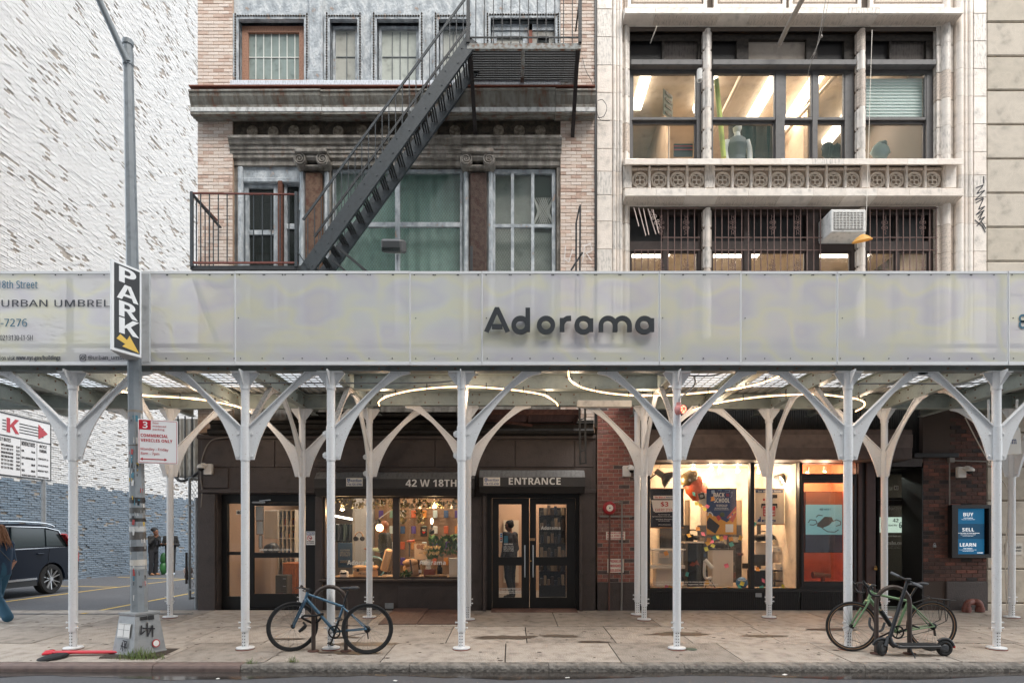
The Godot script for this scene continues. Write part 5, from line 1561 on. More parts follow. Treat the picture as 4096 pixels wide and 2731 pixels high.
func opposite_side() -> void:
	# the house across the street,which the windows mirror
	var b := thing("opposite_building","tan stone building across the street, seen only as a reflection in the windows","building",Vector3(0,0,6.5))
	var hs := []
	for i in 9:
		for j in 7: hs.append([-20.5+i*4.6,-18.0+i*4.6,1.2+j*4.0,3.9+j*4.0])
	obj("wall",holed(-24,24,-0.2,28.5,6.9,0.4,hs),M("opposite_stone",C(140,136,132),0.85,"soft",0.3),b)
	obj("core",MB.new().bx(-24,24,-0.2,28.4,7.2,14),M("opposite_dark",C(70,74,76),0.4),b)
	for j in 7: obj("string_course",MB.new().bx(-24,24,0.3+j*4.0,0.6+j*4.0,6.2,6.5),M("opposite_stone"),b)

func lamp_post() -> void:
	var t := thing("lamp_post","grey octagonal street lamp post covered in stickers on a tapered square base","lamp post",p(556,2600,8.05))
	var paint := M("lamp_gray",C(138,144,148),0.45,"soft",1.2,"bump",0.15)
	var g := ground(8.05)
	var foot := Vector3(px(556,8.05),g,-8.05)
	var base := M("lamp_base_gray",C(150,152,153),0.4,"soft",1.4,"bump",0.2,0.2)
	var bm := MB.new()
	var tw := Basis.from_euler(Vector3(0,-0.42,0))
	var lv := [[0.0,0.235],[0.02,0.235],[0.03,0.225],[0.52,0.165],[0.535,0.175],[0.56,0.175],[0.565,0.13]]
	for i in lv.size() - 1:
		for k in 4:
			var r := Basis.from_euler(Vector3(0,-0.42+k*PI/2,0))
			var a: float = lv[i][1]
			var c: float = lv[i+1][1]
			bm.qo(foot+r*Vector3(-c,lv[i+1][0],c),foot+r*Vector3(c,lv[i+1][0],c),foot+r*Vector3(a,lv[i][0],a),foot+r*Vector3(-a,lv[i][0],a),r*Vector3(0,0.3,1))
	bm.box(foot+Vector3(0,0.555,0),Vector3(0.27,0.02,0.27),tw)
	obj("base",bm,base,t)
	var top := p(510,172,8.0)
	var pole := MB.new()
	var q := []
	var rs := []
	for i in 6:
		q.append((foot+Vector3(0,0.55,0)).lerp(top,i/5.0))
		rs.append(lerpf(0.104,0.058,i/5.0))
	pole.tube(V3(q),rs,8)
	for i in range(0,pole.v.size(),3):
		var g3 := (pole.v[i+2] - pole.v[i]).cross(pole.v[i+1] - pole.v[i]).normalized()
		for k in 3: pole.n[i+k] = g3
	obj("pole",pole,paint,t)
	obj("cap",MB.new().tube(V3([top+Vector3(0,-0.03,0),top+Vector3(0,0.03,0),top+Vector3(0,0.05,0)]),[0.07,0.072,0.04],8),paint,t)
	obj("clamp",MB.new().tube(V3([p(511,262,8.0),p(510,205,8.0)]),0.068,8).ball(p(500,245,7.93),Vector3(0.02,0.02,0.02)),paint,t)
	obj("arm",MB.new().tube(V3([p(506,245,7.95),p(392,-5,7.7),p(330,-150,7.5),p(290,-300,7.3)]),[0.045,0.04,0.036,0.032],10),paint,t)
	# stickers,tape and scrawls,wrapped round the shaft
	var at_v := func(v: float) -> Vector3:
		var y := py(v,8.0)
		return (foot+Vector3(0,0.55,0)).lerp(top,clampf((y - foot.y - 0.55)/(top.y - foot.y - 0.55),0,1))
	var rad := func(v: float) -> float: return lerpf(0.104,0.058,clampf((py(v,8.0) - foot.y - 0.55)/(top.y - foot.y - 0.55),0,1))
	var bands := [[1640,1650,C(150,140,130)],[1780,1784,C(110,100,92)],[1990,2012,C(60,60,62)],[2030,2052,C(92,92,90)],[2072,2086,C(58,56,54)],[2105,2125,C(206,206,204)],[2128,2158,C(96,92,88)],[2185,2205,C(62,60,60)],[2238,2262,C(214,208,198)],[2266,2276,C(190,190,188)]]
	for b in bands:
		var m := MB.new()
		m.tube(V3([at_v.call(b[1]),at_v.call(b[0])]),[rad.call(b[1])+0.002,rad.call(b[0])+0.002],8,false)
		obj("tape",m,M("tape_%s" % b[2].to_html(),b[2],0.5,"grain",2.0),t)
	var rg := RandomNumberGenerator.new()
	rg.seed = 7
	var cols := [C(214,214,212),C(36,36,38),C(206,172,60),C(70,130,150),C(176,60,56),C(150,150,148),C(90,92,96),C(230,228,224)]
	for i in 64:
		var v := rg.randf_range(1760,2400)
		if i < 12: v = rg.randf_range(1650,1900)
		var c: Vector3 = at_v.call(v)
		var side := floorf(rg.randf_range(-1,2))
		var ang := (side+0.0)*PI/4+0.55
		var b := Basis.from_euler(Vector3(0,ang,0))*Basis.from_euler(Vector3(0,0,rg.randf_range(-.2,.2)))
		obj("sticker",MB.new().box(c+Basis.from_euler(Vector3(0,ang,0))*Vector3(rg.randf_range(-.015,.015),0,rad.call(v)*0.935),Vector3(rg.randf_range(.02,.07),rg.randf_range(.02,.085),0.002),b),M("sticker_tone%d" % (i % 8),cols[i % 8],0.55,"grain",3.0),t)
	var fb := Transform3D(tw,foot+tw*Vector3(0,0.3,0.205))
	fb.basis = tw*Basis.from_euler(Vector3(-0.12,0,0))
	obj("notice",MB.new().box(fb*Vector3(-0.01,0.03,0.004),Vector3(0.25,0.19,0.002),fb.basis),M("white"),t)
	obj("notice_lines",MB.new().box(fb*Vector3(-0.01,0.03,0.006),Vector3(0.003,0.17,0.001),fb.basis).box(fb*Vector3(-0.01,0.04,0.0065),Vector3(0.23,0.003,0.001),fb.basis).box(fb*Vector3(-0.01,0.115,0.006),Vector3(0.23,0.003,0.001),fb.basis).box(fb*Vector3(-0.01,-0.055,0.006),Vector3(0.23,0.003,0.001),fb.basis),M("ink"),t)
	var sc := []
	for c in [[-0.02,-0.22,0.0,-0.12,0.02,-0.24],[0.03,-0.1,0.06,-0.2,0.08,-0.12,0.04,-0.16],[0.0,-0.1,0.09,-0.11],[-0.03,-0.17,0.1,-0.19]]: sc.append(V2(c))
	obj("scrawl",stroke(sc,0.014,fb,0.008,0.01),M("ink"),t)
	var rb := tw*Basis.from_euler(Vector3(0,PI/2,0))
	var f2 := Transform3D(rb*Basis.from_euler(Vector3(-0.12,0,0)),foot+rb*Vector3(0,0.3,0.205))
	sc = []
	for c in [[-0.1,0.1,-0.12,-0.02,-0.06,0.02],[-0.02,0.13,-0.03,-0.06,0.05,0.08,0.04,-0.08],[-0.09,0.06,0.08,0.03]]: sc.append(V2(c))
	obj("scrawl",stroke(sc,0.018,f2,0.003,0.005),M("ink"),t)
	obj("sticker",MB.new().box(f2*Vector3(-0.06,0.19,0.004),Vector3(0.09,0.05,0.002),f2.basis).box(f2*Vector3(0.04,0.19,0.004),Vector3(0.08,0.06,0.002),f2.basis),M("black"),t)
	obj("sticker",MB.new().cyl(f2*Vector3(0.08,-0.17,0.003),f2*Vector3(0.08,-0.17,0.006),0.055,0.055,20),M("red"),t)
	obj("sticker",MB.new().cyl(f2*Vector3(0.08,-0.17,0.006),f2*Vector3(0.08,-0.17,0.008),0.042,0.042,20),M("white"),t)
	obj("footing",MB.new().bev(Vector3(foot.x+0.05,g - 0.02,foot.z+0.02),Vector3(0.78,0.06,0.62),0.02),M("joint_dark",C(104,94,86),0.9,"pave",0.5,"bump",1.0),t)

func signs() -> void:
	# the parking arrow sign: a three sided box with its corner to the right
	var a := p(443,1398,7.5)
	var c := p(565,1432,7.86)
	var x := Vector3(c.x - a.x,0,c.z - a.z).normalized()
	var f := Transform3D(Basis(x,Vector3.UP,x.cross(Vector3.UP)),Vector3(a.x,py(1398,7.5),a.z))
	var w := Vector2(c.x - a.x,c.z - a.z).length()
	var h := py(1033,7.5) - py(1398,7.5)
	var t := thing("arrow_sign","tall black and white PARK sign with a yellow arrow on the lamp post","sign",f.origin)
	var back := p(525,1400,8.1)
	var m := MB.new()
	m.bev(f*Vector3(w/2,h/2,-0.012),Vector3(w,h,0.024),0.004,f.basis)
	obj("front_panel",m,M("sign_enamel",C(236,236,236),0.35),t)
	m = MB.new()
	var ea := f*Vector3(0.01,0,-0.03)
	for y in [[0.0,h]]:
		m.qo(ea,ea+Vector3(0,h,0),Vector3(back.x,ea.y+h,back.z),Vector3(back.x,ea.y,back.z),Vector3(-1,0,-0.2))
		m.tri(ea+Vector3(0,0.002,0),f*Vector3(w,0.002,-0.03),Vector3(back.x,ea.y+0.002,back.z),Vector3.DOWN,Vector3.DOWN,Vector3.DOWN)
	m.bx(c.x - 0.005,px(594,7.86),ea.y - 0.05,ea.y+h - 0.03,-7.9,-7.87)
	obj("side_panel",m,M("sign_gray",C(186,188,190),0.5,"soft",1),t)
	obj("black_field",MB.new().box(f*Vector3(w/2+0.004,h/2+0.004,0.002),Vector3(w - 0.065,h - 0.07,0.004),f.basis),M("sign_black",C(36,36,37),0.4),t)
	var ff := Transform3D(f.basis,f*Vector3(0,0,0.004))
	var rows := [["P",0.045,0.215,0.24,0.80],["A",0.235,0.405,0.17,0.88],["R",0.425,0.595,0.24,0.86],["K",0.61,0.785,0.24,0.90]]
	for r in rows: text(t,"letter",r[0],ff,r[3]*w,r[4]*w,h*(1 - r[2]),h*(1 - r[1]),M("sign_white_print",C(238,238,238),0.4),"sans_bold",0.003,1.0)
	var ar := V2([0.16,0.86,0.28,0.80,0.50,0.845,0.58,0.79,0.90,0.955,0.34,0.93,0.44,0.895])
	for i in ar.size(): ar[i] = Vector2(ar[i].x*w,h*(1 - ar[i].y))
	obj("arrow",MB.new().prism(ar,ff,0.0,0.003),M("sign_yellow",C(232,192,84),0.45),t)
	# kerb regulation sign
	a = p(550,1852,7.93)
	x = Vector3(0.93,0,-0.36).normalized()
	f = Transform3D(Basis(x,Vector3.UP,x.cross(Vector3.UP)),a)
	t = thing("parking_rules_sign","white and red commercial vehicles parking rules sign on the lamp post","sign",a)
	w = 0.475
	h = 0.60
	obj("plate",MB.new().bev(f*Vector3(w/2,h/2,0),Vector3(w,h,0.006),0.002,f.basis),M("sign_enamel"),t)
	var redm := M("sign_red",C(186,32,48),0.45)
	var lf := Transform3D(f.basis,f*Vector3(0,0,0.004))
	var put := func(s,u0,u1,v0,v1,mm,kind): text(t,"lettering",s,lf,u0*w,u1*w,h*(1 - v1),h*(1 - v0),mm,kind,0.002)
	var q := Rect2(0.035,0.04,0.28,0.2)
	obj("border",outline_box(f,w,h,0.014,0.005),redm,t)
	obj("red_square",MB.new().box(f*Vector3(w*0.175,h*0.87,0.0045),Vector3(w*0.29,h*0.21,0.002),f.basis),redm,t)
	lf.origin = f*Vector3(0,0,0.006)
	put.call("3",0.12,0.24,0.055,0.205,M("sign_white_print"),"sans_bold")
	lf.origin = f*Vector3(0,0,0.004)
	put.call("hour",0.37,0.52,0.05,0.095,redm,"sans")
	put.call("metered",0.37,0.70,0.125,0.165,redm,"sans")
	put.call("parking",0.37,0.66,0.195,0.25,redm,"sans")
	put.call("COMMERCIAL",0.07,0.75,0.33,0.40,redm,"sans_bold")
	put.call("VEHICLES ONLY",0.07,0.86,0.44,0.51,redm,"sans_bold")
	put.call("Monday - Friday",0.07,0.76,0.64,0.72,redm,"sans")
	put.call("8am - 7pm",0.07,0.53,0.745,0.82,redm,"sans")
	var aw := V2([0.05,0.90,0.12,0.865,0.12,0.89,0.66,0.89,0.66,0.865,0.73,0.90,0.66,0.935,0.66,0.91,0.12,0.91,0.12,0.935])
	for i in aw.size(): aw[i] = Vector2(aw[i].x*w,h*(1 - aw[i].y))
	obj("arrow",MB.new().prism(aw,lf,0.0,0.002),redm,t)
	# the garage's board of rates,square to the street
	var X := -12.55
	t = thing("rates_board","white parking rates board with a red letter K and red arrow on grey poles","sign",Vector3(X,0.12,-14.8))
	var fz := Transform3D(Basis(Vector3(0,0,-1),Vector3.UP,Vector3.RIGHT),Vector3(X,0,0))
	var dd := func(u: float) -> float: return -X*F/(2048.0 - u)
	obj("board",MB.new().bx(X - 0.06,X,3.10,4.60,-15.95,-12.9),M("sign_enamel"),t)
	obj("board_edge",MB.new().bx(X - 0.07,X+0.006,3.06,3.10,-15.98,-12.87).bx(X - 0.07,X+0.006,4.60,4.64,-15.98,-12.87).bx(X - 0.07,X+0.006,4.05,4.08,-15.98,-12.87).bx(X - 0.07,X+0.006,3.1,4.6,-15.98,-15.95),M("sign_black"),t)
	for z in [-15.75,-13.2]: obj("pole",MB.new().cyl(Vector3(X - 0.02,0.1,z),Vector3(X - 0.02,3.08,z),0.055),M("galvanized"),t)
	var rp := M("sign_red")
	var bp := M("ink")
	fz.origin.x = X+0.002
	var tx := func(s,u0,u1,y0,y1,mm,kind): text(t,"lettering",s,fz,dd.call(u0),dd.call(u1),y0,y1,mm,kind,0.003)
	tx.call("K",24.0,74.0,4.16,4.52,rp,"sans_bold")
	tx.call("PAR",-160.0,-14.0,4.16,4.52,rp,"sans_bold")
	var gl := MB.new()
	for i in 4: gl.bx(X,X+0.003,4.20+i*0.075,4.225+i*0.075,-15.72,-14.95).bx(X,X+0.003,4.20+i*0.075,4.225+i*0.075,-14.56,-14.45)
	obj("rule",gl,bp,t)
	obj("arrow",MB.new().prism(V2([15.55,4.14,15.55,4.53,15.86,4.32]),fz,0,0.005),rp,t)
	tx.call("DAILY RATES",-20.0,40.0,3.92,4.01,bp,"sans_bold")
	tx.call("MONTHLY RATES",84.0,138.0,3.90,4.01,bp,"sans_bold")
	tx.call("BICYCLE",156.0,184.0,3.92,4.0,bp,"sans_bold")
	tx.call("PARKING",156.0,184.0,3.80,3.88,bp,"sans_bold")
	var left := ["SUV'S & MINIVAN ADD","10' / 11' / 100' / 15' FT","SUPER SIZE SUV & PICK UP ADD","EARLY BIRD IN 6-10AM","UP TO 24 HRS","UP TO 12 HRS","UP TO 10 HRS"]
	for i in 7:
		tx.call(left[i],2.0,50.0,3.80 - i*0.092,3.855 - i*0.092,bp,"sans_bold")
		tx.call(["12.69","25.35","29.50","33.00","50.00","250.00","258.00"][i],62.0,76.0,3.80 - i*0.092,3.855 - i*0.092,bp,"sans_bold")
	for r in [["CARS","718.85",3.74],["SUV'S & MINIVAN ADD","168.95",3.56],["VAN","3000.00",3.40],["TRUCK","5000.00",3.24]]:
		tx.call(r[0],84.0,84.0+r[0].length()*2.4,r[2],r[2]+0.055,bp,"sans_bold")
		tx.call(r[1],122.0,138.0,r[2],r[2]+0.055,bp,"sans_bold")
	for r in [["CAPACITY: 6",3.60],["FLAT RATE (24 HRS) 8.45",3.42],["MONTHLY 126.71",3.28]]: tx.call(r[0],150.0,190.0,r[1],r[1]+0.05,bp,"sans_bold")
	tx.call("10.375% NYC PARKING TAX EXTRA",84.0,140.0,3.12,3.165,bp,"sans_bold")
	tx.call("10.375% NYC PARKING TAX EXTRA",148.0,192.0,3.12,3.16,bp,"sans_bold")
	for u in [80.0,145.0]: obj("rule",MB.new().bx(X,X+0.003,3.1,4.05,-dd.call(u) - 0.008,-dd.call(u)),bp,t)

func outline_box(f: Transform3D,w: float,h: float,inset: float,lw: float) -> MB:
	var m := MB.new()
	for s in [0,1]:
		m.box(f*Vector3(w/2,inset if s == 0 else h - inset,0.0042),Vector3(w - 2*inset,lw,0.002),f.basis)
		m.box(f*Vector3(inset if s == 0 else w - inset,h/2,0.0043),Vector3(lw,h - 2*inset,0.002),f.basis)
	return m

func camera_dome(label: String,u: float,v: float,side: float) -> void:
	var o := p(u,v,11.5)
	var t := thing("security_camera",label,"camera",o,"white dome cameras on the house fronts")
	var w := M("camera_white",C(226,222,216),0.4)
	obj("wall_box",MB.new().bev(o+Vector3(0,0,0.05),Vector3(0.16,0.21,0.09),0.012),w,t)
	var c := o+Vector3(side*0.085,0.03,0.16)
	obj("arm",MB.new().tube(curve([o+Vector3(0,0.07,0.09),o+Vector3(side*0.05,0.09,0.14),c+Vector3(0,0.05,0)]),0.026,10),w,t)
	obj("housing",MB.new().lathe(V2([0,0.06,0.04,0.055,0.075,0.02,0.08,-0.005,0.075,-0.02,0.06,-0.022]),Transform3D(Basis.IDENTITY,c),18),w,t)
	obj("dome",MB.new().ball(c+Vector3(0,-0.02,0),Vector3(0.057,0.06,0.057),Basis.IDENTITY,16,10),M("dome_black",C(24,24,27),0.08),t)

func gate_sign(where: String,u0: float,v0: float,d: float) -> void:
	var t := thing("gate_maker_sign","small white gate maker's plate with blue lettering "+where,"sign",p(u0,v0+33,d),"gate maker's plates")
	obj("plate",face(u0,u0+66,v0,v0+33,d - 0.004,0.004),M("plate_cream",C(232,224,210),0.5),t)
	var n := M("print_blue",C(44,74,130),0.5)
	obj("emblem",MB.new().prism(V2([px(u0+4,d),py(v0+3,d),px(u0+16,d),py(v0+3,d),px(u0+16,d),py(v0+14,d),px(u0+10,d),py(v0+20,d),px(u0+4,d),py(v0+14,d)]),Transform3D(Basis.IDENTITY,Vector3(0,0,-d+0.004)),0,0.003),n,t)
	ftext(t,"lettering","G",u0+6,u0+14,v0+5,v0+16,d - 0.007,M("sign_white_print"),"serif_bold")
	ftext(t,"lettering","uardian",u0+17,u0+62,v0+5,v0+15,d - 0.004,n,"serif_bold")
	ftext(t,"lettering","GATES",u0+26,u0+58,v0+17,v0+20,d - 0.004,M("galvanized"),"sans")
	ftext(t,"lettering","718-725-4700",u0+3,u0+62,v0+22.5,v0+30,d - 0.004,n)

func wall_sign(label: String,s: Array,u0: float,u1: float,v0: float,v1: float) -> void:
	var t := thing("fire_notice",label,"sign",p((u0+u1)/2,v1,11.47),"red lettered fire notices on the brick pier")
	obj("plate",face(u0,u1,v0,v1,11.465,0.005),M("plate_cream"),t)
	var n := s.size()
	for i in n:
		var a := v0+(v1 - v0)*(i+0.2)/n
		ftext(t,"lettering",s[i],u0+4,u1 - 4,a,a+(v1 - v0)/n*0.6,11.464,M("sign_red"))

func wall_fittings() -> void:
	camera_dome("white dome camera beside the lamp post on the brown shop front",838,1878,-1)
	camera_dome("white dome camera on the red brick pier beside the fire bell",2505,1886,1)
	camera_dome("white dome camera above the lit blue poster case",3838,1890,1)
	gate_sign("over the left end of the display window",1384,1911,11.2)
	gate_sign("left of the word ENTRANCE",1934,1909,11.2)
	wall_sign("white fire bell notice with red lettering under the red bell",["WHEN BELL RINGS","CALL FIRE OR","POLICE DEPARTMENT"],2425,2501,2126,2159)
	wall_sign("white sprinklers throughout building notice, middle one on the brick pier",["SPRINKLERS","THROUGHOUT","BUILDING"],2430,2495,2235,2290)
	wall_sign("white sprinkler shut off valve notice, lowest on the brown pier foot",["AUTOMATIC SPRINKLER","SHUT OFF VALVE","LOCATED 11 FT.","OPPOSITE THIS SIGN"],2427,2492,2358,2412)
	# notice at the side door
	var t := thing("no_smoking_sign","small white and blue no smoking notice beside the side door","sign",p(1241,2179,11.44))
	obj("plate",face(1224,1259,2125,2179,11.44,0.005),M("sign_enamel"),t)
	obj("blue_field",face(1226,1257,2127,2140,11.438,0.003),M("notice_blue",C(48,92,142),0.5),t)
	ftext(t,"lettering","NOTICE",1228,1255,2129,2138,11.434,M("sign_white_print"))
	var c := Vector2(px(1241.5),py(2151))
	obj("red_ring",stroke([V2([c.x - 0.03,c.y+0.03,c.x+0.03,c.y - 0.03])],0.009,Transform3D(Basis.IDENTITY,Vector3(0,0,-11.438)),0,0.002).lathe(V2([0.048,0,0.048,0.003,0.038,0.003,0.038,0]),Transform3D(Basis.from_euler(Vector3(PI/2,0,0)),Vector3(c.x,c.y,-11.438)),20),M("sign_red"),t)
	obj("cigarette",face(1234,1248,2150,2153,11.4385,0.001),M("ink"),t)
	ftext(t,"lettering","NO SMOKING",1227,1256,2163,2168,11.438,M("ink"))
	ftext(t,"lettering","WITHIN 25 FT OF BUILDING ENTRANCE",1227,1256,2171,2174,11.438,M("ink"))
	# fire bell with its pipes
	t = thing("fire_bell","round red fire alarm bell with white centre on the brick pier","bell",p(2437,2032,11.45))
	var o := p(2437,2032,11.46)
	var fwd := Basis.from_euler(Vector3(PI/2,0,0))
	obj("gong",MB.new().lathe(V2([0.128,0,0.128,0.035,0.118,0.055,0.09,0.07,0.07,0.075,0.0,0.078]),Transform3D(fwd,o),28),M("bell_red",C(160,30,38),0.3),t)
	obj("plate",MB.new().lathe(V2([0.066,0.076,0.066,0.083,0.0,0.085]),Transform3D(fwd,o),22),M("plate_cream"),t)
	obj("bolt",MB.new().ball(o+Vector3(0,0,0.085),Vector3(0.014,0.014,0.012)),M("ink"),t)
	t = thing("sprinkler_pipes","two thin brown pipes on a cross bar down the brick pier","pipe",p(2460,2440,11.44))
	var br := M("brown_paint")
	obj("pipe",MB.new().tube(curve([p(2440,2060,11.44),p(2438,2200,11.44),p(2437,2430,11.44),p(2438,2440,11.42)]),0.018,8),M("pipe_rust",C(96,66,58),0.7),t)
	obj("pipe",MB.new().tube(curve([p(2446,2010,11.44),p(2478,2008,11.44),p(2488,2012,11.44),p(2488,2030,11.44),p(2488,2300,11.44),p(2486,2455,11.44)]),0.017,8),M("pipe_gray",C(128,122,116),0.6),t)
	obj("cross_bar",MB.new().bx(px(2398),px(2526),py(2069),py(2061),-11.48,-11.45),M("pipe_gray"),t)
	# lit poster case
	t = thing("poster_case","black wall case with a lit blue BUY SELL LEARN poster on the dark brick","poster case",p(3872,2232,11.42))
	obj("case",holed(px(3792),px(3954),py(2230),py(2020),-11.38,0.12,[survey(3816,3939,2034,2216)]),M("shop_black"),t)
	var blues := [C(8,98,140),C(12,70,102),C(8,96,138)]
	var words_ := [["BUY","Free Shipping","Shop online & pick up in store.",""],["SELL","Earn Top Dollar for Used Equipment","See an employee at our Trade/Sell","desk for an instant quote."],["LEARN","Free Seminars","For a list of our upcoming events, visit","adorama.com/nyc/events."]]
	for i in 3:
		var v := 2034.0+i*60.7
		var gl := glow("lit_poster%d" % i,blues[i],0.12)
		var po := obj("lit_poster",face(3816,3939,v,v+60.7,11.44,0.01),gl,t)
		var lw := glow("lit_print",C(240,242,244),0.15)
		ftext(po,"lettering",words_[i][0],[3855,3851,3841][i],[3895,3898,3906][i],v+16,v+30,11.439,lw)
		ftext(po,"lettering",words_[i][1],[3857,3829,3856][i],[3892,3920,3891][i],v+35,v+40,11.439,lw)
		ftext(po,"lettering",words_[i][2],[3848,3844,3839][i],[3902,3904,3907][i],v+42,v+45,11.439,lw,"sans")
		if words_[i][3]: ftext(po,"lettering",words_[i][3],3852,3896,v+47,v+50,11.439,lw,"sans")
		if i == 2: ftext(po,"lettering","ADORAMA",3910,3934,v+53,v+57,11.439,lw)
	t = thing("brass_plaque","pale metal name plaque on the beige wall behind the end post","plaque",p(4058,2220,11.5))
	obj("plate",face(4025,4092,2172,2219,11.5,0.008),M("plaque_metal",C(196,188,176),0.4,"",1,"",1,0.3),t)
	ftext(t,"lettering","ADAMS",4042,4088,2184,2194,11.499,M("print_gray2",C(92,92,90),0.5))
	ftext(t,"lettering","& COMPANY",4046,4088,2199,2205,11.499,M("print_gray2"))
	# flood lamp behind the fence
	t = thing("flood_lamp","dark grey box flood lamp tilted down on a thin post behind the fence","lamp",p(1588,1460,9.6))
	var b := Basis.from_euler(Vector3(0.35,-0.25,-0.12))
	obj("housing",MB.new().bev(p(1575,985,9.6),Vector3(0.36,0.2,0.24),0.03,b),M("flood_gray",C(84,84,84),0.5),t)
	obj("lens",MB.new().box(p(1575,985,9.6)+b*Vector3(0,-0.06,0.125),Vector3(0.32,0.07,0.01),b),M("pane_dark"),t)
	obj("post",MB.new().cyl(p(1590,1020,9.62),p(1590,1520,9.62),0.025),M("galvanized"),t)
	# window air conditioner
	t = thing("air_conditioner","white window air conditioner with a slatted front in the grilled window","air conditioner",p(3392,940,11.2))
	var f := 11.25
	var q := survey(3326,3466,836,928,f)
	var body := M("ac_white",C(218,216,212),0.45,"soft",1.5)
	obj("case",MB.new().bev(Vector3((q[0]+q[1])/2,(q[2]+q[3])/2,-11.5),Vector3(q[1] - q[0],q[3] - q[2],0.5),0.015),body,t)
	obj("recess",MB.new().bx(q[0]+0.05,q[1] - 0.06,q[2]+0.05,q[3] - 0.05,-11.252,-11.249),M("ac_dark",C(112,106,98),0.6),t)
	for i in 11: obj("slat",MB.new().bx(q[0]+0.05,q[1] - 0.06,q[2]+0.06+i*0.031,q[2]+0.07+i*0.031,-11.248,-11.232),body,t)
	for i in 9: obj("grille_bar",MB.new().bx(q[0]+0.08+i*0.066,q[0]+0.088+i*0.066,q[2]+0.05,q[3] - 0.05,-11.247,-11.23),body,t)
	t = thing("amber_dish","amber dish shaped lamp cover hung by a cord under the air conditioner","lamp",p(3452,960,10.9))
	var am := M("shade_amber",C(222,178,96),0.4)
	am.backlight_enabled = true
	am.backlight = C(200,150,60)
	obj("shade",MB.new().lathe(V2([0.03,0.03,0.10,-0.01,0.17,-0.075,0.168,-0.085,0.095,-0.025,0.02,0.01]),Transform3D(Basis.from_euler(Vector3(0.25,0,0.15)),p(3450,945,10.85)),20),am,t)
	obj("cord",MB.new().cyl(p(3465,925,10.85),p(3490,120,11.2),0.005,0.005,5),M("off_white"),t)
	# rods and cables on the white front
	single("flagpole_socket",MB.new().tube(V3([p(3118,178,11.55),p(3150,110,11.1),p(3225,-30,10.2)]),0.045,12),M("rod_gray",C(150,142,134),0.5,"soft",1.5),"thick grey slanting pole fixed over the middle window","pole")
	single("short_rod",MB.new().cyl(p(2602,172,11.7),p(2628,105,11.3),0.012,0.012,8),M("off_white"),"short pale rod sticking out of the left transom","rod")
	var co := []
	for i in 60: co.append(p(2799,280,11.42)+Vector3(cos(i*0.95)*0.045,-i*0.0035,sin(i*0.95)*0.045))
	single("coil_lamp",MB.new().tube(V3(co),0.013,6),M("white"),"white coiled tube lamp fixed beside the left upper window","lamp")
	var wires := MB.new()
	wires.tube(curve([p(3305,-5,10.9),p(3268,190,11.1),p(3235,290,11.3),p(3232,420,11.6)]),0.006,5)
	wires.tube(curve([p(3318,-5,10.9),p(3285,140,11.1),p(3262,200,11.1),p(3240,240,11.3)]),0.004,5)
	wires.ball(p(3288,145,11.1),Vector3(0.02,0.03,0.02)).ball(p(3258,215,11.15),Vector3(0.018,0.03,0.02))
	single("stay_wires",wires,M("rod_gray"),"thin stay wires with knots in front of the middle window","wire")
	var w2 := MB.new()
	w2.tube(curve([p(2392,402,11.48),p(2412,400,11.4),p(2428,430,11.4),p(2415,465,11.4),p(2392,470,11.48)]),0.006,5)
	w2.tube(curve([p(2330,230,11.47),p(2345,285,11.45),p(2375,345,11.4),p(2395,470,11.45),p(2440,482,11.45)]),0.005,5)
	single("loose_cable",w2,M("ink"),"loose black cable looped between the cream brick and white piers","cable")
	var w3 := MB.new()
	w3.tube(curve([p(1000,1745,11.4),p(880,1752,11.42),p(835,1770,11.44),p(808,1830,11.46),p(800,1900,11.46),p(806,1960,11.46),p(803,2030,11.46)]),0.011,6)
	single("gray_cable",w3,M("pipe_gray"),"grey cable drooping round the camera on the brown front","cable")
	single("wall_conduit",MB.new().cyl(p(3812,1842,11.45),p(3962,1846,11.45),0.014).box(p(3806,1840,11.45),Vector3(0.1,0.09,0.07)).cyl(p(3800,1845,11.45),p(3800,2020,11.45),0.012),M("pipe_gray"),"grey conduit and junction box on dark brick above the poster case","pipe")
	single("white_cable",MB.new().tube(curve([p(3862,1668,11.4),p(3930,1800,11.3),p(3995,1900,11.0),p(4030,1950,10.8),p(4036,2000,10.75),p(4024,2250,10.75),p(4030,2440,10.75)]),0.011,6),M("off_white"),"white cable drooping down beside the rear right hand post","cable")

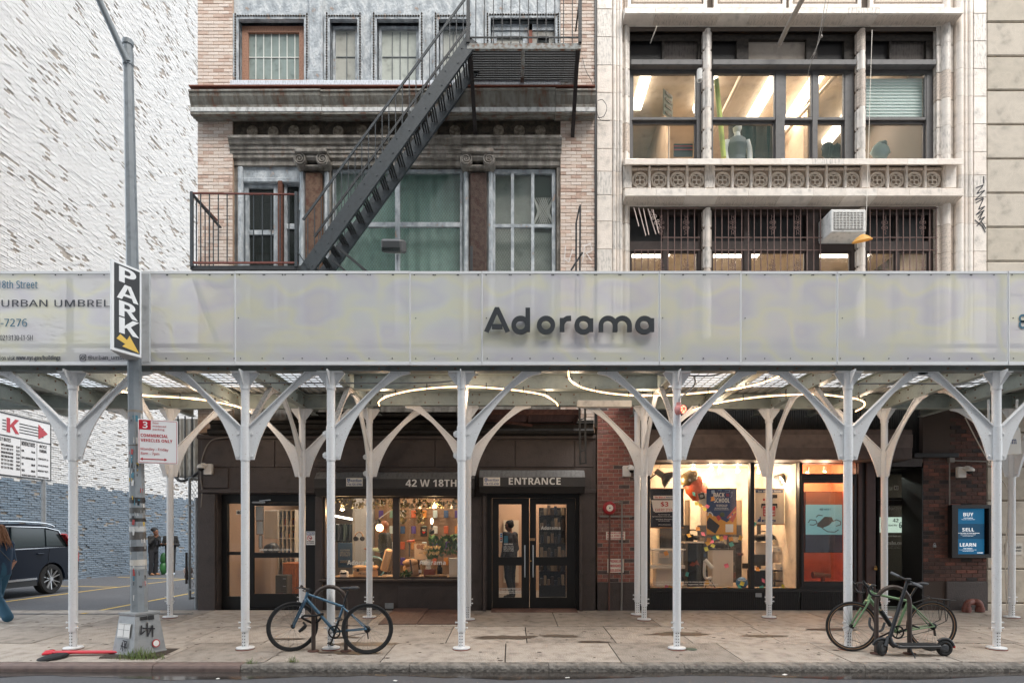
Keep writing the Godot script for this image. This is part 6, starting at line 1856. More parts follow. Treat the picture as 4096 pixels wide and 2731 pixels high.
func lot_things() -> void:
	# ribbed grey box on the side of the old house,over the gate
	var t := thing("ribbed_box","tall grey ribbed metal box strapped to the house corner over the gate","utility box",Vector3(-6.5,2.6,-12.4))
	var a := survey(694,788,1674,1906,12.3)
	obj("case",MB.new().bx(a[0],a[1],a[2],a[3],-13.0,-12.3),M("box_steel",C(168,166,160),0.5,"streak",Vector3(2,0.5,2)),t)
	for i in 5: obj("rib",MB.new().bev(Vector3(lerpf(a[0],a[1],(i+0.5)/5.0),(a[2]+a[3])/2,-12.29),Vector3(0.06,a[3] - a[2],0.05),0.012),M("box_steel"),t)
	for i in 3: obj("strap",MB.new().bx(lerpf(a[0],a[1],0.22+i*0.3) - 0.012,lerpf(a[0],a[1],0.22+i*0.3)+0.012,a[2] - 0.1,a[3]+0.05,-12.27,-12.255),M("black_metal"),t)
	obj("cable_bundle",MB.new().tube(curve([Vector3(a[0]+0.05,a[2],-12.25),Vector3(a[0]+0.2,a[2] - 0.1,-12.2),Vector3(a[1] - 0.1,a[2] - 0.05,-12.2),Vector3(a[1]+0.1,a[2]+0.1,-12.2)]),0.03,7),M("black"),t)
	# chain link gate folded back along the house
	t = thing("chain_link_gate","open grey chain link gate folded back against the old house","gate",Vector3(-6.4,0.12,-12.5))
	var st := M("galvanized")
	obj("gate_post",MB.new().cyl(Vector3(px(786,11.75),0.1,-11.75),Vector3(px(786,11.75),2.35,-11.75),0.045),st,t)
	var gx := px(757,11.9)
	var fr := obj("gate_frame",MB.new().cyl(Vector3(gx,0.3,-11.9),Vector3(gx,2.75,-11.9),0.028).cyl(Vector3(gx,2.75,-11.9),Vector3(gx+0.2,2.75,-14.0),0.028).cyl(Vector3(gx,0.32,-11.9),Vector3(gx+0.2,0.32,-14.0),0.028).cyl(Vector3(gx+0.2,0.3,-14.0),Vector3(gx+0.2,2.75,-14.0),0.028),st,t)
	obj("hinge",MB.new().box(Vector3((gx+px(786,11.75))/2,2.2,-11.82),Vector3(0.2,0.04,0.06)).box(Vector3((gx+px(786,11.75))/2,0.5,-11.82),Vector3(0.2,0.04,0.06)),st,t)
	var net := MB.new()
	for s in [-1.0,1.0]:
		for i in 38:
			var z0 := -11.9 - i*0.11+2.0
			var pts := []
			var za := clampf(z0,-14.0,-11.9)
			var zb := clampf(z0 - 2.4,-14.0,-11.9)
			if absf(za - zb) < 0.05: continue
			var ya := 0.34+(z0 - za)
			var yb := 0.34+(z0 - zb)
			if s < 0:
				ya = 3.07 - ya; yb = 3.07 - yb
			net.bar(Vector3(gx+(-11.9 - za)*0.095,ya,za),Vector3(gx+(-11.9 - zb)*0.095,yb,zb),0.006,0.006)
	obj("chain_link",net,st,fr,"","stuff")
	obj("perforated_strut",MB.new().bx(gx - 0.05,gx - 0.015,0.62,1.25,-11.86,-11.83),M("strut_rust"),t)
	t = thing("green_bag","green plastic bag of rubbish standing by the blue wall","bag",Vector3(px(655,23.0),0.06,-23.0))
	obj("bag",lumpy(Vector3(px(655,23.0),0.30,-23.0),Vector3(0.16,0.27,0.15),3),M("bag_green",C(64,120,70),0.4),t)
	obj("bag_top",lumpy(Vector3(px(655,23.0) - 0.02,0.68,-23.0),Vector3(0.13,0.22,0.12),5),M("bag_green"),t)
	t = thing("knit_bag","brown and white speckled bag hung on the gate frame","bag",p(751,2290,12.0))
	obj("bag",lumpy(p(751,2285,12.0),Vector3(0.09,0.10,0.08),8),M("bag_speckled",C(196,168,156),0.9,"speck",2.0),t)
	obj("bag_foot",lumpy(p(752,2306,12.0),Vector3(0.07,0.06,0.06),9),M("bag_brown",C(86,56,48),0.8),t)

func lumpy(c: Vector3,s: Vector3,sd: int) -> MB:
	var m := MB.new().ball(c,s,Basis.IDENTITY,14,10)
	var nz := FastNoiseLite.new()
	nz.seed = sd
	nz.frequency = 5.0
	for i in m.v.size(): m.v[i] = c+(m.v[i] - c)*(1.0+0.35*nz.get_noise_3dv(m.v[i]))
	return m

func pavement_things() -> void:
	# fallen marker post with its rubber foot
	var t := thing("fallen_marker_post","fallen red plastic marker post with black rubber foot lying by the kerb","marker post",p(210,2630,7.8))
	var g := ground(7.8)
	var a := Vector3(px(205,7.85),g+0.055,-7.85)
	var b := Vector3(px(505,7.95),g+0.04,-7.95)
	obj("post",MB.new().bev((a+b)/2,Vector3((b - a).length(),0.035,0.09),0.012,Basis((b - a).normalized(),Vector3.UP,(b - a).normalized().cross(Vector3.UP))),M("marker_red",C(206,44,58),0.35),t)
	obj("post_tip",MB.new().bev(a+Vector3(-0.03,0.0,0.02),Vector3(0.12,0.03,0.11),0.01,Basis.from_euler(Vector3(0.3,0.2,0.1))),M("marker_red"),t)
	obj("rubber_foot",MB.new().lathe(V2([0,0.05,0.08,0.048,0.16,0.03,0.175,0.012,0.175,0,0,0]),Transform3D(Basis.from_euler(Vector3(0.06,0,0.12)),Vector3(px(205,7.72),g+0.0,-7.74)),22),M("rubber"),t)
	# weeds
	var blade := MB.new()
	var wd := [Vector3(-0.004,0,0),Vector3(0.004,0,0),Vector3(0.003,0.06,0.012),Vector3(-0.003,0.06,0.012),Vector3(0,0.11,0.045)]
	blade.qo(wd[3],wd[2],wd[1],wd[0],Vector3.BACK)
	blade.tri(wd[3],wd[4],wd[2],Vector3.BACK,Vector3.BACK,Vector3.BACK)
	var bl := blade.done()
	for w in [["weeds","bright green grass tuft growing in the joint before the lamp post",556.0,2622.0,7.72,0.36,300],["weeds","small weed growing at the kerb joint left of the blue bicycle",1000.0,2652.0,7.47,0.1,60],["weeds","sprig of weeds at the kerb joint below the blue bicycle",1168.0,2640.0,7.55,0.1,60]]:
		var fs := []
		var cs := []
		for i in w[6]:
			var r := pow(rng.randf(),0.7)
			var an := rnd(0,TAU)
			var o := Vector3(px(w[2],w[4])+cos(an)*r*w[5],0,-w[4]+sin(an)*r*w[5]*0.28)
			o.y = ground(-o.z) - 0.005
			fs.append(Transform3D(Basis.from_euler(Vector3(rnd(-.5,.5),rnd(0,TAU),rnd(-.4,.4)))*Basis.from_scale(Vector3.ONE*rnd(0.4,1.6)*(1.25 - r*0.7)*(1.0 if w[6] > 100 else 0.55)),o))
			cs.append(Color(0.14,0.22,0.06).lerp(Color(0.25,0.24,0.1),rnd(0,0.5))*rnd(0.6,1.25))
		var g_o := many(w[0],bl,vcol(M("grass_blade",Color.WHITE,0.7)),self,fs,cs)
		meta(g_o,w[1],"weeds")
	# cellar hatch
	t = thing("cellar_hatch","rusty two leaf steel cellar hatch in the pavement below the display window","hatch",Vector3(-1.7,0.1,-10.9))
	var hm := M("hatch_rust",C(112,84,74),0.65,"blot",1.4,"fine",1.0)
	for s in [[1560.0,1700.0,0.05],[1702.0,1860.0,0.025]]:
		var m := MB.new()
		var xa := px(s[0],11.0)
		var xb := px(s[1],11.0)
		m.qo(Vector3(xa,ground(11.4)+s[2],-11.42),Vector3(xb,ground(11.4)+s[2],-11.42),Vector3(xb,ground(10.0)+0.018,-10.02),Vector3(xa,ground(10.0)+0.018,-10.02),Vector3.UP)
		m.qo(Vector3(xa,ground(10.0)+0.018,-10.02),Vector3(xb,ground(10.0)+0.018,-10.02),Vector3(xb,ground(10.0) - 0.03,-10.02),Vector3(xa,ground(10.0) - 0.03,-10.02),Vector3.BACK)
		for e in [xa,xb]: m.qo(Vector3(e,ground(11.4)+s[2],-11.42),Vector3(e,ground(10.0)+0.018,-10.02),Vector3(e,ground(10.0) - 0.03,-10.02),Vector3(e,ground(11.4) - 0.03,-11.42),Vector3(-1 if e == xa else 1,0,0))
		obj("leaf",m,hm,t)
	t = thing("standpipe","rusty brown twin elbow standpipe at the foot of the dark wall","standpipe",p(3895,2452,11.3))
	var rm := M("standpipe_rust",C(124,76,66),0.6,"blot",2.0,"bump",0.5)
	obj("elbow",MB.new().tube(curve([p(3868,2452,11.25),p(3868,2425,11.25),p(3878,2410,11.25),p(3896,2407,11.3),p(3914,2410,11.25),p(3922,2425,11.25),p(3922,2440,11.25)]),0.062,14),rm,t)
	for u in [3868.0,3922.0]: obj("cap",MB.new().cyl(p(u,2446,11.25),p(u,2428,11.25),0.078,0.078,16),rm,t)
	single("valve_cover",MB.new().lathe(V2([0,0.008,0.08,0.008,0.085,0.0]),Transform3D(Basis.IDENTITY,Vector3(px(2764,8.24),ground(8.24),-8.24)),18),M("cover_green",C(84,96,82),0.7,"blot",2.0),"small round iron valve cover in the pavement beside a post","cover")
	for w in [[870,2662,7.0,"right of the lamp post"],[2270,2693,7.05,"in front of the entrance doors"],[1580,2720,6.9,"right of the blue bicycle"],[3140,2672,7.2,"in front of the orange vitrine"]]:
		var q := p(w[0],w[1],w[2])
		single("paper_scrap",MB.new().box(Vector3(q.x,-0.108,-w[2]),Vector3(rnd(.03,.07),0.004,rnd(.02,.04)),Basis.from_euler(Vector3(0,rnd(0,3),0.05))),M("white"),"tiny white scrap of litter in the gutter "+w[3],"litter","litter scraps in the gutter")

func wheel(parent: Node,c: Vector3,r: float,yaw: float,tyre: Material,wall: Material,rim: Material,tw := 0.018) -> void:
	var b := Basis.from_euler(Vector3(0,yaw,0))
	var ax := b.z
	var f := Transform3D(Basis(b.x,ax,-b.y),c)   # y of this frame is the axle
	var w := obj("wheel",torus(f,r - tw,tw,40,8),tyre,parent)
	obj("side_wall",torus(f,r - tw*1.75,tw*0.72,40,6),wall,w)
	obj("rim",MB.new().lathe(V2([r - 0.035,-0.011,r - 0.035,0.011,r - 0.055,0.009,r - 0.058,0,r - 0.055,-0.009,r - 0.035,-0.011]),f,40),rim,w)
	var sp := MB.new()
	for i in 28:
		var a := TAU*i/28
		var s := 0.025 if i % 2 else -0.025
		var d := f.basis*Vector3(cos(a),0,sin(a))
		var d2 := f.basis*Vector3(cos(a+0.9*(1 if i % 4 < 2 else -1)),0,sin(a+0.9*(1 if i % 4 < 2 else -1)))
		sp.cyl(c+d2*0.02+ax*s,c+d*(r - 0.05),0.0014,0.0014,4)
	obj("spokes",sp,M("spoke",C(120,122,124),0.35,"",1,"",1,0.6),w,"","stuff")
	obj("hub",MB.new().cyl(c - ax*0.05,c+ax*0.05,0.014,0.014,10).cyl(c - ax*0.03,c - ax*0.025,0.027,0.027,12).cyl(c+ax*0.025,c+ax*0.03,0.027,0.027,12),M("black"),w)

func torus(f: Transform3D,big: float,small: float,n := 36,k := 8) -> MB:
	var pr := PackedVector2Array()
	for i in k+1: pr.append(Vector2(big+cos(-TAU*i/k)*small,sin(-TAU*i/k)*small))
	var q := PackedVector2Array()
	for i in k+1: q.append(pr[k - i])
	return MB.new().lathe(q,f,n)

func bike_rack(label: String,u0: float,u1: float,v_top: float,d: float) -> void:
	var xa := px(u0,d)
	var xb := px(u1,d)
	var g := ground(d)
	var t := thing("bike_rack",label,"bike rack",Vector3((xa+xb)/2,g,-d),"arched bicycle racks on the pavement")
	var top := py(v_top,d)
	var r := (xb - xa)/2
	var q := [Vector3(xa,g,-d)]
	for i in 13: q.append(Vector3((xa+xb)/2 - cos(PI*i/12)*r,top - r+sin(PI*i/12)*r,-d))
	q.append(Vector3(xb,g,-d))
	obj("hoop",MB.new().tube(V3(q),0.029,12),M("rack_brown",C(70,58,52),0.4,"blot",2.5,"bump",0.3),t)
	for x in [xa,xb]: obj("foot",MB.new().lathe(V2([0.03,0.02,0.075,0.016,0.08,0.0]),Transform3D(Basis.IDENTITY,Vector3(x,g,-d)),16),M("ramp_rust"),t)

func bike(label: String,fw: Vector3,rw: Vector3,yaw: float,steer: float,pts: Dictionary,col: Material,wall: Material,rim: Material,drop: bool) -> Node3D:
	var t := thing("bicycle",label,"bicycle",Vector3((fw.x+rw.x)/2,ground(8.0),(fw.z+rw.z)/2))
	var black := M("bike_black",C(30,30,31),0.4)
	var tyre := M("rubber")
	var r := 0.345
	wheel(t,fw,r,yaw+steer,tyre,wall,rim)
	wheel(t,rw,r,yaw,tyre,wall,rim)
	var side := Basis.from_euler(Vector3(0,yaw,0)).z
	var ht: Vector3 = pts.head_top
	var hb: Vector3 = pts.head_low
	var st: Vector3 = pts.seat_top
	var bb: Vector3 = pts.crank
	var sd: Vector3 = pts.saddle
	var fr := MB.new()
	fr.cyl(ht,hb,0.022).cyl(ht.lerp(hb,0.25),st.lerp(bb,0.06),0.018).cyl(ht.lerp(hb,0.8),bb,0.023,0.022).cyl(st,bb,0.018)
	for s in [-1.0,1.0]:
		fr.cyl(st.lerp(bb,0.08)+side*s*0.015,rw+side*s*0.06,0.009,0.008,8)
		fr.cyl(bb+side*s*0.03,rw+side*s*0.06,0.011,0.009,8)
	fr.cyl(bb - side*0.04,bb+side*0.04,0.024)
	obj("frame",fr,col,t)
	var fs := Basis.from_euler(Vector3(0,yaw+steer,0)).z
	var fk := MB.new()
	for s in [-1.0,1.0]: fk.tube(curve([hb+fs*s*0.02,hb.lerp(fw,0.12)+fs*s*0.05,hb.lerp(fw,0.6)+fs*s*0.055,fw+fs*s*0.055]),0.013,8)
	fk.cyl(hb.lerp(fw,0.05) - fs*0.05,hb.lerp(fw,0.05)+fs*0.05,0.018)
	obj("fork",fk,col,t)
	obj("seat_post",MB.new().cyl(st,sd+Vector3(0,-0.03,0),0.0135),black,t)
	var fwd := (fw - rw)
	fwd.y = 0
	fwd = fwd.normalized()
	var sm := MB.new().ball(sd+Vector3(0,0.005,0),Vector3(0.13,0.022,0.035),Basis(fwd,Vector3.UP,fwd.cross(Vector3.UP)),14,8)
	sm.ball(sd - fwd*0.09+Vector3(0,0.012,0),Vector3(0.07,0.026,0.07),Basis(fwd,Vector3.UP,fwd.cross(Vector3.UP)),14,8)
	obj("saddle",sm,M("saddle_gray",C(52,54,58),0.55),t)
	# drive: chainring,cranks,chain,cassette
	var dr := MB.new()
	var f := Transform3D(Basis(fwd,side,fwd.cross(side)),bb+side*0.045)
	dr.lathe(V2([0.085,-0.002,0.093,0,0.085,0.002,0.07,0.002,0.07,-0.002,0.085,-0.002]),f,28)
	for i in 5: dr.bar(bb+side*0.045,bb+side*0.045+(fwd*cos(TAU*i/5)+Vector3.UP*sin(TAU*i/5))*0.075,0.012,0.004)
	dr.lathe(V2([0.02,-0.01,0.05,-0.01,0.05,0.0,0.035,0.012,0.02,0.012]),Transform3D(f.basis,rw+side*0.035),20)
	for s in [-1.0,1.0]: dr.bar(bb+side*0.045+Vector3(0,s*0.09,0),rw+side*0.04+Vector3(0,s*0.045,0),0.006,0.008)
	dr.bar(rw+side*0.045,rw+side*0.045+Vector3(0.02,-0.13,0),0.012,0.03)
	obj("drive",dr,black,t)
	var cd: Vector3 = pts.pedal
	for s in [-1.0,1.0]:
		var e: Vector3 = bb+(cd - bb)*s*-1.0+side*s*-0.07
		obj("crank",MB.new().bar(bb+side*s*-0.07,e,0.014,0.022),black,t)
		obj("pedal",MB.new().bev(e+side*s*-0.05,Vector3(0.09,0.018,0.08),0.006,Basis(fwd,Vector3.UP,fwd.cross(Vector3.UP))*Basis.from_euler(Vector3(0,0,0.4))),black,t)
	# handlebar
	var bar_c: Vector3 = pts.bar
	obj("stem",MB.new().cyl(ht,ht+(ht - hb).normalized()*0.04,0.018).cyl(ht+(ht - hb).normalized()*0.03,bar_c,0.015),black,t)
	var bf := fs.cross(Vector3.UP)*-1.0
	if bf.dot(fwd) < 0: bf = -bf
	if drop:
		for s in [-1.0,1.0]:
			var hk := curve([bar_c,bar_c+fs*s*0.17,bar_c+fs*s*0.20+bf*0.06+Vector3(0,0.005,0),bar_c+fs*s*0.21+bf*0.10+Vector3(0,-0.05,0),bar_c+fs*s*0.215+bf*0.06+Vector3(0,-0.12,0),bar_c+fs*s*0.22+bf*-0.03+Vector3(0,-0.135,0)],5)
			obj("handlebar",MB.new().tube(hk,0.0155,8),black,t)
			var hd: Vector3 = bar_c+fs*s*0.205+bf*0.10
			obj("brake_lever",MB.new().tube(curve([hd+Vector3(0,-0.02,0),hd+bf*0.05+Vector3(0,0.035,0),hd+bf*0.06+Vector3(0,0.07,0)]),[0.018,0.019,0.019,0.019,0.019,0.019,0.017,0.017,0.016,0.015,0.015,0.014,0.01],8).tube(curve([hd+bf*0.06,hd+bf*0.075+Vector3(0,-0.06,0),hd+bf*0.05+Vector3(0,-0.11,0)]),0.006,6),black,t)
	else:
		obj("handlebar",MB.new().tube(curve([bar_c - fs*0.31 - bf*0.03,bar_c - fs*0.1,bar_c+fs*0.1,bar_c+fs*0.31 - bf*0.03]),0.012,8),black,t)
		for s in [-1.0,1.0]:
			obj("grip",MB.new().cyl(bar_c+fs*s*0.20 - bf*0.016,bar_c+fs*s*0.315 - bf*0.03,0.017,0.019,10),M("rubber"),t)
			obj("brake_lever",MB.new().tube(curve([bar_c+fs*s*0.17 - bf*0.01,bar_c+fs*s*0.19+bf*0.045+Vector3(0,-0.015,0),bar_c+fs*s*0.29+bf*0.03+Vector3(0,-0.02,0)]),0.006,6),black,t)
	var cb := MB.new()
	for s in [-1.0,1.0]: cb.tube(curve([bar_c+fs*s*0.15,bar_c+bf*0.12+fs*s*0.08+Vector3(0,0.0,0),bar_c+bf*0.10+Vector3(0,-0.12,0)+fs*s*0.03,hb.lerp(fw,0.15)+bf*0.03]),0.0028,5)
	obj("brake_cable",cb,black,t)
	return t

func bikes() -> void:
	bike_rack("brown arched rack behind the blue bicycle",1253,1383,2346,8.12)
	bike_rack("worn brown arched rack between the green bicycle and the scooter",3507,3640,2347,7.98)
	var black := M("bike_black",C(30,30,31),0.4)
	var blue := M("bike_blue",C(64,100,124),0.25,"soft",1.0,"",1.0,0.35)
	blue.clearcoat_enabled = true
	blue.clearcoat = 0.6
	var q := func(u: float,v: float) -> Vector3: return p(u,v,8.03)
	var g := ground(8.0)
	var b := bike("blue city bicycle leaning on the left arched rack, front wheel turned",Vector3(px(1166,8.10),g+0.345,-8.14),Vector3(px(1469,7.95),g+0.345,-7.95),0.10,0.42,{"head_top": q.call(1230,2368),"head_low": q.call(1221,2398),"seat_top": q.call(1374,2420),"crank": q.call(1339,2526),"saddle": q.call(1392,2354),"bar": q.call(1213,2352),"pedal": q.call(1362,2470)},blue,M("rubber"),M("rim_black",C(46,46,47),0.35),false)
	obj("chain_lock",MB.new().tube(curve([p(1216,2462,7.99),p(1262,2462,8.0),p(1290,2455,8.02),p(1275,2480,8.1),p(1255,2492,8.15),p(1225,2480,8.08),p(1207,2470,8.02),p(1216,2462,7.99)]),0.016,8).tube(curve([p(1212,2488,7.98),p(1222,2505,7.97),p(1205,2522,7.97)]),0.015,8).cyl(p(1222,2500,7.97),p(1196,2526,7.97),0.02),M("rubber"),b)
	var green := M("bike_green",C(112,146,104),0.3,"soft",1.0,"",1.0,0.1)
	green.clearcoat_enabled = true
	green.clearcoat = 0.5
	q = func(u: float,v: float) -> Vector3: return p(u,v,8.14)
	g = ground(8.14)
	b = bike("green drop bar bicycle with tan tyres and rear rack behind the scooter",Vector3(px(3409,8.12),g+0.345,-8.12),Vector3(px(3728,8.16),g+0.345,-8.16),-0.03,-0.1,{"head_top": q.call(3489,2362),"head_low": q.call(3474,2399),"seat_top": q.call(3637,2396),"crank": q.call(3585,2526),"saddle": q.call(3668,2338),"bar": q.call(3478,2338),"pedal": q.call(3640,2500)},green,M("tan_wall",C(170,132,96),0.7),M("rim_black"),true)
	var rk := MB.new()
	var ry := py(2395,8.14)
	for s in [-0.06,0.06]:
		rk.tube(V3([Vector3(px(3700,8.14),ry+0.05,-8.14+s),Vector3(px(3716,8.14),ry+0.015,-8.14+s),Vector3(px(3812,8.14),ry - 0.02,-8.14+s)]),0.006,6)
		for u in [3765,3790]: rk.cyl(Vector3(px(u,8.14),ry - 0.01,-8.14+s),Vector3(px(3772 if u == 3765 else 3776,8.14),py(2480,8.14),-8.14+s),0.005,0.005,6)
		rk.cyl(Vector3(px(3776,8.14),py(2480,8.14),-8.14+s),Vector3(px(3735,8.16),py(2500,8.16),-8.16+s),0.005,0.005,6)
	for u in [3725,3755,3785,3812]: rk.cyl(Vector3(px(u,8.14),ry+0.01 - (u - 3716)*0.00036,-8.2),Vector3(px(u,8.14),ry+0.01 - (u - 3716)*0.00036,-8.08),0.005,0.005,6)
	rk.cyl(Vector3(px(3650,8.14),ry - 0.06,-8.14),Vector3(px(3716,8.14),ry+0.01,-8.14),0.006,0.006,6)
	obj("rear_rack",rk,black,b)
	obj("frame_bag",MB.new().cyl(q.call(3520,2440)+Vector3(0,0,0.02),q.call(3560,2500)+Vector3(0,0,0.02),0.03),black,b)
	var lk := MB.new().tube(curve([p(3482,2470,8.05),p(3480,2500,8.02),p(3500,2522,8.0),p(3528,2520,8.0),p(3540,2490,8.02)]),0.016,8)
	obj("cable_lock",lk,M("lock_gray",C(70,72,74),0.5),b)
	# the kick scooter
	var d := 7.86
	var s := thing("kick_scooter","folding black electric kick scooter parked in front of the green bicycle","scooter",Vector3(px(3650,d),ground(d),-d))
	var gy := ground(d)
	var fwc := Vector3(px(3530,d),gy+0.108,-d)
	var rwc := Vector3(px(3779,d),gy+0.104,-d)
	for k in 2:
		var c := fwc if k == 0 else rwc
		var f := Transform3D(Basis(Vector3.RIGHT,Vector3.BACK,Vector3.DOWN).rotated(Vector3.UP,0.5 if k == 0 else 0.0),c)
		var w := obj("wheel",torus(f,0.08,0.028,28,8),M("rubber"),s)
		obj("hub",MB.new().lathe(V2([0.0,-0.03,0.045,-0.025,0.06,-0.012,0.06,0.012,0.045,0.025,0.0,0.03]),f,20),M("scooter_gray",C(66,68,71),0.4),w)
	var dm := M("scooter_black",C(40,42,45),0.45)
	obj("deck",MB.new().bev(Vector3(px(3668,d),gy+0.135,-d),Vector3(0.58,0.05,0.17),0.02),dm,s)
	obj("grip_mat",MB.new().bev(Vector3(px(3672,d),gy+0.163,-d),Vector3(0.5,0.008,0.15),0.003),M("rubber"),s)
	obj("neck",MB.new().tube(curve([Vector3(px(3580,d),gy+0.135,-d),Vector3(px(3566,d),gy+0.18,-d),Vector3(px(3556,d),gy+0.26,-d)]),0.035,10),dm,s)
	obj("fork",MB.new().bar(Vector3(px(3556,d),gy+0.26,-d),fwc+Vector3(0.02,0.03,0.045),0.03,0.04).bar(Vector3(px(3556,d),gy+0.26,-d),fwc+Vector3(0.02,0.03,-0.045),0.03,0.04),dm,s)
	var fa := []
	for i in 9: fa.append(fwc+Vector3(-cos(0.3+i*0.22)*0.125,sin(0.3+i*0.22)*0.125,0))
	obj("mudguard",MB.new().tube(V3(fa),0.02,6),dm,s)
	fa = []
	for i in 9: fa.append(rwc+Vector3(cos(0.25+i*0.25)*0.125,sin(0.25+i*0.25)*0.125,0))
	obj("mudguard",MB.new().tube(V3(fa),0.022,6),dm,s)
	obj("tail_lamp",MB.new().box(rwc+Vector3(0.128,0.02,0),Vector3(0.012,0.03,0.04)),M("red"),s)
	obj("rear_arm",MB.new().bar(Vector3(px(3745,d),gy+0.125,-d+0.055),rwc+Vector3(0,0,0.055),0.02,0.035),M("scooter_gray"),s)
	var top := p(3630,2325,d)
	obj("steering_tube",MB.new().cyl(Vector3(px(3556,d),gy+0.2,-d),top,0.026,0.022,12),dm,s)
	var e1 := p(3566,2290,d+0.2)
	var e2 := p(3690,2348,d - 0.16)
	obj("handlebar",MB.new().cyl(e1,e2,0.013),dm,s)
	for k in 2: obj("grip",MB.new().cyl(e1 if k == 0 else e2,(e1 if k == 0 else e2).lerp(e2 if k == 0 else e1,0.26),0.02,0.018,10),M("grip_gray",C(96,98,102),0.7),s)
	obj("display",MB.new().bev(top+Vector3(0,0.03,0.01),Vector3(0.07,0.03,0.07),0.01),dm,s)
	obj("kick_stand",MB.new().cyl(Vector3(px(3628,d),gy+0.12,-d+0.07),Vector3(px(3634,d),gy,-d+0.14),0.008,0.008,6),dm,s)

func lamp_area(parent: Node,c: Vector3,sx: float,sz: float,col: Color,e: float) -> void:
	var l := AreaLight3D.new()
	l.name = "panel_light"
	l.area_size = Vector2(sx,sz)
	l.light_color = col
	l.light_energy = e
	l.area_range = 12.0
	l.shadow_enabled = true
	l.transform = Transform3D(Basis(Vector3.RIGHT,Vector3(0,0,-1),Vector3.UP),c - orgs.get(parent,Vector3.ZERO))
	parent.add_child(l,true)
func bulb_light(parent: Node,c: Vector3,col: Color,e: float,size := 0.04) -> void:
	var l := OmniLight3D.new()
	l.name = "bulb_light"
	l.light_color = col
	l.light_energy = e
	l.light_size = size
	l.omni_range = 12
	l.omni_attenuation = 2.0
	l.shadow_enabled = true
	l.position = c - orgs.get(parent,Vector3.ZERO)
	parent.add_child(l,true)
func pbox(u0: float,u1: float,v0: float,v1: float,d: float,deep: float,r := 0.01) -> MB:   # a chamfered block whose front is at d
	var a := survey(u0,u1,v0,v1,d)
	return MB.new().bev(Vector3((a[0]+a[1])/2,(a[2]+a[3])/2,-d - deep/2),Vector3(a[1] - a[0],a[3] - a[2],deep),r)
func room(parent: Node,x0: float,x1: float,y0: float,y1: float,z0: float,z1: float,wall: Material,floor_m: Material,ceil_m: Material) -> void:
	obj("room_floor",MB.new().bx(x0,x1,y0 - 0.05,y0,z1,z0),floor_m,parent)
	obj("room_ceiling",MB.new().bx(x0,x1,y1,y1+0.05,z1,z0),ceil_m,parent)
	obj("room_wall",MB.new().bx(x0,x1,y0,y1,z1 - 0.05,z1),wall,parent)
	obj("room_wall",MB.new().bx(x0 - 0.05,x0,y0,y1,z1,z0),wall,parent)
	obj("room_wall",MB.new().bx(x1,x1+0.05,y0,y1,z1,z0),wall,parent)
func leafy(c: Vector3,spread: Vector3,n: int,size: float,sd: int) -> MB:   # leaves thrown through a volume
	var rg := RandomNumberGenerator.new()
	rg.seed = sd
	var m := MB.new()
	for i in n:
		var q := c+Vector3(rg.randf_range(-1,1),rg.randf_range(-1,1),rg.randf_range(-1,1))*spread
		var b := Basis.from_euler(Vector3(rg.randf_range(-1,1),rg.randf_range(0,TAU),rg.randf_range(-1,1)))
		var s := size*rg.randf_range(0.6,1.2)
		m.col = Color.WHITE*rg.randf_range(0.6,1.2)
		m.qo(q,q+b*Vector3(s*0.35,s*0.5,0.1*s),q+b*Vector3(0,s,0),q+b*Vector3(-s*0.35,s*0.5,0.1*s),b.z)
	return m

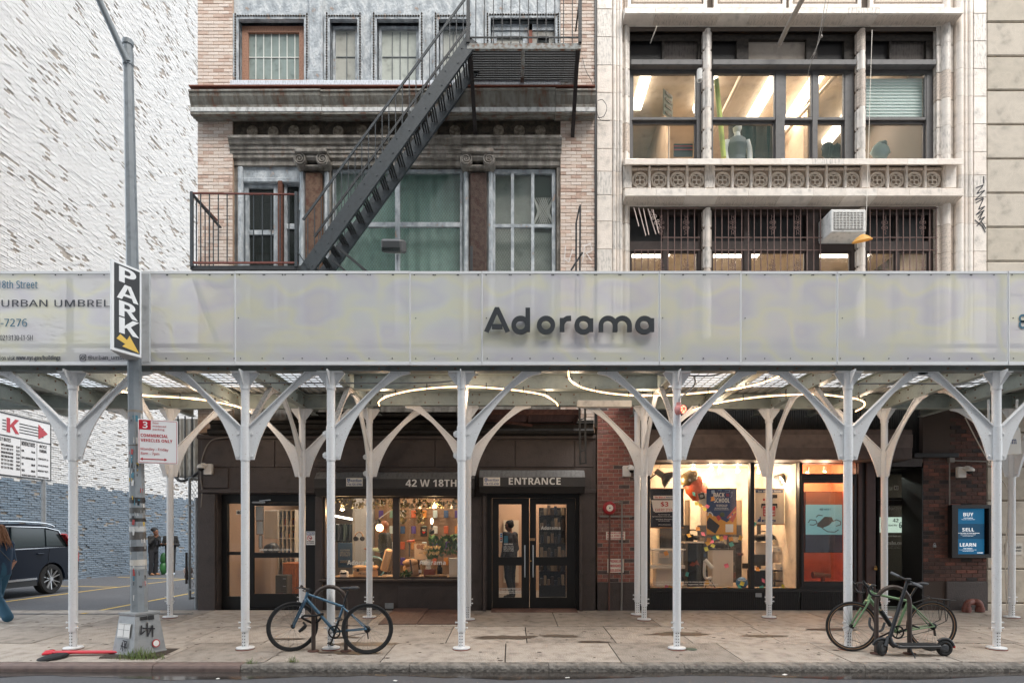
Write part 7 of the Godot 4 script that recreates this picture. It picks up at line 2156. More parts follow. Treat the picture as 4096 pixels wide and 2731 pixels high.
func shop_window_left() -> void:
	var f := get_node("brown_shopfront")
	var warm := M("shop_wall",C(150,138,124),0.8,"soft",0.5)
	room(f,px(800),px(2376),0.16,3.45,-11.8,-17.6,warm,M("shop_floor",C(150,140,128),0.4),M("shop_ceiling",C(150,146,140),0.8))
	obj("partition",MB.new().bx(-3.78,-3.72,0.16,3.44,-17.5,-13.9),M("partition_gray",C(176,172,164),0.8),f)
	obj("partition",MB.new().bx(-0.62,-0.56,0.16,3.44,-17.5,-12.4),M("partition_blue",C(34,66,100),0.7),f)
	obj("door_flush",face(2014,2075,2080,2330,15.2,0.05),M("door_cream",C(214,194,168),0.6),f)
	ftext(f,"lettering","AUTHORIZED",2046,2068,2136,2141,15.18,M("ink"))
	ftext(f,"lettering","PERSONNEL",2046,2068,2144,2149,15.18,M("ink"))
	ftext(f,"lettering","ONLY",2052,2062,2152,2157,15.18,M("ink"))
	obj("inner_wall",MB.new().bx(-0.55,1.6,0.16,3.44,-15.4,-15.3),M("inner_orange",C(196,160,130),0.8),f)
	var gs := thing("goods_rack","tall dark rack of boxed goods behind the right entrance door","rack",p(2225,2400,13.2))
	for i in 6:
		obj("shelf",pbox(2160,2262,2060+i*56,2063+i*56,13.2,0.3,0.003),M("panel_black",C(24,25,28),0.3),gs)
		for k in 7: obj("box",pbox(2162+k*14,2172+k*14+(i*3+k) % 4,2060+i*56 - 18 - (i*7+k*11) % 26,2060+i*56,13.15,0.15,0.004),M("stock_dim%d" % ((i+k*3) % 5),[C(70,64,58),C(120,104,88),C(40,50,66),C(150,134,112),C(58,46,40)][(i+k*3) % 5],0.5),gs)
	obj("back",pbox(2156,2264,2030,2392,13.5,0.02,0.003),M("panel_black"),gs)
	obj("slat_wall",ribbed_h(-3.7,-0.65,0.16,3.0,-15.8),M("slat_tan",C(150,116,84),0.6),f)
	var tubes := glow("ceiling_lamp",C(255,236,208),1.6)
	for q in [[-5.0,-13.6],[-2.4,-13.4],[-2.4,-15.0],[0.5,-13.0],[0.4,-14.5]]:
		obj("ceiling_lamp",MB.new().bx(q[0] - 0.6,q[0]+0.6,3.40,3.44,q[1] - 0.08,q[1]+0.08),tubes,f)
		lamp_area(f,Vector3(q[0],3.38,q[1]),1.2,0.5,C(255,236,214),1.1)
	# behind the side door
	var wm := M("shelf_white",C(224,220,212),0.5)
	var t := thing("cube_shelves","white cube shelf unit full of small boxes behind the side door","shelf",p(1140,2370,13.4))
	var a := survey(1112,1178,2040,2372,13.4)
	obj("back",MB.new().bx(a[0],a[1],a[2],a[3],-13.75,-13.72),wm,t)
	for i in 5: obj("upright",MB.new().bx(lerpf(a[0],a[1],i/4.0) - 0.01,lerpf(a[0],a[1],i/4.0)+0.01,a[2],a[3],-13.72,-13.4),wm,t)
	for v in [2040,2102,2153,2230,2370]: obj("shelf",MB.new().bx(a[0],a[1],py(v,13.4) - 0.012,py(v,13.4)+0.012,-13.715,-13.402),wm,t)
	var tint := [C(196,206,196),C(120,150,128),C(206,128,52),C(88,64,128),C(196,90,40),C(58,84,116),C(220,214,200)]
	t = thing("small_stock","little coloured stock boxes in the white cube shelves","boxes",p(1140,2153,13.5))
	for i in 4:
		for j in 3:
			for k in 2: obj("box",pbox(1114+i*16.4+k*7,1120+i*16.4+k*7,[2100,2151,2228][j] - 14 - (i*5+k*7) % 16,[2100,2151,2228][j],13.48,0.12,0.004),M("stock%d" % ((i*3+j*2+k) % 7),tint[(i*3+j*2+k) % 7],0.5),t)
	single("white_board",pbox(1056,1111,2041,2154,13.3,0.04),M("board_white",C(206,204,198),0.5),"plain white panel beside the cube shelves inside the side door","panel")
	t = thing("framed_notices","two framed paper notices hung inside the side door glass","notice",p(1035,2190,12.0))
	for s in [[1021,1053,2024,2082],[1024,1052,2083,2137],[1034,1047,2140,2192]]:
		obj("frame",pbox(s[0],s[1],s[2],s[3],12.0,0.02,0.003),M("black"),t)
		obj("paper",face(s[0]+2,s[1] - 2,s[2]+2,s[3] - 2,11.99,0.004),M("white"),t)
	t = thing("copper_cabinet","orange wooden cabinet behind the lower side door glass","cabinet",p(1165,2380,13.0))
	obj("body",pbox(1128,1200,2250,2390,13.0,0.5,0.02),M("cabinet_orange",C(190,118,76),0.5,"streak",Vector3(3,0.5,3)),t)
	obj("door",pbox(1134,1182,2262,2386,12.99,0.02,0.006),M("cabinet_orange"),t)
	t = thing("desk_drawers","dark grey drawer unit beside the orange cabinet","drawers",p(1120,2380,12.6))
	obj("body",pbox(1100,1148,2300,2400,12.7,0.5),M("drawer_gray",C(88,86,80),0.5),t)
	for v in [2305,2335,2365]:
		var o := obj("drawer",pbox(1124,1146,v,v+26,12.69,0.02,0.004),M("drawer_gray"),t)
		obj("handle",pbox(1130,1142,v+8,v+11,12.67,0.01,0.002),M("silver"),o)
	single("covered_machine",lumpy(p(1086,2198,12.8),Vector3(0.17,0.14,0.15),12),M("black"),"black cloth covered machine standing inside the side door","machine")
	# behind the display window
	var sill := py(2312,11.6)
	obj("display_floor",MB.new().bx(px(1292),px(1880),sill - 0.1,sill,-12.7,-11.62),M("display_sand",C(176,144,110),0.8,"grain",2.0),f)
	t = thing("jacket_rail","dark padded jackets hanging on a rail along the back of the shop","clothes rail",p(1390,2180,14.6))
	obj("rail",MB.new().cyl(p(1330,2096,14.6),p(1440,2106,14.6),0.015),M("silver"),t)
	for i in 9:
		var c := p(1340+i*11.5,2132,14.6+(i % 2)*0.1)
		obj("jacket",MB.new().ball(c,Vector3(0.06,0.24,0.22),Basis.from_euler(Vector3(0,0.3,0)),10,8).cyl(c+Vector3(0,0.2,0.1),c+Vector3(0.02,-0.2,0.24),0.05,0.04,8),M("jacket%d" % (i % 3),[C(46,54,52),C(62,74,66),C(34,38,40)][i % 3],0.7),t)
	obj("light_cove",MB.new().bar(p(1300,2056,15.5),p(1480,2090,15.2),0.05,0.05),glow("cove_lamp",C(255,240,215),2.5),f)
	t = thing("blue_notice_board","dark blue notice board standing behind the display window","notice board",p(1376,2268,12.5))
	obj("board",pbox(1350,1408,2170,2270,12.5,0.04),M("board_blue",C(34,62,92),0.5),t)
	for r in [["ADORAMA",2197],["EMPLOYEES",2205],["BEYOND THIS",2212],["POINT",2219],["PLEASE USE THE",2240],["MAIN EXIT",2246]]: ftext(t,"lettering",r[0],1360,1400,r[1],r[1]+5,12.49,M("lettering_dim"),"sans")
	var sand := M("case_sand",C(200,162,120),0.5)
	t = thing("equipment_case","long sand coloured equipment case lying in the display window","case",p(1440,2310,11.9))
	obj("body",pbox(1410,1500,2280,2311,11.9,0.28,0.03),sand,t)
	obj("lid",pbox(1409,1502,2263,2279,11.89,0.3,0.03),sand,t)
	for u in [1425,1480]: obj("latch",pbox(u,u+10,2274,2286,11.87,0.02,0.004),M("black"),t)
	ftext(t,"lettering","PELICAN",1434,1476,2291,2298,11.89,M("ink"))
	t = thing("equipment_case","open sand coloured equipment case leaning upright by the mullion","case",p(1545,2305,12.0))
	var tilt := Basis.from_euler(Vector3(0.1,0,-0.28))
	obj("body",MB.new().bev(p(1547,2240,12.0),Vector3(0.16,0.46,0.16),0.03,tilt),sand,t)
	obj("lid",MB.new().bev(p(1563,2245,12.05),Vector3(0.08,0.44,0.2),0.02,tilt),M("case_brown",C(120,98,76),0.5),t)
	t = thing("ice_box","small white cool box with dark label in the display window","box",p(1372,2311,11.8))
	obj("body",pbox(1357,1388,2286,2312,11.8,0.12,0.012),M("white"),t)
	obj("label",pbox(1360,1385,2290,2297,11.79,0.01,0.002),M("ink"),t)
	obj("handle",pbox(1362,1382,2281,2287,11.84,0.04,0.006),M("white"),t)
	t = thing("coil_of_hose","dark round bag behind a pale blue hose ring in the display window","bag",p(1495,2300,12.3))
	obj("bag",MB.new().ball(p(1497,2268,12.4),Vector3(0.24,0.23,0.1)),M("bag_dark",C(54,58,54),0.7),t)
	obj("hose",torus(Transform3D(Basis.from_euler(Vector3(PI/2,0,0)),p(1497,2268,12.3)),0.22,0.014),M("hose_blue",C(120,172,190),0.4),t)
	t = thing("canvas_backpack","sand canvas backpack with brown straps and tags behind the right pane","backpack",p(1648,2310,11.9))
	obj("body",lumpy(p(1652,2276,11.95),Vector3(0.19,0.17,0.12),21),M("canvas_sand",C(204,162,122),0.8,"grain",3.0),t)
	obj("flap",lumpy(p(1645,2250,11.9),Vector3(0.16,0.08,0.12),22),M("canvas_sand"),t)
	for u in [1640,1672]: obj("strap",MB.new().bar(p(u,2238,11.78),p(u+8,2296,11.78),0.03,0.01),M("strap_brown",C(74,54,44),0.6),t)
	obj("tag",pbox(1674,1686,2278,2290,11.76,0.005,0.002),M("white"),t)
	t = thing("award_frame","framed certificate with portrait photograph standing in the right pane","frame",p(1683,2240,12.3))
	obj("frame",pbox(1654,1712,2172,2240,12.3,0.03),M("case_brown"),t)
	obj("sheet",face(1657,1709,2175,2237,12.29,0.004),M("sheet_beige",C(196,176,152),0.6),t)
	obj("portrait",MB.new().ball(p(1690,2188,12.285),Vector3(0.055,0.06,0.004)).ball(p(1674,2186,12.285),Vector3(0.045,0.05,0.004)),M("portrait_brown",C(150,112,88),0.7),t)
	ftext(t,"lettering","2000",1676,1690,2209,2213,12.285,M("ink"),"sans")
	t = thing("daffodil_vase","white swirled vase of glowing pale daffodils in the right pane","flowers",p(1712,2275,12.0))
	obj("vase",MB.new().lathe(V2([0.03,-0.16,0.06,-0.14,0.05,-0.08,0.075,-0.02,0.05,0.03,0.06,0.06]),Transform3D(Basis.IDENTITY,p(1713,2248,12.0)),18),M("white"),t)
	var dm := M("daffodil",C(246,214,150),0.7)
	var gm := vcol(M("leaf_green",C(66,104,48),0.6))
	for i in 14:
		var c := p(1700+(i*37) % 60,2192+(i*23) % 46,11.95+0.02*(i % 5))
		obj("flower",leafy(c,Vector3(0.018,0.018,0.02),9,0.055,i).cyl(c,c+Vector3(0,-0.005,0.04),0.012,0.02,8),vcol(dm),t)
		obj("stem",MB.new().tube(curve([c,c.lerp(p(1713,2240,12.0),0.5)+Vector3(0.02,-0.02,0),p(1713,2240,12.0)],4),0.005,5),gm,t)
	for w in [["potted_shrub","bushy broad leaved plant behind the daffodils",1748,2195,12.3,Vector3(0.16,0.22,0.12),110,0.13],["potted_shrub","second broad leaved plant by the centre post",1805,2185,12.3,Vector3(0.12,0.2,0.12),80,0.13],["potted_shrub","low fern at the foot of the sand backpack",1621,2302,11.8,Vector3(0.11,0.05,0.06),60,0.08]]:
		t = thing(w[0],w[1],"plant",p(w[2],2312,w[4]))
		obj("leaves",leafy(p(w[2],w[3],w[4]),w[5],w[6],w[7],w[2]),gm,t,"","stuff")
		obj("stem",MB.new().cyl(p(w[2],w[3],w[4]),p(w[2],2312,w[4]),0.012,0.015,6),M("wood"),t)
	t = thing("leaf_garland","garland of dry ivy leaves strung along the window head","garland",p(1570,2010,12.0))
	var iv := vcol(M("ivy_olive",C(112,104,62),0.6))
	for i in 18:
		var u := 1350.0+i*28.5
		obj("leaves",leafy(p(u,2008+(i*13) % 22,12.0+0.05*(i % 4)),Vector3(0.09,0.06+0.06*((i*7) % 5)/5.0,0.08),26,0.075,i+50),iv,t,"","stuff")
	for u in [1612,1678]: obj("leaves",leafy(p(u,2070,12.1),Vector3(0.07,0.14,0.06),60,0.08,u),iv,t,"","stuff")
	# bulbs,spot lamps and headphones
	var lit := glow("bulb_glow",C(255,214,160),5.0)
	t = thing("globe_lamp","big glowing globe bulb on a jointed arm in the display window","lamp",p(1518,2120,12.1))
	obj("bulb",MB.new().ball(p(1518,2110,12.0),Vector3(0.078,0.078,0.078),Basis.IDENTITY,16,10),glow("globe_glow",C(255,208,150),3.0),t)
	obj("socket",MB.new().cyl(p(1513,2098,12.0),p(1508,2078,12.0),0.06,0.045),M("black"),t)
	obj("arm",MB.new().bar(p(1508,2080,12.02),p(1562,2040,12.05),0.02,0.02).bar(p(1500,2090,12.02),p(1430,2130,12.05),0.012,0.012),M("silver"),t)
	bulb_light(t,p(1518,2118,11.9),C(255,206,150),0.25,0.08)
	var k := 0
	for s in [[1368,2030],[1526,2012],[1620,2012],[1674,2022],[1736,2020],[1812,2022]]:
		t = thing("spot_lamp",["leftmost white spot lamp at the window head","white spot lamp just left of the window post","white spot lamp just right of the window post","white spot lamp over the framed certificate","lit white spot lamp over the daffodils","rightmost white spot lamp by the centre post"][k],"lamp",p(s[0],s[1],12.2),"spot lamps in the display window")
		obj("shade",MB.new().lathe(V2([0.03,0.06,0.035,0.02,0.06,-0.05,0.055,-0.05,0.03,0.02]),Transform3D(Basis.from_euler(Vector3(0.3,0,0)),p(s[0],s[1],12.2)),14),M("white"),t)
		obj("stem",MB.new().cyl(p(s[0],s[1] - 10,12.2),p(s[0],1960,12.2),0.008),M("white"),t)
		if k == 4 or k == 0:
			obj("bulb",MB.new().ball(p(s[0],s[1]+7,12.17),Vector3(0.035,0.03,0.035)),lit,t)
			bulb_light(t,p(s[0],s[1]+16,12.1),C(255,210,156),0.2)
		k += 1
	t = thing("candle_bulb","upright glowing candle bulb on a dark stand in the right pane","lamp",p(1727,2130,12.1))
	obj("bulb",MB.new().ball(p(1727,2084,12.1),Vector3(0.028,0.065,0.028)),lit,t)
	obj("stand",MB.new().cyl(p(1727,2096,12.1),p(1727,2112,12.1),0.03,0.022).ball(p(1726,2126,12.1),Vector3(0.06,0.06,0.05)),M("black"),t)
	t = thing("headphones","brown headphones hung in the left pane of the display window","headphones",p(1436,2160,11.95))
	var hp := []
	for i in 13: hp.append(p(1436,2148,11.95)+Vector3(cos(PI*i/12)*0.078,sin(PI*i/12)*0.1,0))
	obj("band",MB.new().tube(V3(hp),0.012,8),M("case_brown"),t)
	for s in [-1,1]: obj("cup",MB.new().cyl(p(1436,2154,11.95)+Vector3(s*0.07,0,0.03),p(1436,2154,11.95)+Vector3(s*0.06,0,-0.02),0.048,0.048,16),M("black"),t)
	t = thing("aed_sign","small dark AED sign with a red heart deep in the shop","sign",p(1695,2144,13.0))
	obj("plate",pbox(1681,1709,2106,2145,13.0,0.01,0.003),M("ink"),t)
	ftext(t,"lettering","AED",1688,1703,2115,2123,12.99,M("lettering"))
	obj("heart",MB.new().prism(V2([px(1695,13),py(2136,13),px(1688,13),py(2128,13),px(1691,13),py(2125,13),px(1695,13),py(2127,13),px(1699,13),py(2125,13),px(1702,13),py(2128,13)]),Transform3D(Basis.IDENTITY,Vector3(0,0,-12.99)),0,0.004),M("red"),t)
	t = thing("stock_wall","pegs of small hanging packets on the back wall of the shop","packets",Vector3(-2.0,0.2,-15.7))
	for i in 40: obj("packet",MB.new().bev(Vector3(-3.5+(i % 10)*0.29,0.9+(i/10)*0.42,-15.68),Vector3(0.12,0.2,0.05),0.01),M("stock%d" % (i*5 % 7)),t)
	t = thing("red_toolbox","dull red box under the daffodil vase","box",p(1713,2311,12.0))
	obj("box",pbox(1694,1738,2276,2311,11.95,0.16),M("box_brick",C(150,84,70),0.6),t)
	t = thing("white_planter","tall white square planter at the right end of the window","planter",p(1815,2311,12.0))
	obj("pot",pbox(1796,1836,2234,2311,11.9,0.2,0.008),M("shelf_white"),t)
	obj("rim",pbox(1794,1838,2232,2238,11.89,0.22,0.004),M("shelf_white"),t)
	t = thing("orange_torch","orange hand torch on a small black stand","torch",p(1643,2210,12.0))
	obj("torch",MB.new().cyl(p(1628,2165,12.0),p(1658,2163,12.0),0.02,0.026),M("torch_orange",C(214,96,48),0.4),t)
	obj("stand",MB.new().cyl(p(1636,2168,12.0),p(1637,2226,12.0),0.012),M("black"),t)
	t = thing("dark_camera","black camera on a low wooden tray in the right pane","camera",p(1760,2311,11.9))
	obj("body",pbox(1748,1768,2268,2296,11.9,0.1),M("black"),t)
	obj("lens",MB.new().cyl(p(1758,2272,11.9),p(1758,2258,11.9),0.035),M("black"),t)
	obj("tray",pbox(1700,1788,2300,2308,11.8,0.1),M("case_brown"),t)

func ribbed_h(x0: float,x1: float,y0: float,y1: float,z: float) -> MB:
	var m := MB.new().bx(x0,x1,y0,y1,z - 0.1,z - 0.02)
	var y := y0
	while y < y1 - 0.1:
		m.bx(x0,x1,y+0.006,y+0.094,z - 0.02,z)
		y += 0.1
	return m

func shop_window_right() -> void:
	var f := get_node("camera_shop_front")
	var y0 := py(2356,11.6)
	var wall := M("display_white",C(226,212,192),0.7,"soft",0.6)
	room(f,px(2596),px(3197),y0,3.12,-11.63,-13.3,wall,M("display_floor_gray",C(160,140,122),0.6),wall)
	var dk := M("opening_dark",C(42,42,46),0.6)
	for s in [[2742,2772],[2806,2828],[2946,2976],[2990,3008]]: obj("dark_opening",face(s[0],s[1],2000,2330,13.27,0.02),M("opening_tan",C(128,112,92),0.7),f)
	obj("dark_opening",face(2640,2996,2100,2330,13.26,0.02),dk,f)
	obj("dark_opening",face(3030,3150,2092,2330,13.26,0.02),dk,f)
	for u in [2776.0,2985.0,3165.0]: obj("white_column",face(u - 14,u+14,1990,2330,13.2,0.05),wall,f)
	var st := thing("stock_pile","dark heap of boxed cameras and gear standing along the back of the big pane","boxes",p(2820,2330,13.2))
	for i in 34:
		var u := 2645+(i*61) % 345
		var v := 2150+(i*43) % 175
		obj("box",pbox(u,u+14+(i*7) % 16,v - 10 - (i*5) % 22,v,13.22 - 0.01*(i % 4),0.03,0.004),M("gear%d" % (i % 6),[C(58,60,66),C(96,86,74),C(40,62,92),C(120,112,100),C(80,42,38),C(30,30,33)][i % 6],0.4),st)
	# lamps
	var lit := glow("bulb_glow",C(255,214,160),5.0)
	var names := ["leftmost track spot lamp behind the near post","second track spot lamp from the left","hanging bulb over the back to school poster","hanging bulb right of the back to school poster","hanging bulb right of the window mullion"]
	var k := 0
	for s in [[2773,1868,0],[2846,1868,0],[2880,1878,1],[2952,1878,1],[3036,1882,1]]:
		var t := thing("track_lamp" if s[2] == 0 else "hanging_bulb","small white "+names[k],"lamp",p(s[0],s[1],12.4),"lamps over the window display")
		var c := p(s[0],s[1],12.4)
		obj("holder",MB.new().lathe(V2([0.018,0.14,0.026,0.06,0.03,0.03,0.05,-0.02,0.045,-0.02,0.025,0.03]),Transform3D(Basis.from_euler(Vector3(0.0 if s[2] else 0.4,0,0.0)),c),14),M("white"),t)
		obj("bulb",MB.new().ball(c+Vector3(0,-0.025,0),Vector3(0.045,0.035,0.045)),lit,t)
		bulb_light(t,c+Vector3(0,-0.09,0),C(255,222,184),0.20)
		k += 1
	k = 0
	for s in [[2650,1900,-1.0],[3142,1900,1.0]]:
		var t := thing("studio_strobe",["grey studio strobe with wide black reflector hung at the left","black studio strobe with silver reflector hung at the right"][k],"studio lamp",p(s[0],s[1],12.2),"studio strobes hung in the window")
		var c := p(s[0],s[1],12.2)
		var dir := Vector3(-s[2]*0.75,-0.55,0.2).normalized()
		var b := Basis(dir.cross(Vector3.BACK).normalized(),dir,Vector3.BACK)
		obj("body",MB.new().cyl(c - dir*0.16,c+dir*0.02,0.062,0.066,14),M("strobe_gray",C(116,112,100),0.4),t)
		var r: float = 0.2 if k == 0 else 0.13
		obj("reflector",MB.new().lathe(V2([0.07,0.0,r*0.75,0.08,r,0.17,r - 0.006,0.17,r*0.7,0.085,0.05,0.01]),Transform3D(Basis(dir.cross(Vector3.BACK).normalized(),dir,dir.cross(Vector3.BACK).normalized().cross(dir)),c+dir*0.02),24),M("black"),t)
		obj("bulb",MB.new().ball(c+dir*0.09,Vector3(0.05,0.05,0.05)),lit,t)
		obj("bracket",MB.new().bar(c - dir*0.1,c+Vector3(s[2]*0.3,-0.1,-0.05),0.02,0.03).bar(c - dir*0.12,c+Vector3(0,0.32,0),0.006,0.006),M("black_metal"),t)
		obj("cable",MB.new().tube(curve([c - dir*0.16,c+Vector3(s[2]*0.2,0.03,0),c+Vector3(s[2]*0.25,-0.2,0),c+Vector3(s[2]*0.23,-0.6,-0.05)]),0.006,5),M("black"),t)
		bulb_light(t,c+dir*0.24,C(255,230,200),0.22,0.08)
		k += 1
	# posters
	var ink := M("ink")
	var w := M("sign_white_print")
	var redm := M("sign_red")
	var t := thing("bins_poster","dark poster with a white panel reading three dollars every item at the left","poster",p(2665,2110,12.0))
	obj("sheet",face(2602,2735,1955,2110,12.0,0.006),M("poster_navy",C(30,36,52),0.5),t)
	obj("roller",MB.new().cyl(p(2602,1954,12.0),p(2736,1954,12.0),0.012),M("wood"),t)
	obj("roller",MB.new().cyl(p(2602,2110,12.0),p(2736,2110,12.0),0.012),M("wood"),t)
	obj("banner",face(2614,2700,1982,1995,11.99,0.004),w,t)
	ftext(t,"lettering","The Bins at",2619,2662,1985,1992,11.985,redm)
	ftext(t,"lettering","Adorama",2664,2700,1985,1992,11.985,M("print_blue"))
	obj("bin_shape",MB.new().prism(V2([px(2606,12),py(2000,12),px(2720,12),py(2000,12),px(2710,12),py(2046,12),px(2622,12),py(2049,12),px(2614,12),py(2044,12)]),Transform3D(Basis.IDENTITY,Vector3(0,0,-11.99)),0,0.003),w,t)
	ftext(t,"lettering","$3",2644,2674,2006,2027,11.985,redm)
	ftext(t,"lettering","EVERY ITEM",2622,2694,2034,2044,11.985,redm,"sans")
	for r in [["Pure Scavenger Joy.",2633,2682,2056],["Dig in & discover what everyone else overlooked.",2610,2700,2064],["Refilled Weekly - While Supplies Last",2624,2694,2075],["Limit 5 items per customer.",2634,2680,2081],["All items are final sale, sold as is.",2634,2684,2096]]: ftext(t,"lettering",r[0],r[1],r[2],r[3],r[3]+4,11.99,w)
	t = thing("school_poster","blue and yellow back to school poster hanging in the middle of the window","poster",p(2887,2138,12.1))
	obj("sheet",face(2827,2947,1955,2137,12.1,0.006),M("poster_blue",C(26,58,110),0.5),t)
	for v in [1954,2138]: obj("roller",MB.new().cyl(p(2826,v,12.1),p(2948,v,12.1),0.011),M("wood"),t)
	var fz := Transform3D(Basis.IDENTITY,Vector3(0,0,-12.095))
	var poly := func(a: Array) -> PackedVector2Array:
		var q := V2(a)
		for i in q.size(): q[i] = Vector2(px(q[i].x,12.095),py(q[i].y,12.095))
		return q
	obj("yellow_field",MB.new().prism(poly.call([2827,2047,2908,2088,2947,2058,2947,2136,2827,2136]),fz,0,0.003),M("poster_yellow",C(226,162,62),0.5),t)
	obj("printed_laptop",MB.new().prism(poly.call([2828,2085,2838,2068,2880,2102,2862,2134,2828,2112]),fz,0.003,0.006),ink,t)
	obj("printed_paint",MB.new().prism(poly.call([2907,2070,2945,2024,2946,2060,2932,2090]),fz,0.003,0.005),M("paint_red",C(196,84,76),0.5),t)
	for i in 5: obj("paint_streak",MB.new().prism(poly.call([2912+i*5,2074 - i*6,2932+i*3,2056 - i*3,2934+i*2.5,2060 - i*3,2916+i*4.6,2077 - i*5]),fz,0.005,0.006+i*0.0005),M("streak%d" % i,[C(70,130,160),C(226,214,206),C(220,110,60),C(90,70,140),C(230,180,80)][i],0.5),t)
	obj("printed_plant",MB.new().ball(p(2890,2058,12.09),Vector3(0.05,0.05,0.006)),M("leaf_print",C(74,84,44),0.6),t)
	obj("printed_drive",MB.new().prism(poly.call([2864,2066,2876,2060,2886,2074,2874,2084]),fz,0.003,0.006),M("drive_red",C(200,62,62),0.5),t)
	obj("printed_headphones",stroke([poly.call([2832,2062,2834,2050,2842,2048,2850,2056,2852,2064])],0.02,fz,0.003,0.005),w,t)
	obj("white_label",face(2903,2934,2096,2128,12.09,0.003),w,t)
	ftext(t,"lettering","BACK",2855,2899,1970,1988,12.09,w)
	ftext(t,"lettering","TO",2905,2917,1974,1986,12.09,redm)
	ftext(t,"lettering","SCHOOL",2857,2919,1992,2010,12.09,w)
	for r in [["New School Year Calls",2865,2911,2017],["for Cool New Gear!",2867,2909,2023],["Plus, save even more with our",2860,2914,2030],["exclusive student & teacher prices.",2857,2918,2036]]: ftext(t,"lettering",r[0],r[1],r[2],r[3],r[3]+4,12.09,w)
	obj("doodle",stroke([poly.call([2846,1962,2858,1960,2860,1972,2848,1975,2846,1962]),poly.call([2900,1962,2920,1960,2918,1968,2902,1970]),poly.call([2872,1962,2886,1958,2884,1966]),poly.call([2924,1972,2930,1966,2928,1985,2922,1990])],0.006,fz,0.001,0.004),M("doodle_blue",C(150,180,214),0.5),t)
	t = thing("store_poster","pale poster headed see more in store with a red credentials box","poster",p(3080,2098,12.1))
	obj("sheet",face(3020,3138,1955,2096,12.1,0.006),M("poster_pale",C(214,204,192),0.5),t)
	for v in [1954,2097]: obj("roller",MB.new().cyl(p(3019,v,12.1),p(3139,v,12.1),0.011),M("wood"),t)
	obj("blue_band",face(3025,3132,1959,1970,12.09,0.003),M("print_blue"),t)
	ftext(t,"lettering","See More In Store!",3032,3126,1961,1968,12.085,w)
	obj("red_box",face(3054,3102,2024,2064,12.09,0.003),redm,t)
	for r in [["ALL",3057,3070,2030],["CREATORS",3057,3100,2041],["WELCOME",3057,3100,2052]]: ftext(t,"lettering",r[0],r[1],r[2],r[3],r[3]+7,12.085,w)
	obj("printed_slot",MB.new().prism(poly.call([3046,2014,3110,2014,3110,2032,3106,2032,3106,2022,3050,2022,3050,2032,3046,2032]),fz,0.003,0.006),ink,t)
	obj("printed_camera",MB.new().cyl(p(3082,1992,12.09),p(3082,1992,12.08),0.05,0.05,16).bx(px(3082,12.09),px(3110,12.09),py(1992,12.09),py(1978,12.09),-12.09,-12.084),ink,t)
	obj("red_dot",MB.new().cyl(p(3057,1998,12.095),p(3057,1998,12.088),0.022,0.022,14),redm,t)
	obj("printed_dog",MB.new().prism(poly.call([3030,2087,3032,2078,3040,2072,3038,2066,3044,2066,3045,2076,3044,2087]),fz,0.003,0.005),M("print_blue"),t)
	obj("blue_band",face(3048,3104,2078,2087,12.09,0.003),M("print_blue"),t)
	ftext(t,"lettering","Pets Allowed",3056,3098,2080,2085.5,12.085,w)
	# things on show
	t = thing("orange_backpack","orange and olive backpack tumbling open in mid air on wires","backpack",p(2780,1950,12.3))
	var tb := Basis.from_euler(Vector3(0.2,0.2,0.65))
	obj("body",lumpy2(p(2784,1952,12.3),Vector3(0.22,0.26,0.15),tb,31),M("pack_orange",C(206,84,40),0.5,"soft",2.0,"wave",1.0),t)
	obj("flap",lumpy2(p(2756,1912,12.25),Vector3(0.2,0.13,0.16),tb,33),M("pack_olive",C(104,84,48),0.3,"soft",2.0,"wave",1.5),t)
	for u in [[2760,1920],[2735,1945]]: obj("buckle",MB.new().bev(p(u[0],u[1],12.08),Vector3(0.04,0.05,0.02),0.005,tb),M("silver"),t)
	obj("wire",MB.new().cyl(p(2745,1895,12.3),p(2745,1845,12.3),0.002,0.002,4),M("silver"),t)
	t = thing("pink_sleeve","dark red laptop sleeve under the orange backpack","sleeve",p(2800,1990,12.25))
	obj("sleeve",MB.new().bev(p(2800,1975,12.35),Vector3(0.26,0.34,0.04),0.02,Basis.from_euler(Vector3(0,0.2,0.5))),M("sleeve_red",C(176,52,44),0.5),t)
	t = thing("sketch_book","grey sketch book with a black camera falling out of the backpack","book",p(2820,2020,12.15))
	obj("cover",MB.new().bev(p(2822,1997,12.15),Vector3(0.24,0.25,0.02),0.004,Basis.from_euler(Vector3(0,0,-0.25))),M("book_gray",C(204,192,178),0.6),t)
	obj("camera_body",MB.new().bev(p(2807,1983,12.12),Vector3(0.12,0.13,0.05),0.01,Basis.from_euler(Vector3(0,0,0.25))),M("black"),t)
	obj("camera_lens",MB.new().cyl(p(2808,1984,12.1),p(2808,1984,12.05),0.032,0.03,16),M("galvanized"),t)
	var white := M("plinth_white",C(222,212,198),0.6)
	for s in [["plinth","white display plinth under the plastic bin",2626,2694,2272,2354,12.2],["plinth","tall white display plinth under the camera bag",2851,2934,2199,2354,12.2],["plinth","narrow white display plinth behind the mountain print",2756,2762,2170,2354,12.5],["plinth","white display plinth behind the laptop right of the mullion",3022,3080,2168,2230,12.6]]:
		t = thing(s[0],s[1],"plinth",p((s[2]+s[3])/2.0,s[5],s[6]),"white plinths in the window")
		obj("column",pbox(s[2],s[3],s[4]+2,s[5],s[6],0.3,0.004),white,t)
		obj("top",pbox(s[2] - 1,s[3]+1,s[4],s[4]+3,s[6] - 0.005,0.31,0.003),white,t)
	t = thing("mountain_panel","black standing panel printed with a red mountain peak","panel",p(2784,2354,12.2))
	obj("panel",pbox(2752,2816,2172,2352,12.2,0.3,0.005),M("panel_black",C(24,25,28),0.3),t)
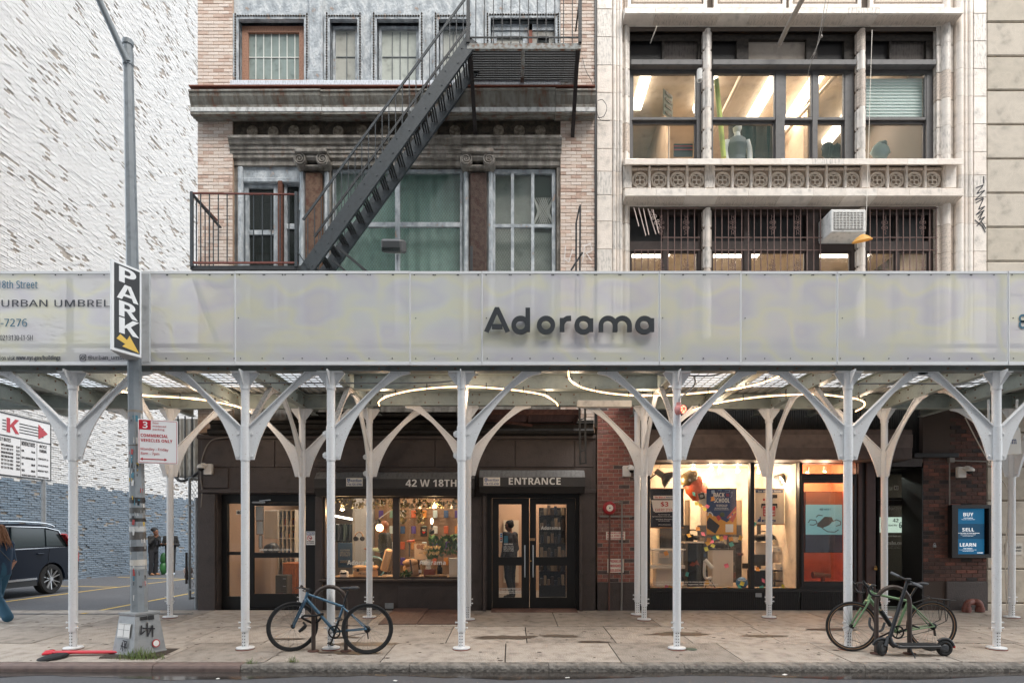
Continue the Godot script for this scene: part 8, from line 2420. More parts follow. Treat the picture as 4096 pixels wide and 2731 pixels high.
	obj("peak",MB.new().prism(poly.call([2764,2262,2776,2246,2784,2252,2794,2240,2806,2262,2790,2258,2780,2266]),Transform3D(Basis.IDENTITY,Vector3(0,0,-12.19)),0,0.003),M("peak_red",C(140,66,48),0.7),t)
	obj("ledge",pbox(2738,2818,2166,2172,12.15,0.35,0.004),white,t)
	t = thing("video_camera","black video camera with sticky notes on the mountain panel","camera",p(2780,2165,12.2))
	obj("body",pbox(2742,2776,2136,2166,12.2,0.16),M("black"),t)
	obj("lens",MB.new().cyl(p(2774,2150,12.25),p(2800,2152,12.2),0.045,0.055,14),M("black"),t)
	obj("handle",MB.new().tube(curve([p(2752,2138,12.25),p(2758,2120,12.25),p(2790,2122,12.25),p(2798,2138,12.25)]),0.014,6),M("black"),t)
	t = thing("camera_bag","dark brown rounded camera bag on the tall white plinth","bag",p(2890,2196,12.25))
	obj("bag",lumpy2(p(2880,2180,12.3),Vector3(0.11,0.075,0.09),Basis.IDENTITY,41),M("bag_brown2",C(58,50,46),0.7),t)
	obj("tray",pbox(2848,2938,2194,2199,12.18,0.3,0.004),M("black"),t)
	obj("tripod_head",MB.new().cyl(p(2918,2192,12.2),p(2926,2176,12.2),0.03,0.02).cyl(p(2926,2180,12.2),p(2936,2172,12.2),0.02,0.03),M("black"),t)
	t = thing("plastic_bin","clear plastic storage bin standing on a white plinth at the left","bin",p(2672,2275,12.05))
	var cp := sheer("clear_plastic",C(226,222,214,0.35),0.3)
	obj("tub",pbox(2608,2736,2200,2262,12.0,0.32,0.03),cp,t)
	obj("rim",pbox(2602,2744,2195,2201,11.97,0.38,0.006),sheer("clear_rim",C(230,228,222,0.6),0.3),t)
	obj("base_rim",pbox(2602,2742,2260,2274,11.97,0.38,0.008),M("clear_rim"),t)
	obj("label",face(2637,2677,2213,2231,11.98,0.003),M("sheet_beige"),t)
	t = thing("curl_lamp","white curled tube desk camera arm standing before the mountain panel","lamp",p(2835,2320,11.9))
	obj("arm",MB.new().tube(curve([p(2820,2245,11.95),p(2818,2290,11.95),p(2822,2310,11.95),p(2834,2314,11.95),p(2846,2308,11.95)]),0.03,10),M("white"),t)
	obj("head",MB.new().cyl(p(2820,2238,11.9),p(2850,2272,11.85),0.045,0.045,16),M("white"),t)
	obj("lens",MB.new().cyl(p(2820,2238,11.9),p(2817,2234,11.88),0.03,0.025,12),M("black"),t)
	obj("foot",MB.new().cyl(p(2832,2318,11.95),p(2822,2350,11.9),0.008).cyl(p(2840,2318,11.95),p(2862,2350,11.9),0.008),M("black"),t)
	t = thing("blue_ball","blue printed ball with sticky notes at the right of the tall plinth","ball",p(2967,2354,12.0))
	obj("ball",MB.new().ball(p(2968,2330,12.0),Vector3(0.115,0.115,0.115),Basis.IDENTITY,24,16),M("ball_blue",C(52,112,160),0.4),t)
	ftext(t,"lettering","Adorama",2952,2984,2316,2323,11.88,w)
	t = thing("step_stand","black stepped stand carrying small white boxes at the right","display stand",p(3150,2354,12.2))
	var y := 2248.0
	for s in [[3098,3146,2280],[3135,3174,2248],[3145,3188,2312],[3096,3150,2322]]:
		obj("shelf",pbox(s[0],s[1],s[2],s[2]+5,12.2,0.2,0.004),M("step_brown",C(64,52,48),0.5),t)
		for u in [s[0]+2,s[1] - 3]: obj("leg",pbox(u,u+3,s[2]+5,2354,12.21,0.02,0.002),M("black_metal"),t)
	k = 0
	for s in [[3102,3134,2254,2280],[3138,3164,2224,2248],[3094,3124,2186,2206],[3150,3178,2284,2312]]:
		t = thing("boxed_device",["white boxed device on the middle step of the black stand","white boxed device on the top step of the black stand","white boxed device at the back of the stand","clear boxed device on the low right step"][k],"box",p(s[0],s[3],12.2),"boxed devices on the stepped stand")
		obj("box",pbox(s[0],s[1],s[2],s[3],12.22,0.14,0.005),white,t)
		obj("knob",MB.new().cyl(p(s[1] - 8,s[3] - 8,12.2),p(s[1] - 8,s[3] - 8,12.17),0.025,0.025,12),M("silver"),t)
		k += 1
	t = thing("open_laptop","open silver laptop on a dark table right of the mullion","laptop",p(3055,2280,12.3))
	obj("base",MB.new().bev(p(3046,2278,12.3),Vector3(0.36,0.015,0.26),0.005),M("silver"),t)
	obj("screen",MB.new().bev(p(3044,2240,12.5),Vector3(0.36,0.24,0.012),0.004,Basis.from_euler(Vector3(-0.25,0,0))),M("black"),t)
	obj("table",pbox(3020,3096,2281,2352,12.15,0.4),M("panel_black"),t)
	t = thing("black_bag","shiny black camera bag on the plinth right of the mullion","bag",p(3050,2168,12.5))
	obj("bag",lumpy2(p(3056,2150,12.5),Vector3(0.22,0.075,0.14),Basis.IDENTITY,51),M("black"),t)
	obj("strap",MB.new().tube(curve([p(3020,2160,12.4),p(3040,2128,12.35),p(3080,2130,12.35),p(3104,2158,12.4)]),0.012,6),M("black"),t)
	# paper notes stuck and strewn everywhere
	var nc := [C(232,178,72),C(84,176,168),C(226,112,138),C(206,200,84),C(222,150,60)]
	var spots := []
	for s in [[2963,2150,12.0],[2907,2262,11.9],[2665,2212,11.9],[2748,2295,11.9],[2825,2195,12.0],[2832,2172,12.1],[2848,2166,12.1],[2836,2158,12.1],[2858,2150,12.15],[2870,2148,12.2],[2886,2152,12.15],[2902,2148,12.15],[2924,2154,12.1],[2926,2176,12.05],[2852,2183,12.05],[2755,2142,12.0],[2812,2136,12.1],[2792,2115,12.1],[2957,2345,11.85],[2970,2333,11.85],[2828,2328,11.85],[2667,2347,11.8],[2682,2350,11.75],[2740,2351,11.75],[2775,2353,11.75],[2916,2352,11.75],[3053,2322,11.9],[3030,2276,12.0],[3048,2349,11.8],[3132,2345,11.8],[3176,2350,11.8],[3174,2300,12.0],[3154,2226,12.1],[2775,1976,12.1],[2788,2014,12.1],[2802,2022,12.05],[2830,2026,12.05],[2850,1994,12.1],[3018,2094,12.0],[2820,2036,12.2]]: spots.append(s)
	for i in 26: spots.append([2606+i*22.5,2354.5,11.68+rnd(0,.12)])
	for i in spots.size():
		var s: Array = spots[i]
		var flat: bool = s[1] > 2350
		var b := Basis.from_euler(Vector3(rnd(-.4,.4) if not flat else -1.4,rnd(-.5,.5),rnd(-.6,.6)))
		var c := p(s[0],s[1],s[2])
		var m := MB.new()
		for q in 3:   # a slightly curled slip
			var ya := 0.04 - q*0.027
			m.qo(c+b*Vector3(-0.04,ya,0.012*q*q*0.3),c+b*Vector3(0.04,ya,0.012*q*q*0.3),c+b*Vector3(0.04,ya - 0.027,0.012*(q+1)*(q+1)*0.3),c+b*Vector3(-0.04,ya - 0.027,0.012*(q+1)*(q+1)*0.3),b.z)
		single("paper_note",m,M("note%d" % (i*7 % 5),nc[i*7 % 5],0.7),["orange","teal","pink","lime","amber"][i*7 % 5]+" sticky note "+("lying on the display floor "+("left of the plinths" if s[0] < 2800 else "before the plinths" if s[0] < 3003 else "right of the mullion") if flat else "right of the mullion" if s[0] > 3003 else "round the floating backpack" if s[1] < 2040 else "under the school poster" if s[1] < 2190 else "hanging low in the big pane"),"sticky note","sticky notes strewn through the window display")
	ftext(f,"lettering","Create No Matter What with our in-store experiences,",2614,2850,2324,2331,11.545,M("lettering"))
	ftext(f,"lettering","Adorama: Your source for gear, expertise, events and deals.",2614,2874,2334,2341,11.545,M("lettering"))
	# the orange vitrine
	var org := M("vitrine_orange",C(222,142,102),0.6,"soft",0.6)
	room(f,px(3220),px(3426),py(2330,11.6),3.12,-11.64,-12.4,org,org,org)
	t = thing("drone_screen","tall screen showing a pale teal picture of a small drone in the orange vitrine","screen",p(3296,2212,11.95))
	var tl := Basis.from_euler(Vector3(0.06,0.0,-0.015))
	var a := survey(3222,3372,1966,2210,11.9)
	obj("case",MB.new().bx(a[0],a[1],a[2],a[3],-11.95,-11.9),M("black"),t)
	obj("wood_print",MB.new().bx(a[0]+0.01,a[1] - 0.01,py(2018,11.9),py(1968,11.9),-11.9,-11.897),glow("screen_wood",C(150,100,70),0.06),t)
	obj("sky_print",MB.new().bx(a[0]+0.01,a[1] - 0.01,py(2138,11.9),py(2018,11.9),-11.9,-11.897),glow("screen_teal",C(124,182,188),0.12),t)
	obj("ground_print",MB.new().bx(a[0]+0.01,a[1] - 0.01,py(2208,11.9),py(2138,11.9),-11.9,-11.897),M("screen_slate",C(76,90,112),0.2),t)
	ftext(t,"lettering","dji",3280,3294,2032,2042,11.896,ink)
	ftext(t,"lettering","AVATA 2",3297,3325,2033,2040,11.896,ink,"sans")
	var dz := Transform3D(Basis.IDENTITY,Vector3(0,0,-11.896))
	var q3 := func(b: Array) -> PackedVector2Array:
		var q := V2(b)
		for i in q.size(): q[i] = Vector2(px(q[i].x,11.896),py(q[i].y,11.896))
		return q
	var dgray := M("drone_gray",C(84,96,98),0.5)
	obj("drone_print",MB.new().prism(q3.call([3272,2092,3300,2066,3328,2068,3334,2082,3318,2100,3290,2112,3268,2104]),dz,0,0.003),dgray,t)
	obj("rotor_print",stroke([q3.call([3234,2090,3242,2078,3264,2080,3270,2092,3256,2100,3240,2098]),q3.call([3330,2086,3348,2078,3364,2086,3364,2098,3346,2104]),q3.call([3266,2068,3274,2060,3292,2062]),q3.call([3290,2112,3312,2126,3340,2128,3356,2118])],0.018,dz,0,0.002),dgray,t)
	t = thing("brown_lens","brass brown camera lens lying at the foot of the orange vitrine","lens",p(3284,2326,11.9))
	obj("barrel",MB.new().tube(V3([p(3252,2300,11.9),p(3262,2299,11.9),p(3264,2299,11.9),p(3296,2301,11.9),p(3298,2301,11.9),p(3322,2302,11.9)]),[0.068,0.07,0.056,0.054,0.044,0.046],18),M("lens_brown",C(120,82,54),0.4),t)
	obj("foot",pbox(3292,3302,2310,2326,11.88,0.08,0.005),M("lens_brown"),t)
	for s in [[3232,1870],[3302,1866]]:
		t = thing("vitrine_lamp","white spot lamp at the top of the orange vitrine, "+("left one" if s[0] == 3232 else "middle one"),"lamp",p(s[0],s[1],11.9),"spot lamps in the orange vitrine")
		obj("lamp_body",MB.new().cyl(p(s[0],s[1],11.95),p(s[0] - 2,s[1]+20,11.9),0.035,0.03),M("off_white"),t)
		obj("lamp_face",MB.new().cyl(p(s[0] - 2,s[1]+20,11.9),p(s[0] - 2,s[1]+21,11.9),0.026,0.026),lit,t)
		bulb_light(t,p(s[0],s[1]+34,11.85),C(255,210,172),0.2)
	for q in [p(3290,2225,11.75)]:
		pass

func lumpy2(c: Vector3,s: Vector3,b: Basis,sd: int) -> MB:
	var m := MB.new().ball(Vector3.ZERO,Vector3.ONE,Basis.IDENTITY,18,12)
	var nz := FastNoiseLite.new()
	nz.seed = sd
	nz.frequency = 1.6
	for i in m.v.size():
		var q := m.v[i]
		q = Vector3(signf(q.x)*pow(absf(q.x),0.7),signf(q.y)*pow(absf(q.y),0.7),signf(q.z)*pow(absf(q.z),0.7))
		m.n[i] = b*(m.n[i]+q*0.3).normalized()
		m.v[i] = c+b*(q*s*(1.0+0.2*nz.get_noise_3dv(q)))
	return m

func upstairs() -> void:
	var b := get_node("terracotta_building")
	var tube := glow("ceiling_tube",C(255,244,226),1.6)
	for s in [[3.04,12.9,14.3],[4.55,12.9,14.4],[6.0,13.4,15.3],[6.95,12.9,15.0],[8.35,13.6,15.6]]:
		obj("ceiling_lamp",MB.new().bx(s[0] - 0.1,s[0]+0.1,11.94,12.0,-s[2],-s[1]).bx(s[0] - 0.11,s[0]+0.11,12.0,12.1,-s[2] - 0.01,-s[1]+0.01),tube,b)
		lamp_area(b,Vector3(s[0],11.9,-(s[1]+s[2])/2),0.25,1.4,C(255,236,212),1.7)
	for x in [3.1,5.2,7.8]:
		obj("ceiling_lamp",MB.new().bx(x - 0.6,x+0.6,8.16,8.2,-13.9,-13.7),tube,b)
		lamp_area(b,Vector3(x,8.1,-13.8),1.4,0.4,C(255,236,212),3.2)
	obj("room_pipe",MB.new().cyl(Vector3(5.1,11.8,-12.2),Vector3(5.1,11.8,-16),0.05).cyl(Vector3(7.2,11.7,-12.3),Vector3(6.7,11.7,-16),0.04),M("ceiling_paint"),b)
	for x in [3.72,7.05]: obj("partition",MB.new().bx(x,x+0.1,8.55,12.1,-16.9,-14.2),M("room_wall"),b)
	obj("blind",MB.new().bx(px(3484),px(3738),py(448),py(262),-11.86,-11.83),M("blind_mint",C(224,240,234),0.7),b)
	for i in 14: obj("blind_slat",MB.new().bx(px(3484),px(3738),py(446 - i*13),py(442 - i*13),-11.825,-11.815),M("blind_white",C(240,246,242),0.7),b)
	var t := thing("shop_dummy","white headed dummy in a grey vest looking into the upper room","mannequin",p(2950,632,12.1))
	var w := M("dummy_white",C(222,224,222),0.4)
	var c := p(2950,590,12.1)
	obj("head",MB.new().ball(c+Vector3(0,0.40,0),Vector3(0.085,0.12,0.1),Basis.IDENTITY,16,12).cyl(c+Vector3(0,0.2,0),c+Vector3(0,0.32,0),0.065,0.055),w,t)
	obj("arms",MB.new().tube(curve([c+Vector3(-0.2,0.14,0),c+Vector3(-0.25,-0.05,0),c+Vector3(-0.24,-0.3,0.05)]),0.055,10).tube(curve([c+Vector3(0.2,0.14,0),c+Vector3(0.25,-0.05,0),c+Vector3(0.24,-0.3,0.05)]),0.055,10),w,t)
	obj("vest",MB.new().lathe(V2([0.06,0.24,0.17,0.17,0.2,0.05,0.16,-0.2,0.18,-0.35]),Transform3D(Basis.from_scale(Vector3(1,1,0.6)),c),20),M("vest_gray",C(112,118,120),0.8),t)
	obj("head_band",torus(Transform3D(Basis.from_euler(Vector3(0.3,0,0.2)),c+Vector3(0,0.44,0)),0.093,0.012,20,6),M("ink"),t)
	t = thing("clothes_rail","rail of dark dresses behind the white dummy","clothes rail",p(3040,630,12.9))
	obj("rail",MB.new().cyl(p(2925,470,12.9),p(3110,492,12.9),0.012),M("silver"),t)
	for i in 7: obj("garment",MB.new().lathe(V2([0.02,0.0,0.12,-0.1,0.11,-0.35,0.16,-0.85]),Transform3D(Basis.from_scale(Vector3(1,1,0.35)),p(2935+i*28,472+i*3,12.9+(i % 2)*0.1)),14),M("garment%d" % (i % 3),[C(74,70,66),C(96,86,78),C(54,72,70)][i % 3],0.8),t)
	single("yellow_roll",MB.new().cyl(p(2866,320,12.0),p(2896,630,11.95),0.05),M("roll_yellow",C(206,222,110),0.7),"tall yellow green roll leaning inside the window beside the dummy","roll")
	t = thing("price_board","tilted grey board with printed pictures hanging in the left upper window","sign",p(2675,470,12.4))
	obj("board",MB.new().box(p(2672,420,12.4),Vector3(0.32,0.52,0.02),Basis.from_euler(Vector3(0,0.7,0))),M("board_pale",C(186,186,176),0.6),t)
	for i in 4: obj("picture",MB.new().box(p(2672,380+i*26,12.4)+Vector3(0.01,0,0.015),Vector3(0.22,0.06,0.01),Basis.from_euler(Vector3(0,0.7,0))),M("case_brown"),t)
	obj("post",MB.new().cyl(p(2676,480,12.4),p(2676,640,12.4),0.012),M("silver"),t)
	t = thing("date_board","dark calendar board with a red band on the left window sill","calendar",p(2734,628,12.0))
	obj("board",pbox(2696,2772,574,626,12.0,0.02,0.004),M("ink"),t)
	obj("band",face(2697,2771,582,586,11.99,0.004),M("red"),t)
	obj("band",face(2697,2771,596,600,11.99,0.004),M("red"),t)
	t = thing("seated_worker_dummy","pale blue wrapped bundle heaped at the foot of the right window","bundle",p(3530,628,12.3))
	obj("bundle",lumpy(p(3522,608,12.2),Vector3(0.2,0.17,0.12),61),M("bundle_blue",C(160,182,190),0.8),t)
	obj("bundle_top",lumpy(p(3526,582,12.2),Vector3(0.12,0.09,0.1),62),M("bundle_gray",C(120,134,142),0.8),t)
	t = thing("dark_bags","dark bags heaped behind the narrow middle window","bags",p(3330,628,12.3))
	for i in 3: obj("bag",lumpy(p(3312+i*30,600+i*6,12.3),Vector3(0.13,0.16,0.1),63+i),M("jacket2",C(34,38,40),0.7),t)

func car() -> void:
	# seen from its near flank; it stands nose to the street,so its length runs along z
	var t := thing("parked_car","dark blue grey estate car with bright window trim parked nose to the street","car",Vector3(-12.5,0.12,-13.3))
	var X := -11.62
	var z0 := -15.75   # tail
	var paint := M("car_paint",C(22,29,42),0.3)
	paint.metallic_specular = 0.25
	var g := 0.12
	# half profile in (s,y): s metres from the tail towards the nose
	var low := curve2([0.06,0.42,0.0,0.62,0.02,0.95,0.10,1.12,0.30,1.17,1.6,1.14,3.3,1.10,3.6,1.08,4.6,0.98,4.85,0.85,4.9,0.6,4.82,0.36],5)
	var arch := func(c: float,dir: int) -> PackedVector2Array:
		var q := PackedVector2Array()
		for i in 13:
			var a := PI*i/12
			q.append(Vector2(c+cos(a)*0.43*dir,0.375+sin(a)*0.43))
		return q
	var body := PackedVector2Array(low)
	body.append(Vector2(4.28+0.0,0.30))
	body.append_array(arch.call(3.86,1))
	body.append(Vector2(3.4,0.26))
	body.append(Vector2(1.4,0.26))
	body.append_array(arch.call(0.92,1))
	body.append(Vector2(0.35,0.32))
	var f := Transform3D(Basis(Vector3(0,0,1),Vector3.UP,Vector3(-1,0,0)),Vector3(X,g,z0))
	obj("body",MB.new().prism(body,f,0.03,1.87,true),paint,t)
	obj("flank",MB.new().prism(body,Transform3D(f.basis*Basis.from_scale(Vector3(1,0.985,1)),f.origin+Vector3(0,0.004,0)),0.0,0.03,true),paint,t)
	var roof := curve2([0.06,1.12,0.34,1.44,0.66,1.65,1.2,1.74,2.2,1.74,2.9,1.60,3.55,1.10],5)
	obj("roof",MB.new().prism(roof,f,0.14,1.76,true),paint,t)
	var black := M("car_trim",C(26,27,29),0.4)
	var glass_m := M("car_glass",C(46,58,60),0.06)
	var windows := [[0.30,1.20,0.95,1.20,0.98,1.62,0.62,1.58],[1.0,1.20,1.98,1.18,2.0,1.66,1.03,1.64],[2.06,1.18,3.15,1.16,2.62,1.62,2.08,1.66]]
	for w in windows: obj("window",MB.new().prism(V2(w),f,0.115,0.15),glass_m,t)
	var chrome := M("car_chrome",C(206,208,210),0.15,"",1,"",1,0.9)
	var tr := MB.new()
	for q in [[Vector2(0.24,1.165),Vector2(3.3,1.13)],[Vector2(0.24,1.165),Vector2(0.58,1.60)],[Vector2(0.58,1.60),Vector2(1.0,1.675)],[Vector2(1.0,1.675),Vector2(2.4,1.685)]]: tr.bar(f*Vector3(q[0].x,q[0].y,0.11),f*Vector3(q[1].x,q[1].y,0.11),0.02,0.018)
	obj("window_trim",tr,chrome,t)
	obj("roof_rail",MB.new().tube(curve([f*Vector3(0.6,1.7,0.2),f*Vector3(1.0,1.78,0.18),f*Vector3(2.2,1.8,0.18),f*Vector3(2.7,1.72,0.2)]),0.018,6),chrome,t)
	obj("sill_strip",MB.new().bar(f*Vector3(1.42,0.42,-0.01),f*Vector3(3.35,0.40,-0.01),0.03,0.05),chrome,t)
	obj("lower_trim",MB.new().prism(V2([1.38,0.25,3.4,0.25,3.38,0.36,1.42,0.38]),f,-0.004,0.04),black,t)
	for s in [1.0,2.04]: obj("door_gap",MB.new().bar(f*Vector3(s,1.16,-0.001),f*Vector3(s+0.1,0.4,-0.001),0.012,0.004),black,t)
	for s in [1.3,2.35]: obj("door_handle",MB.new().bev(f*Vector3(s,1.02,-0.02),Vector3(0.03,0.035,0.2),0.01),paint,t)
	obj("tail_lamp",MB.new().prism(V2([0.02,0.78,0.10,0.86,0.16,1.12,0.5,1.50,0.44,1.52,0.09,1.16,0.0,0.95]),f,-0.006,0.3),M("tail_red",C(170,24,34),0.2),t)
	for s in [0.92,3.86]:
		for w in [0.11,1.79]:
			var c := f*Vector3(s,0.375,w)
			var wf := Transform3D(Basis(Vector3(0,0,1),Vector3.RIGHT,Vector3.UP),c)
			var o := obj("wheel",MB.new().lathe(V2([0.27,-0.11,0.35,-0.11,0.372,-0.08,0.375,0,0.372,0.08,0.35,0.11,0.27,0.11]),wf,32),M("rubber"),t)
			obj("rim",MB.new().lathe(V2([0.27,-0.1,0.27,0.105,0.255,0.105,0.24,0.05,0.0,0.03]),wf,28),black,o)
			var sp := MB.new()
			for i in 10:
				var a := TAU*(i/2)/5+(0.13 if i % 2 else -0.13)
				sp.bar(wf*Vector3(cos(a)*0.05,0.07,sin(a)*0.05),wf*Vector3(cos(a*1.0+(0.12 if i % 2 else -0.12))*0.262,0.095,sin(a+(0.12 if i % 2 else -0.12))*0.262),0.035,0.02)
			sp.cyl(wf*Vector3(0,0.05,0),wf*Vector3(0,0.1,0),0.055)
			obj("spokes",sp,M("alloy",C(186,188,190),0.3,"",1,"",1,0.7),o)

func figure(parent: Node,called: String,bones: Array,cell: float,m: Material) -> MeshInstance3D:
	# one skin over tapered bones [a,b,ra,rb,colour]: a smooth union of their distances,meshed as surface nets
	var lo := Vector3.ONE*1e9
	var hi := -lo
	for b in bones:
		for k in 2:
			lo = lo.min(b[k] - Vector3.ONE*(maxf(b[2],b[3])+cell*2.5))
			hi = hi.max(b[k]+Vector3.ONE*(maxf(b[2],b[3])+cell*2.5))
	var n := Vector3i(((hi - lo)/cell).ceil())+Vector3i.ONE
	var sx := n.x
	var sxy := n.x*n.y
	var val := PackedFloat32Array()
	val.resize(sxy*n.z)
	val.fill(1.0)
	var who := PackedInt32Array()
	who.resize(val.size())
	var near := PackedFloat32Array()
	near.resize(val.size())
	near.fill(9.0)
	var kk := 0.03
	for bi in bones.size():
		var b: Array = bones[bi]
		var a: Vector3 = b[0]
		var d: Vector3 = b[1] - a
		var dl := maxf(d.length_squared(),1e-6)
		var pad := Vector3.ONE*(maxf(b[2],b[3])+cell*2.2+kk)
		var i0 := Vector3i(((a.min(b[1]) - pad - lo)/cell).floor()).max(Vector3i.ZERO)
		var i1 := Vector3i(((a.max(b[1])+pad - lo)/cell).ceil()).min(n - Vector3i.ONE)
		for z in range(i0.z,i1.z+1):
			for y in range(i0.y,i1.y+1):
				for x in range(i0.x,i1.x+1):
					var q := lo+Vector3(x,y,z)*cell
					var t := clampf((q - a).dot(d)/dl,0.0,1.0)
					var s := q.distance_to(a+d*t) - lerpf(b[2],b[3],t)
					var i := x+y*sx+z*sxy
					var o := val[i]
					var h := maxf(kk - absf(o - s),0.0)/kk
					val[i] = minf(o,s) - h*h*kk*0.25
					if s < near[i]: near[i] = s; who[i] = bi
	var vid := {}
	var vp := PackedVector3Array()
	var vn := PackedVector3Array()
	var vc := PackedColorArray()
	var ix := PackedInt32Array()
	var offs := [0,1,sx,sx+1,sxy,sxy+1,sxy+sx,sxy+sx+1]
	for z in n.z - 1:
		for y in n.y - 1:
			for x in n.x - 1:
				var i := x+y*sx+z*sxy
				var mask := 0
				for k in 8:
					if val[i+offs[k]] < 0.0: mask |= 1 << k
				if mask == 0 or mask == 255: continue
				var sum := Vector3.ZERO
				var cnt := 0
				for k in 8:
					for ax in [1,2,4]:
						if k & ax: continue
						var v0 := val[i+offs[k]]
						var v1 := val[i+offs[k | ax]]
						if (v0 < 0.0) == (v1 < 0.0): continue
						var c := Vector3(k & 1,(k >> 1) & 1,(k >> 2) & 1)
						var e := Vector3(1 if ax == 1 else 0,1 if ax == 2 else 0,1 if ax == 4 else 0)
						sum += c+e*(v0/(v0 - v1))
						cnt += 1
				vid[i] = vp.size()
				vp.append(lo+(Vector3(x,y,z)+sum/cnt)*cell)
				vn.append(Vector3(val[i+1] - val[i]+val[i+sxy+sx+1] - val[i+sxy+sx],val[i+sx] - val[i]+val[i+sxy+sx+1] - val[i+sxy+1],val[i+sxy] - val[i]+val[i+sxy+sx+1] - val[i+sx+1]).normalized())
				vc.append(bones[who[i]][4])
	for i in vid:
		for ax in 3:
			var st: int = [1,sx,sxy][ax]
			var u: int = [sx,sxy,1][ax]
			var w: int = [sxy,1,sx][ax]
			if (val[i] < 0.0) == (val[i+st] < 0.0) or not (vid.has(i - u) and vid.has(i - w) and vid.has(i - u - w)): continue
			var q := [vid[i],vid[i - u],vid[i - u - w],vid[i - w]]
			if val[i] < 0.0: q.reverse()
			for k in [0,1,2,0,2,3]: ix.append(q[k])
	var off: Vector3 = orgs.get(parent,Vector3.ZERO)
	for i in vp.size(): vp[i] -= off
	var arr := []
	arr.resize(Mesh.ARRAY_MAX)
	arr[Mesh.ARRAY_VERTEX] = vp; arr[Mesh.ARRAY_NORMAL] = vn; arr[Mesh.ARRAY_COLOR] = vc; arr[Mesh.ARRAY_INDEX] = ix
	var me := ArrayMesh.new()
	me.add_surface_from_arrays(Mesh.PRIMITIVE_TRIANGLES,arr)
	return obj(called,me,m,parent)

func person(label: String,base: Vector3,yaw: float,h: float,c: Dictionary,pose: Dictionary) -> Node3D:
	# c: skin,top,sleeve,legs,shoes,hair; pose: joints in the figure's own frame (x its left,y up,z ahead) as fractions of its height
	var t := thing("person",label,"person",base)
	var b := Basis.from_euler(Vector3(0,yaw,0))
	var j := func(k: String,d: Vector3) -> Vector3: return base+b*((pose.get(k,d) as Vector3)*h)
	var bones := []
	var lean: Vector3 = pose.get("lean",Vector3.ZERO)
	var hip := Vector3(0,0.52,0)
	var chest: Vector3 = Vector3(0,0.72,0)+lean
	var neck: Vector3 = Vector3(0,0.84,0)+lean*1.3
	var head: Vector3 = pose.get("head",Vector3(0,0.925,0.015)+lean*1.5)
	var L := func(q: Vector3) -> Vector3: return base+b*(q*h)
	for s in [-1.0,1.0]:
		bones.append([L.call(hip+Vector3(0.04*s,0.0,-0.01)),L.call(chest+Vector3(0.05*s,0.02,0)),0.062*h,0.068*h,c.top])
		var sh: Vector3 = chest+Vector3(0.105*s,0.085,0)
		bones.append([L.call(chest+Vector3(0.03*s,0.07,0)),L.call(sh),0.05*h,0.036*h,c.top])
		var n := "l" if s > 0 else "r"
		var el: Vector3 = j.call("elbow_"+n,chest+Vector3(0.13*s,-0.09,-0.01))
		var wr: Vector3 = j.call("wrist_"+n,chest+Vector3(0.12*s,-0.22,0.05))
		bones.append([L.call(sh),el,0.036*h,0.029*h,c.top])
		bones.append([el,wr,0.029*h,0.019*h,c.sleeve])
		var hd := (wr - el).normalized()
		bones.append([wr,wr+hd*0.045*h,0.019*h,0.02*h,c.skin])
		for k in 4: bones.append([wr+hd*0.045*h+b.z*(k - 1.5)*0.01*h,wr+hd*(0.085 - 0.004*absf(k - 1.5))*h+b.z*(k - 1.5)*0.012*h,0.0065*h,0.005*h,c.skin])
		bones.append([wr+hd*0.02*h,wr+hd*0.045*h+b.z*0.028*h,0.007*h,0.006*h,c.skin])
		var kn: Vector3 = j.call("knee_"+n,Vector3(0.055*s,0.285,0.01))
		var an: Vector3 = j.call("ankle_"+n,Vector3(0.055*s,0.045,-0.01))
		bones.append([L.call(hip+Vector3(0.045*s,-0.02,0)),kn,0.06*h,0.042*h,c.legs])
		bones.append([kn,an,0.042*h,c.get("cuff",0.03)*h,c.legs])
		var toe: Vector3 = an+b*(pose.get("toe_"+n,Vector3(0.01*s,-0.025,0.10))*h)
		bones.append([an+Vector3(0,-0.022*h,0),toe,0.024*h,0.02*h,c.shoes])
	bones.append([L.call(hip),L.call(hip+Vector3(0,0.05,0)),0.075*h,0.07*h,c.legs])
	bones.append([L.call(neck - Vector3(0,0.03,0)),L.call(neck.lerp(head,0.5)),0.03*h,0.028*h,c.skin])
	obj("hair",lumpy(L.call(head+Vector3(0,0.018,-0.016)),Vector3(0.053,0.055,0.056)*h,7),c.hair,t)
	bones.append([L.call(head+Vector3(0,0.01,0)),L.call(head+Vector3(0,-0.03,0.02)),0.05*h,0.036*h,c.skin])
	bones.append([L.call(head+Vector3(0,-0.005,0.052)),L.call(head+Vector3(0,-0.015,0.06)),0.006*h,0.008*h,c.skin])
	figure(t,"body",bones,h*0.0115,vcol(M("clothed_skin",Color.WHITE,0.8)))
	for s in [-1.0,1.0]:
		obj("eye",MB.new().ball(L.call(head+Vector3(0.018*s,0.002,0.05)),Vector3.ONE*0.006*h),M("ink"),t)
		obj("ear",MB.new().ball(L.call(head+Vector3(0.05*s,-0.005,-0.002)),Vector3(0.008,0.018,0.012)*h),c.skin_m,t)
	obj("mouth",MB.new().ball(L.call(head+Vector3(0,-0.033,0.053)),Vector3(0.013,0.003,0.006)*h,b),M("lip",C(140,84,76),0.6),t)
	return t

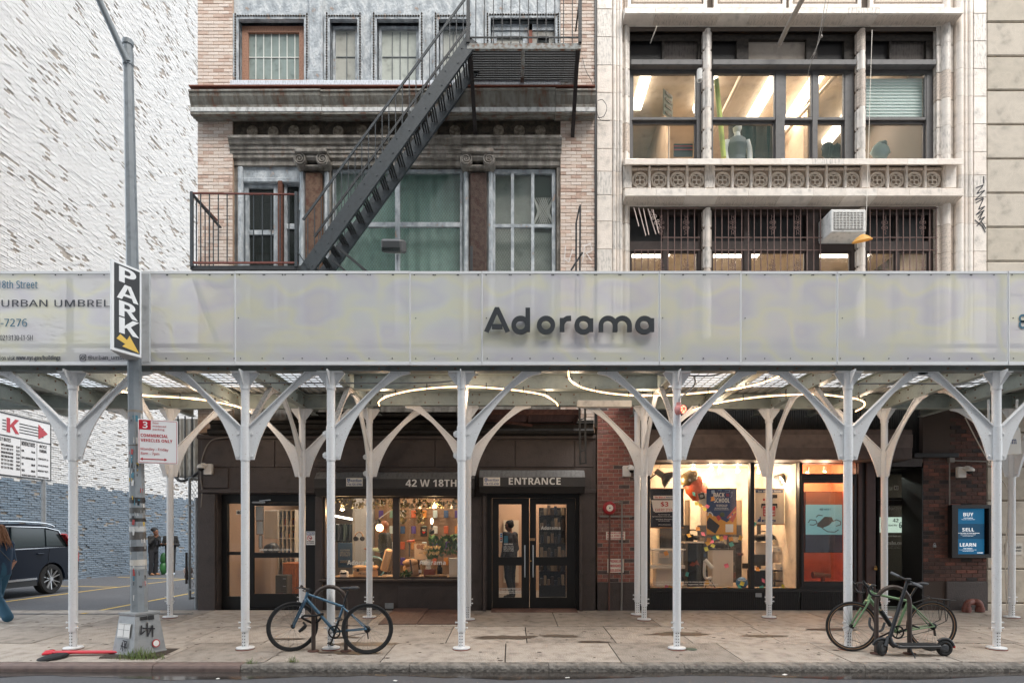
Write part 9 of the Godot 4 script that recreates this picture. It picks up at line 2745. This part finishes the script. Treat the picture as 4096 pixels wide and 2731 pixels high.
func people() -> void:
	var dark := M("hair_dark",C(26,24,24),0.8)
	var brown_skin := M("skin_brown",C(112,76,58),0.6)
	var pale := M("skin_pale",C(196,150,128),0.6)
	var V := func(c: Color) -> Color: return c.srgb_to_linear()
	# walker leaving at the left edge,seen from behind her right shoulder
	var t := person("person with long auburn hair, navy top and flared jeans walking out at the left",Vector3(px(-6,10.3),ground(10.3),-10.3),-PI/2 - 0.25,1.68,{"skin": V.call(C(196,150,128)),"skin_m": pale,"top": V.call(C(40,62,88)),"sleeve": V.call(C(196,150,128)),"legs": V.call(C(44,86,110)),"shoes": V.call(C(214,208,204)),"cuff": 0.05,"hair": M("hair_auburn",C(150,108,80),0.6,"streak",Vector3(8,2,8))},{"knee_r": Vector3(-0.05,0.285,0.08),"ankle_r": Vector3(-0.05,0.05,0.14),"knee_l": Vector3(0.05,0.28,-0.03),"ankle_l": Vector3(0.05,0.06,-0.19),"toe_l": Vector3(0.0,-0.03,0.08)})
	var hs := MB.new()
	var hc := p(-6,2128,10.3)
	for i in 90:   # strands falling over neck and shoulders
		var a := rnd(0,TAU)
		var r := rnd(0.06,0.1)
		var q := hc+Vector3(cos(a)*r*0.9,rnd(0.0,0.11),sin(a)*r)
		var w := Vector3(0.05,0,0.0)+Vector3(cos(a),0,sin(a))*rnd(0.02,0.06)
		hs.tube(curve([hc+Vector3(cos(a)*0.02,0.125,sin(a)*0.02),q,q+w*0.6+Vector3(0,-0.14,0),q+w+Vector3(rnd(-.02,.05),rnd(-.34,-.22),0)],4),[0.012,0.012,0.012,0.012,0.012,0.012,0.012,0.011,0.010,0.009,0.007,0.005,0.002],5)
	obj("long_hair",hs,M("hair_auburn"),t)
	obj("bag_strap",MB.new().bar(p(-18,2185,10.05),p(40,2245,10.15),0.03,0.01),M("ink"),t)
	var black := V.call(C(34,34,37))
	var bs := V.call(C(112,76,58))
	t = person("person in black jacket and tan boots looking down at a phone by the blue wall",Vector3(px(612,22.6),0.06,-22.6),1.2,1.80,{"skin": bs,"skin_m": brown_skin,"top": black,"sleeve": black,"legs": V.call(C(40,40,44)),"shoes": V.call(C(160,116,84)),"cuff": 0.045,"hair": dark},{"lean": Vector3(0,0,0.03),"head": Vector3(0,0.915,0.075),"elbow_l": Vector3(0.13,0.64,0.03),"wrist_l": Vector3(0.06,0.66,0.15),"elbow_r": Vector3(-0.13,0.68,0.06),"wrist_r": Vector3(-0.05,0.80,0.13)})
	obj("cap",MB.new().ball(p(616,2118,22.6),Vector3(0.13,0.09,0.14)),dark,t)
	obj("phone",MB.new().bev(p(626,2172,22.4),Vector3(0.03,0.15,0.08),0.01),M("ink"),t)
	t = person("person in black behind the rear post holding a phone by the blue wall",Vector3(px(681,22.8),0.06,-22.8),0.3,1.80,{"skin": bs,"skin_m": brown_skin,"top": black,"sleeve": black,"legs": black,"shoes": V.call(C(190,200,206)),"hair": dark},{"elbow_l": Vector3(0.15,0.64,0.0),"wrist_l": Vector3(0.07,0.66,0.12),"elbow_r": Vector3(-0.15,0.64,0.0),"wrist_r": Vector3(-0.07,0.66,0.12)})
	obj("phone",MB.new().bev(p(676,2180,22.4),Vector3(0.08,0.15,0.03),0.01),M("ink"),t)
	# inside the shop
	t = person("bald shop worker in a black vest and pale sleeves behind the display window",Vector3(px(1545,13.3),0.16,-13.3),-1.75,1.78,{"skin": V.call(C(170,112,84)),"skin_m": M("skin_tan",C(170,112,84),0.6),"top": V.call(C(54,56,54)),"sleeve": V.call(C(190,206,172)),"legs": black,"shoes": black,"hair": M("skin_tan")},{"lean": Vector3(0,0,0.02),"elbow_l": Vector3(0.13,0.62,0.03),"wrist_l": Vector3(0.10,0.63,0.17),"elbow_r": Vector3(-0.13,0.62,0.03),"wrist_r": Vector3(-0.09,0.63,0.17)})
	person("customer in dark clothes standing behind the left entrance door",Vector3(px(2040,13.4),0.16,-13.4),-2.2,1.80,{"skin": V.call(C(150,104,82)),"skin_m": M("skin_tan"),"top": V.call(C(40,42,48)),"sleeve": V.call(C(40,42,48)),"legs": V.call(C(46,50,58)),"shoes": black,"hair": dark},{"ankle_l": Vector3(0.07,0.05,-0.08),"knee_l": Vector3(0.06,0.28,-0.01)})
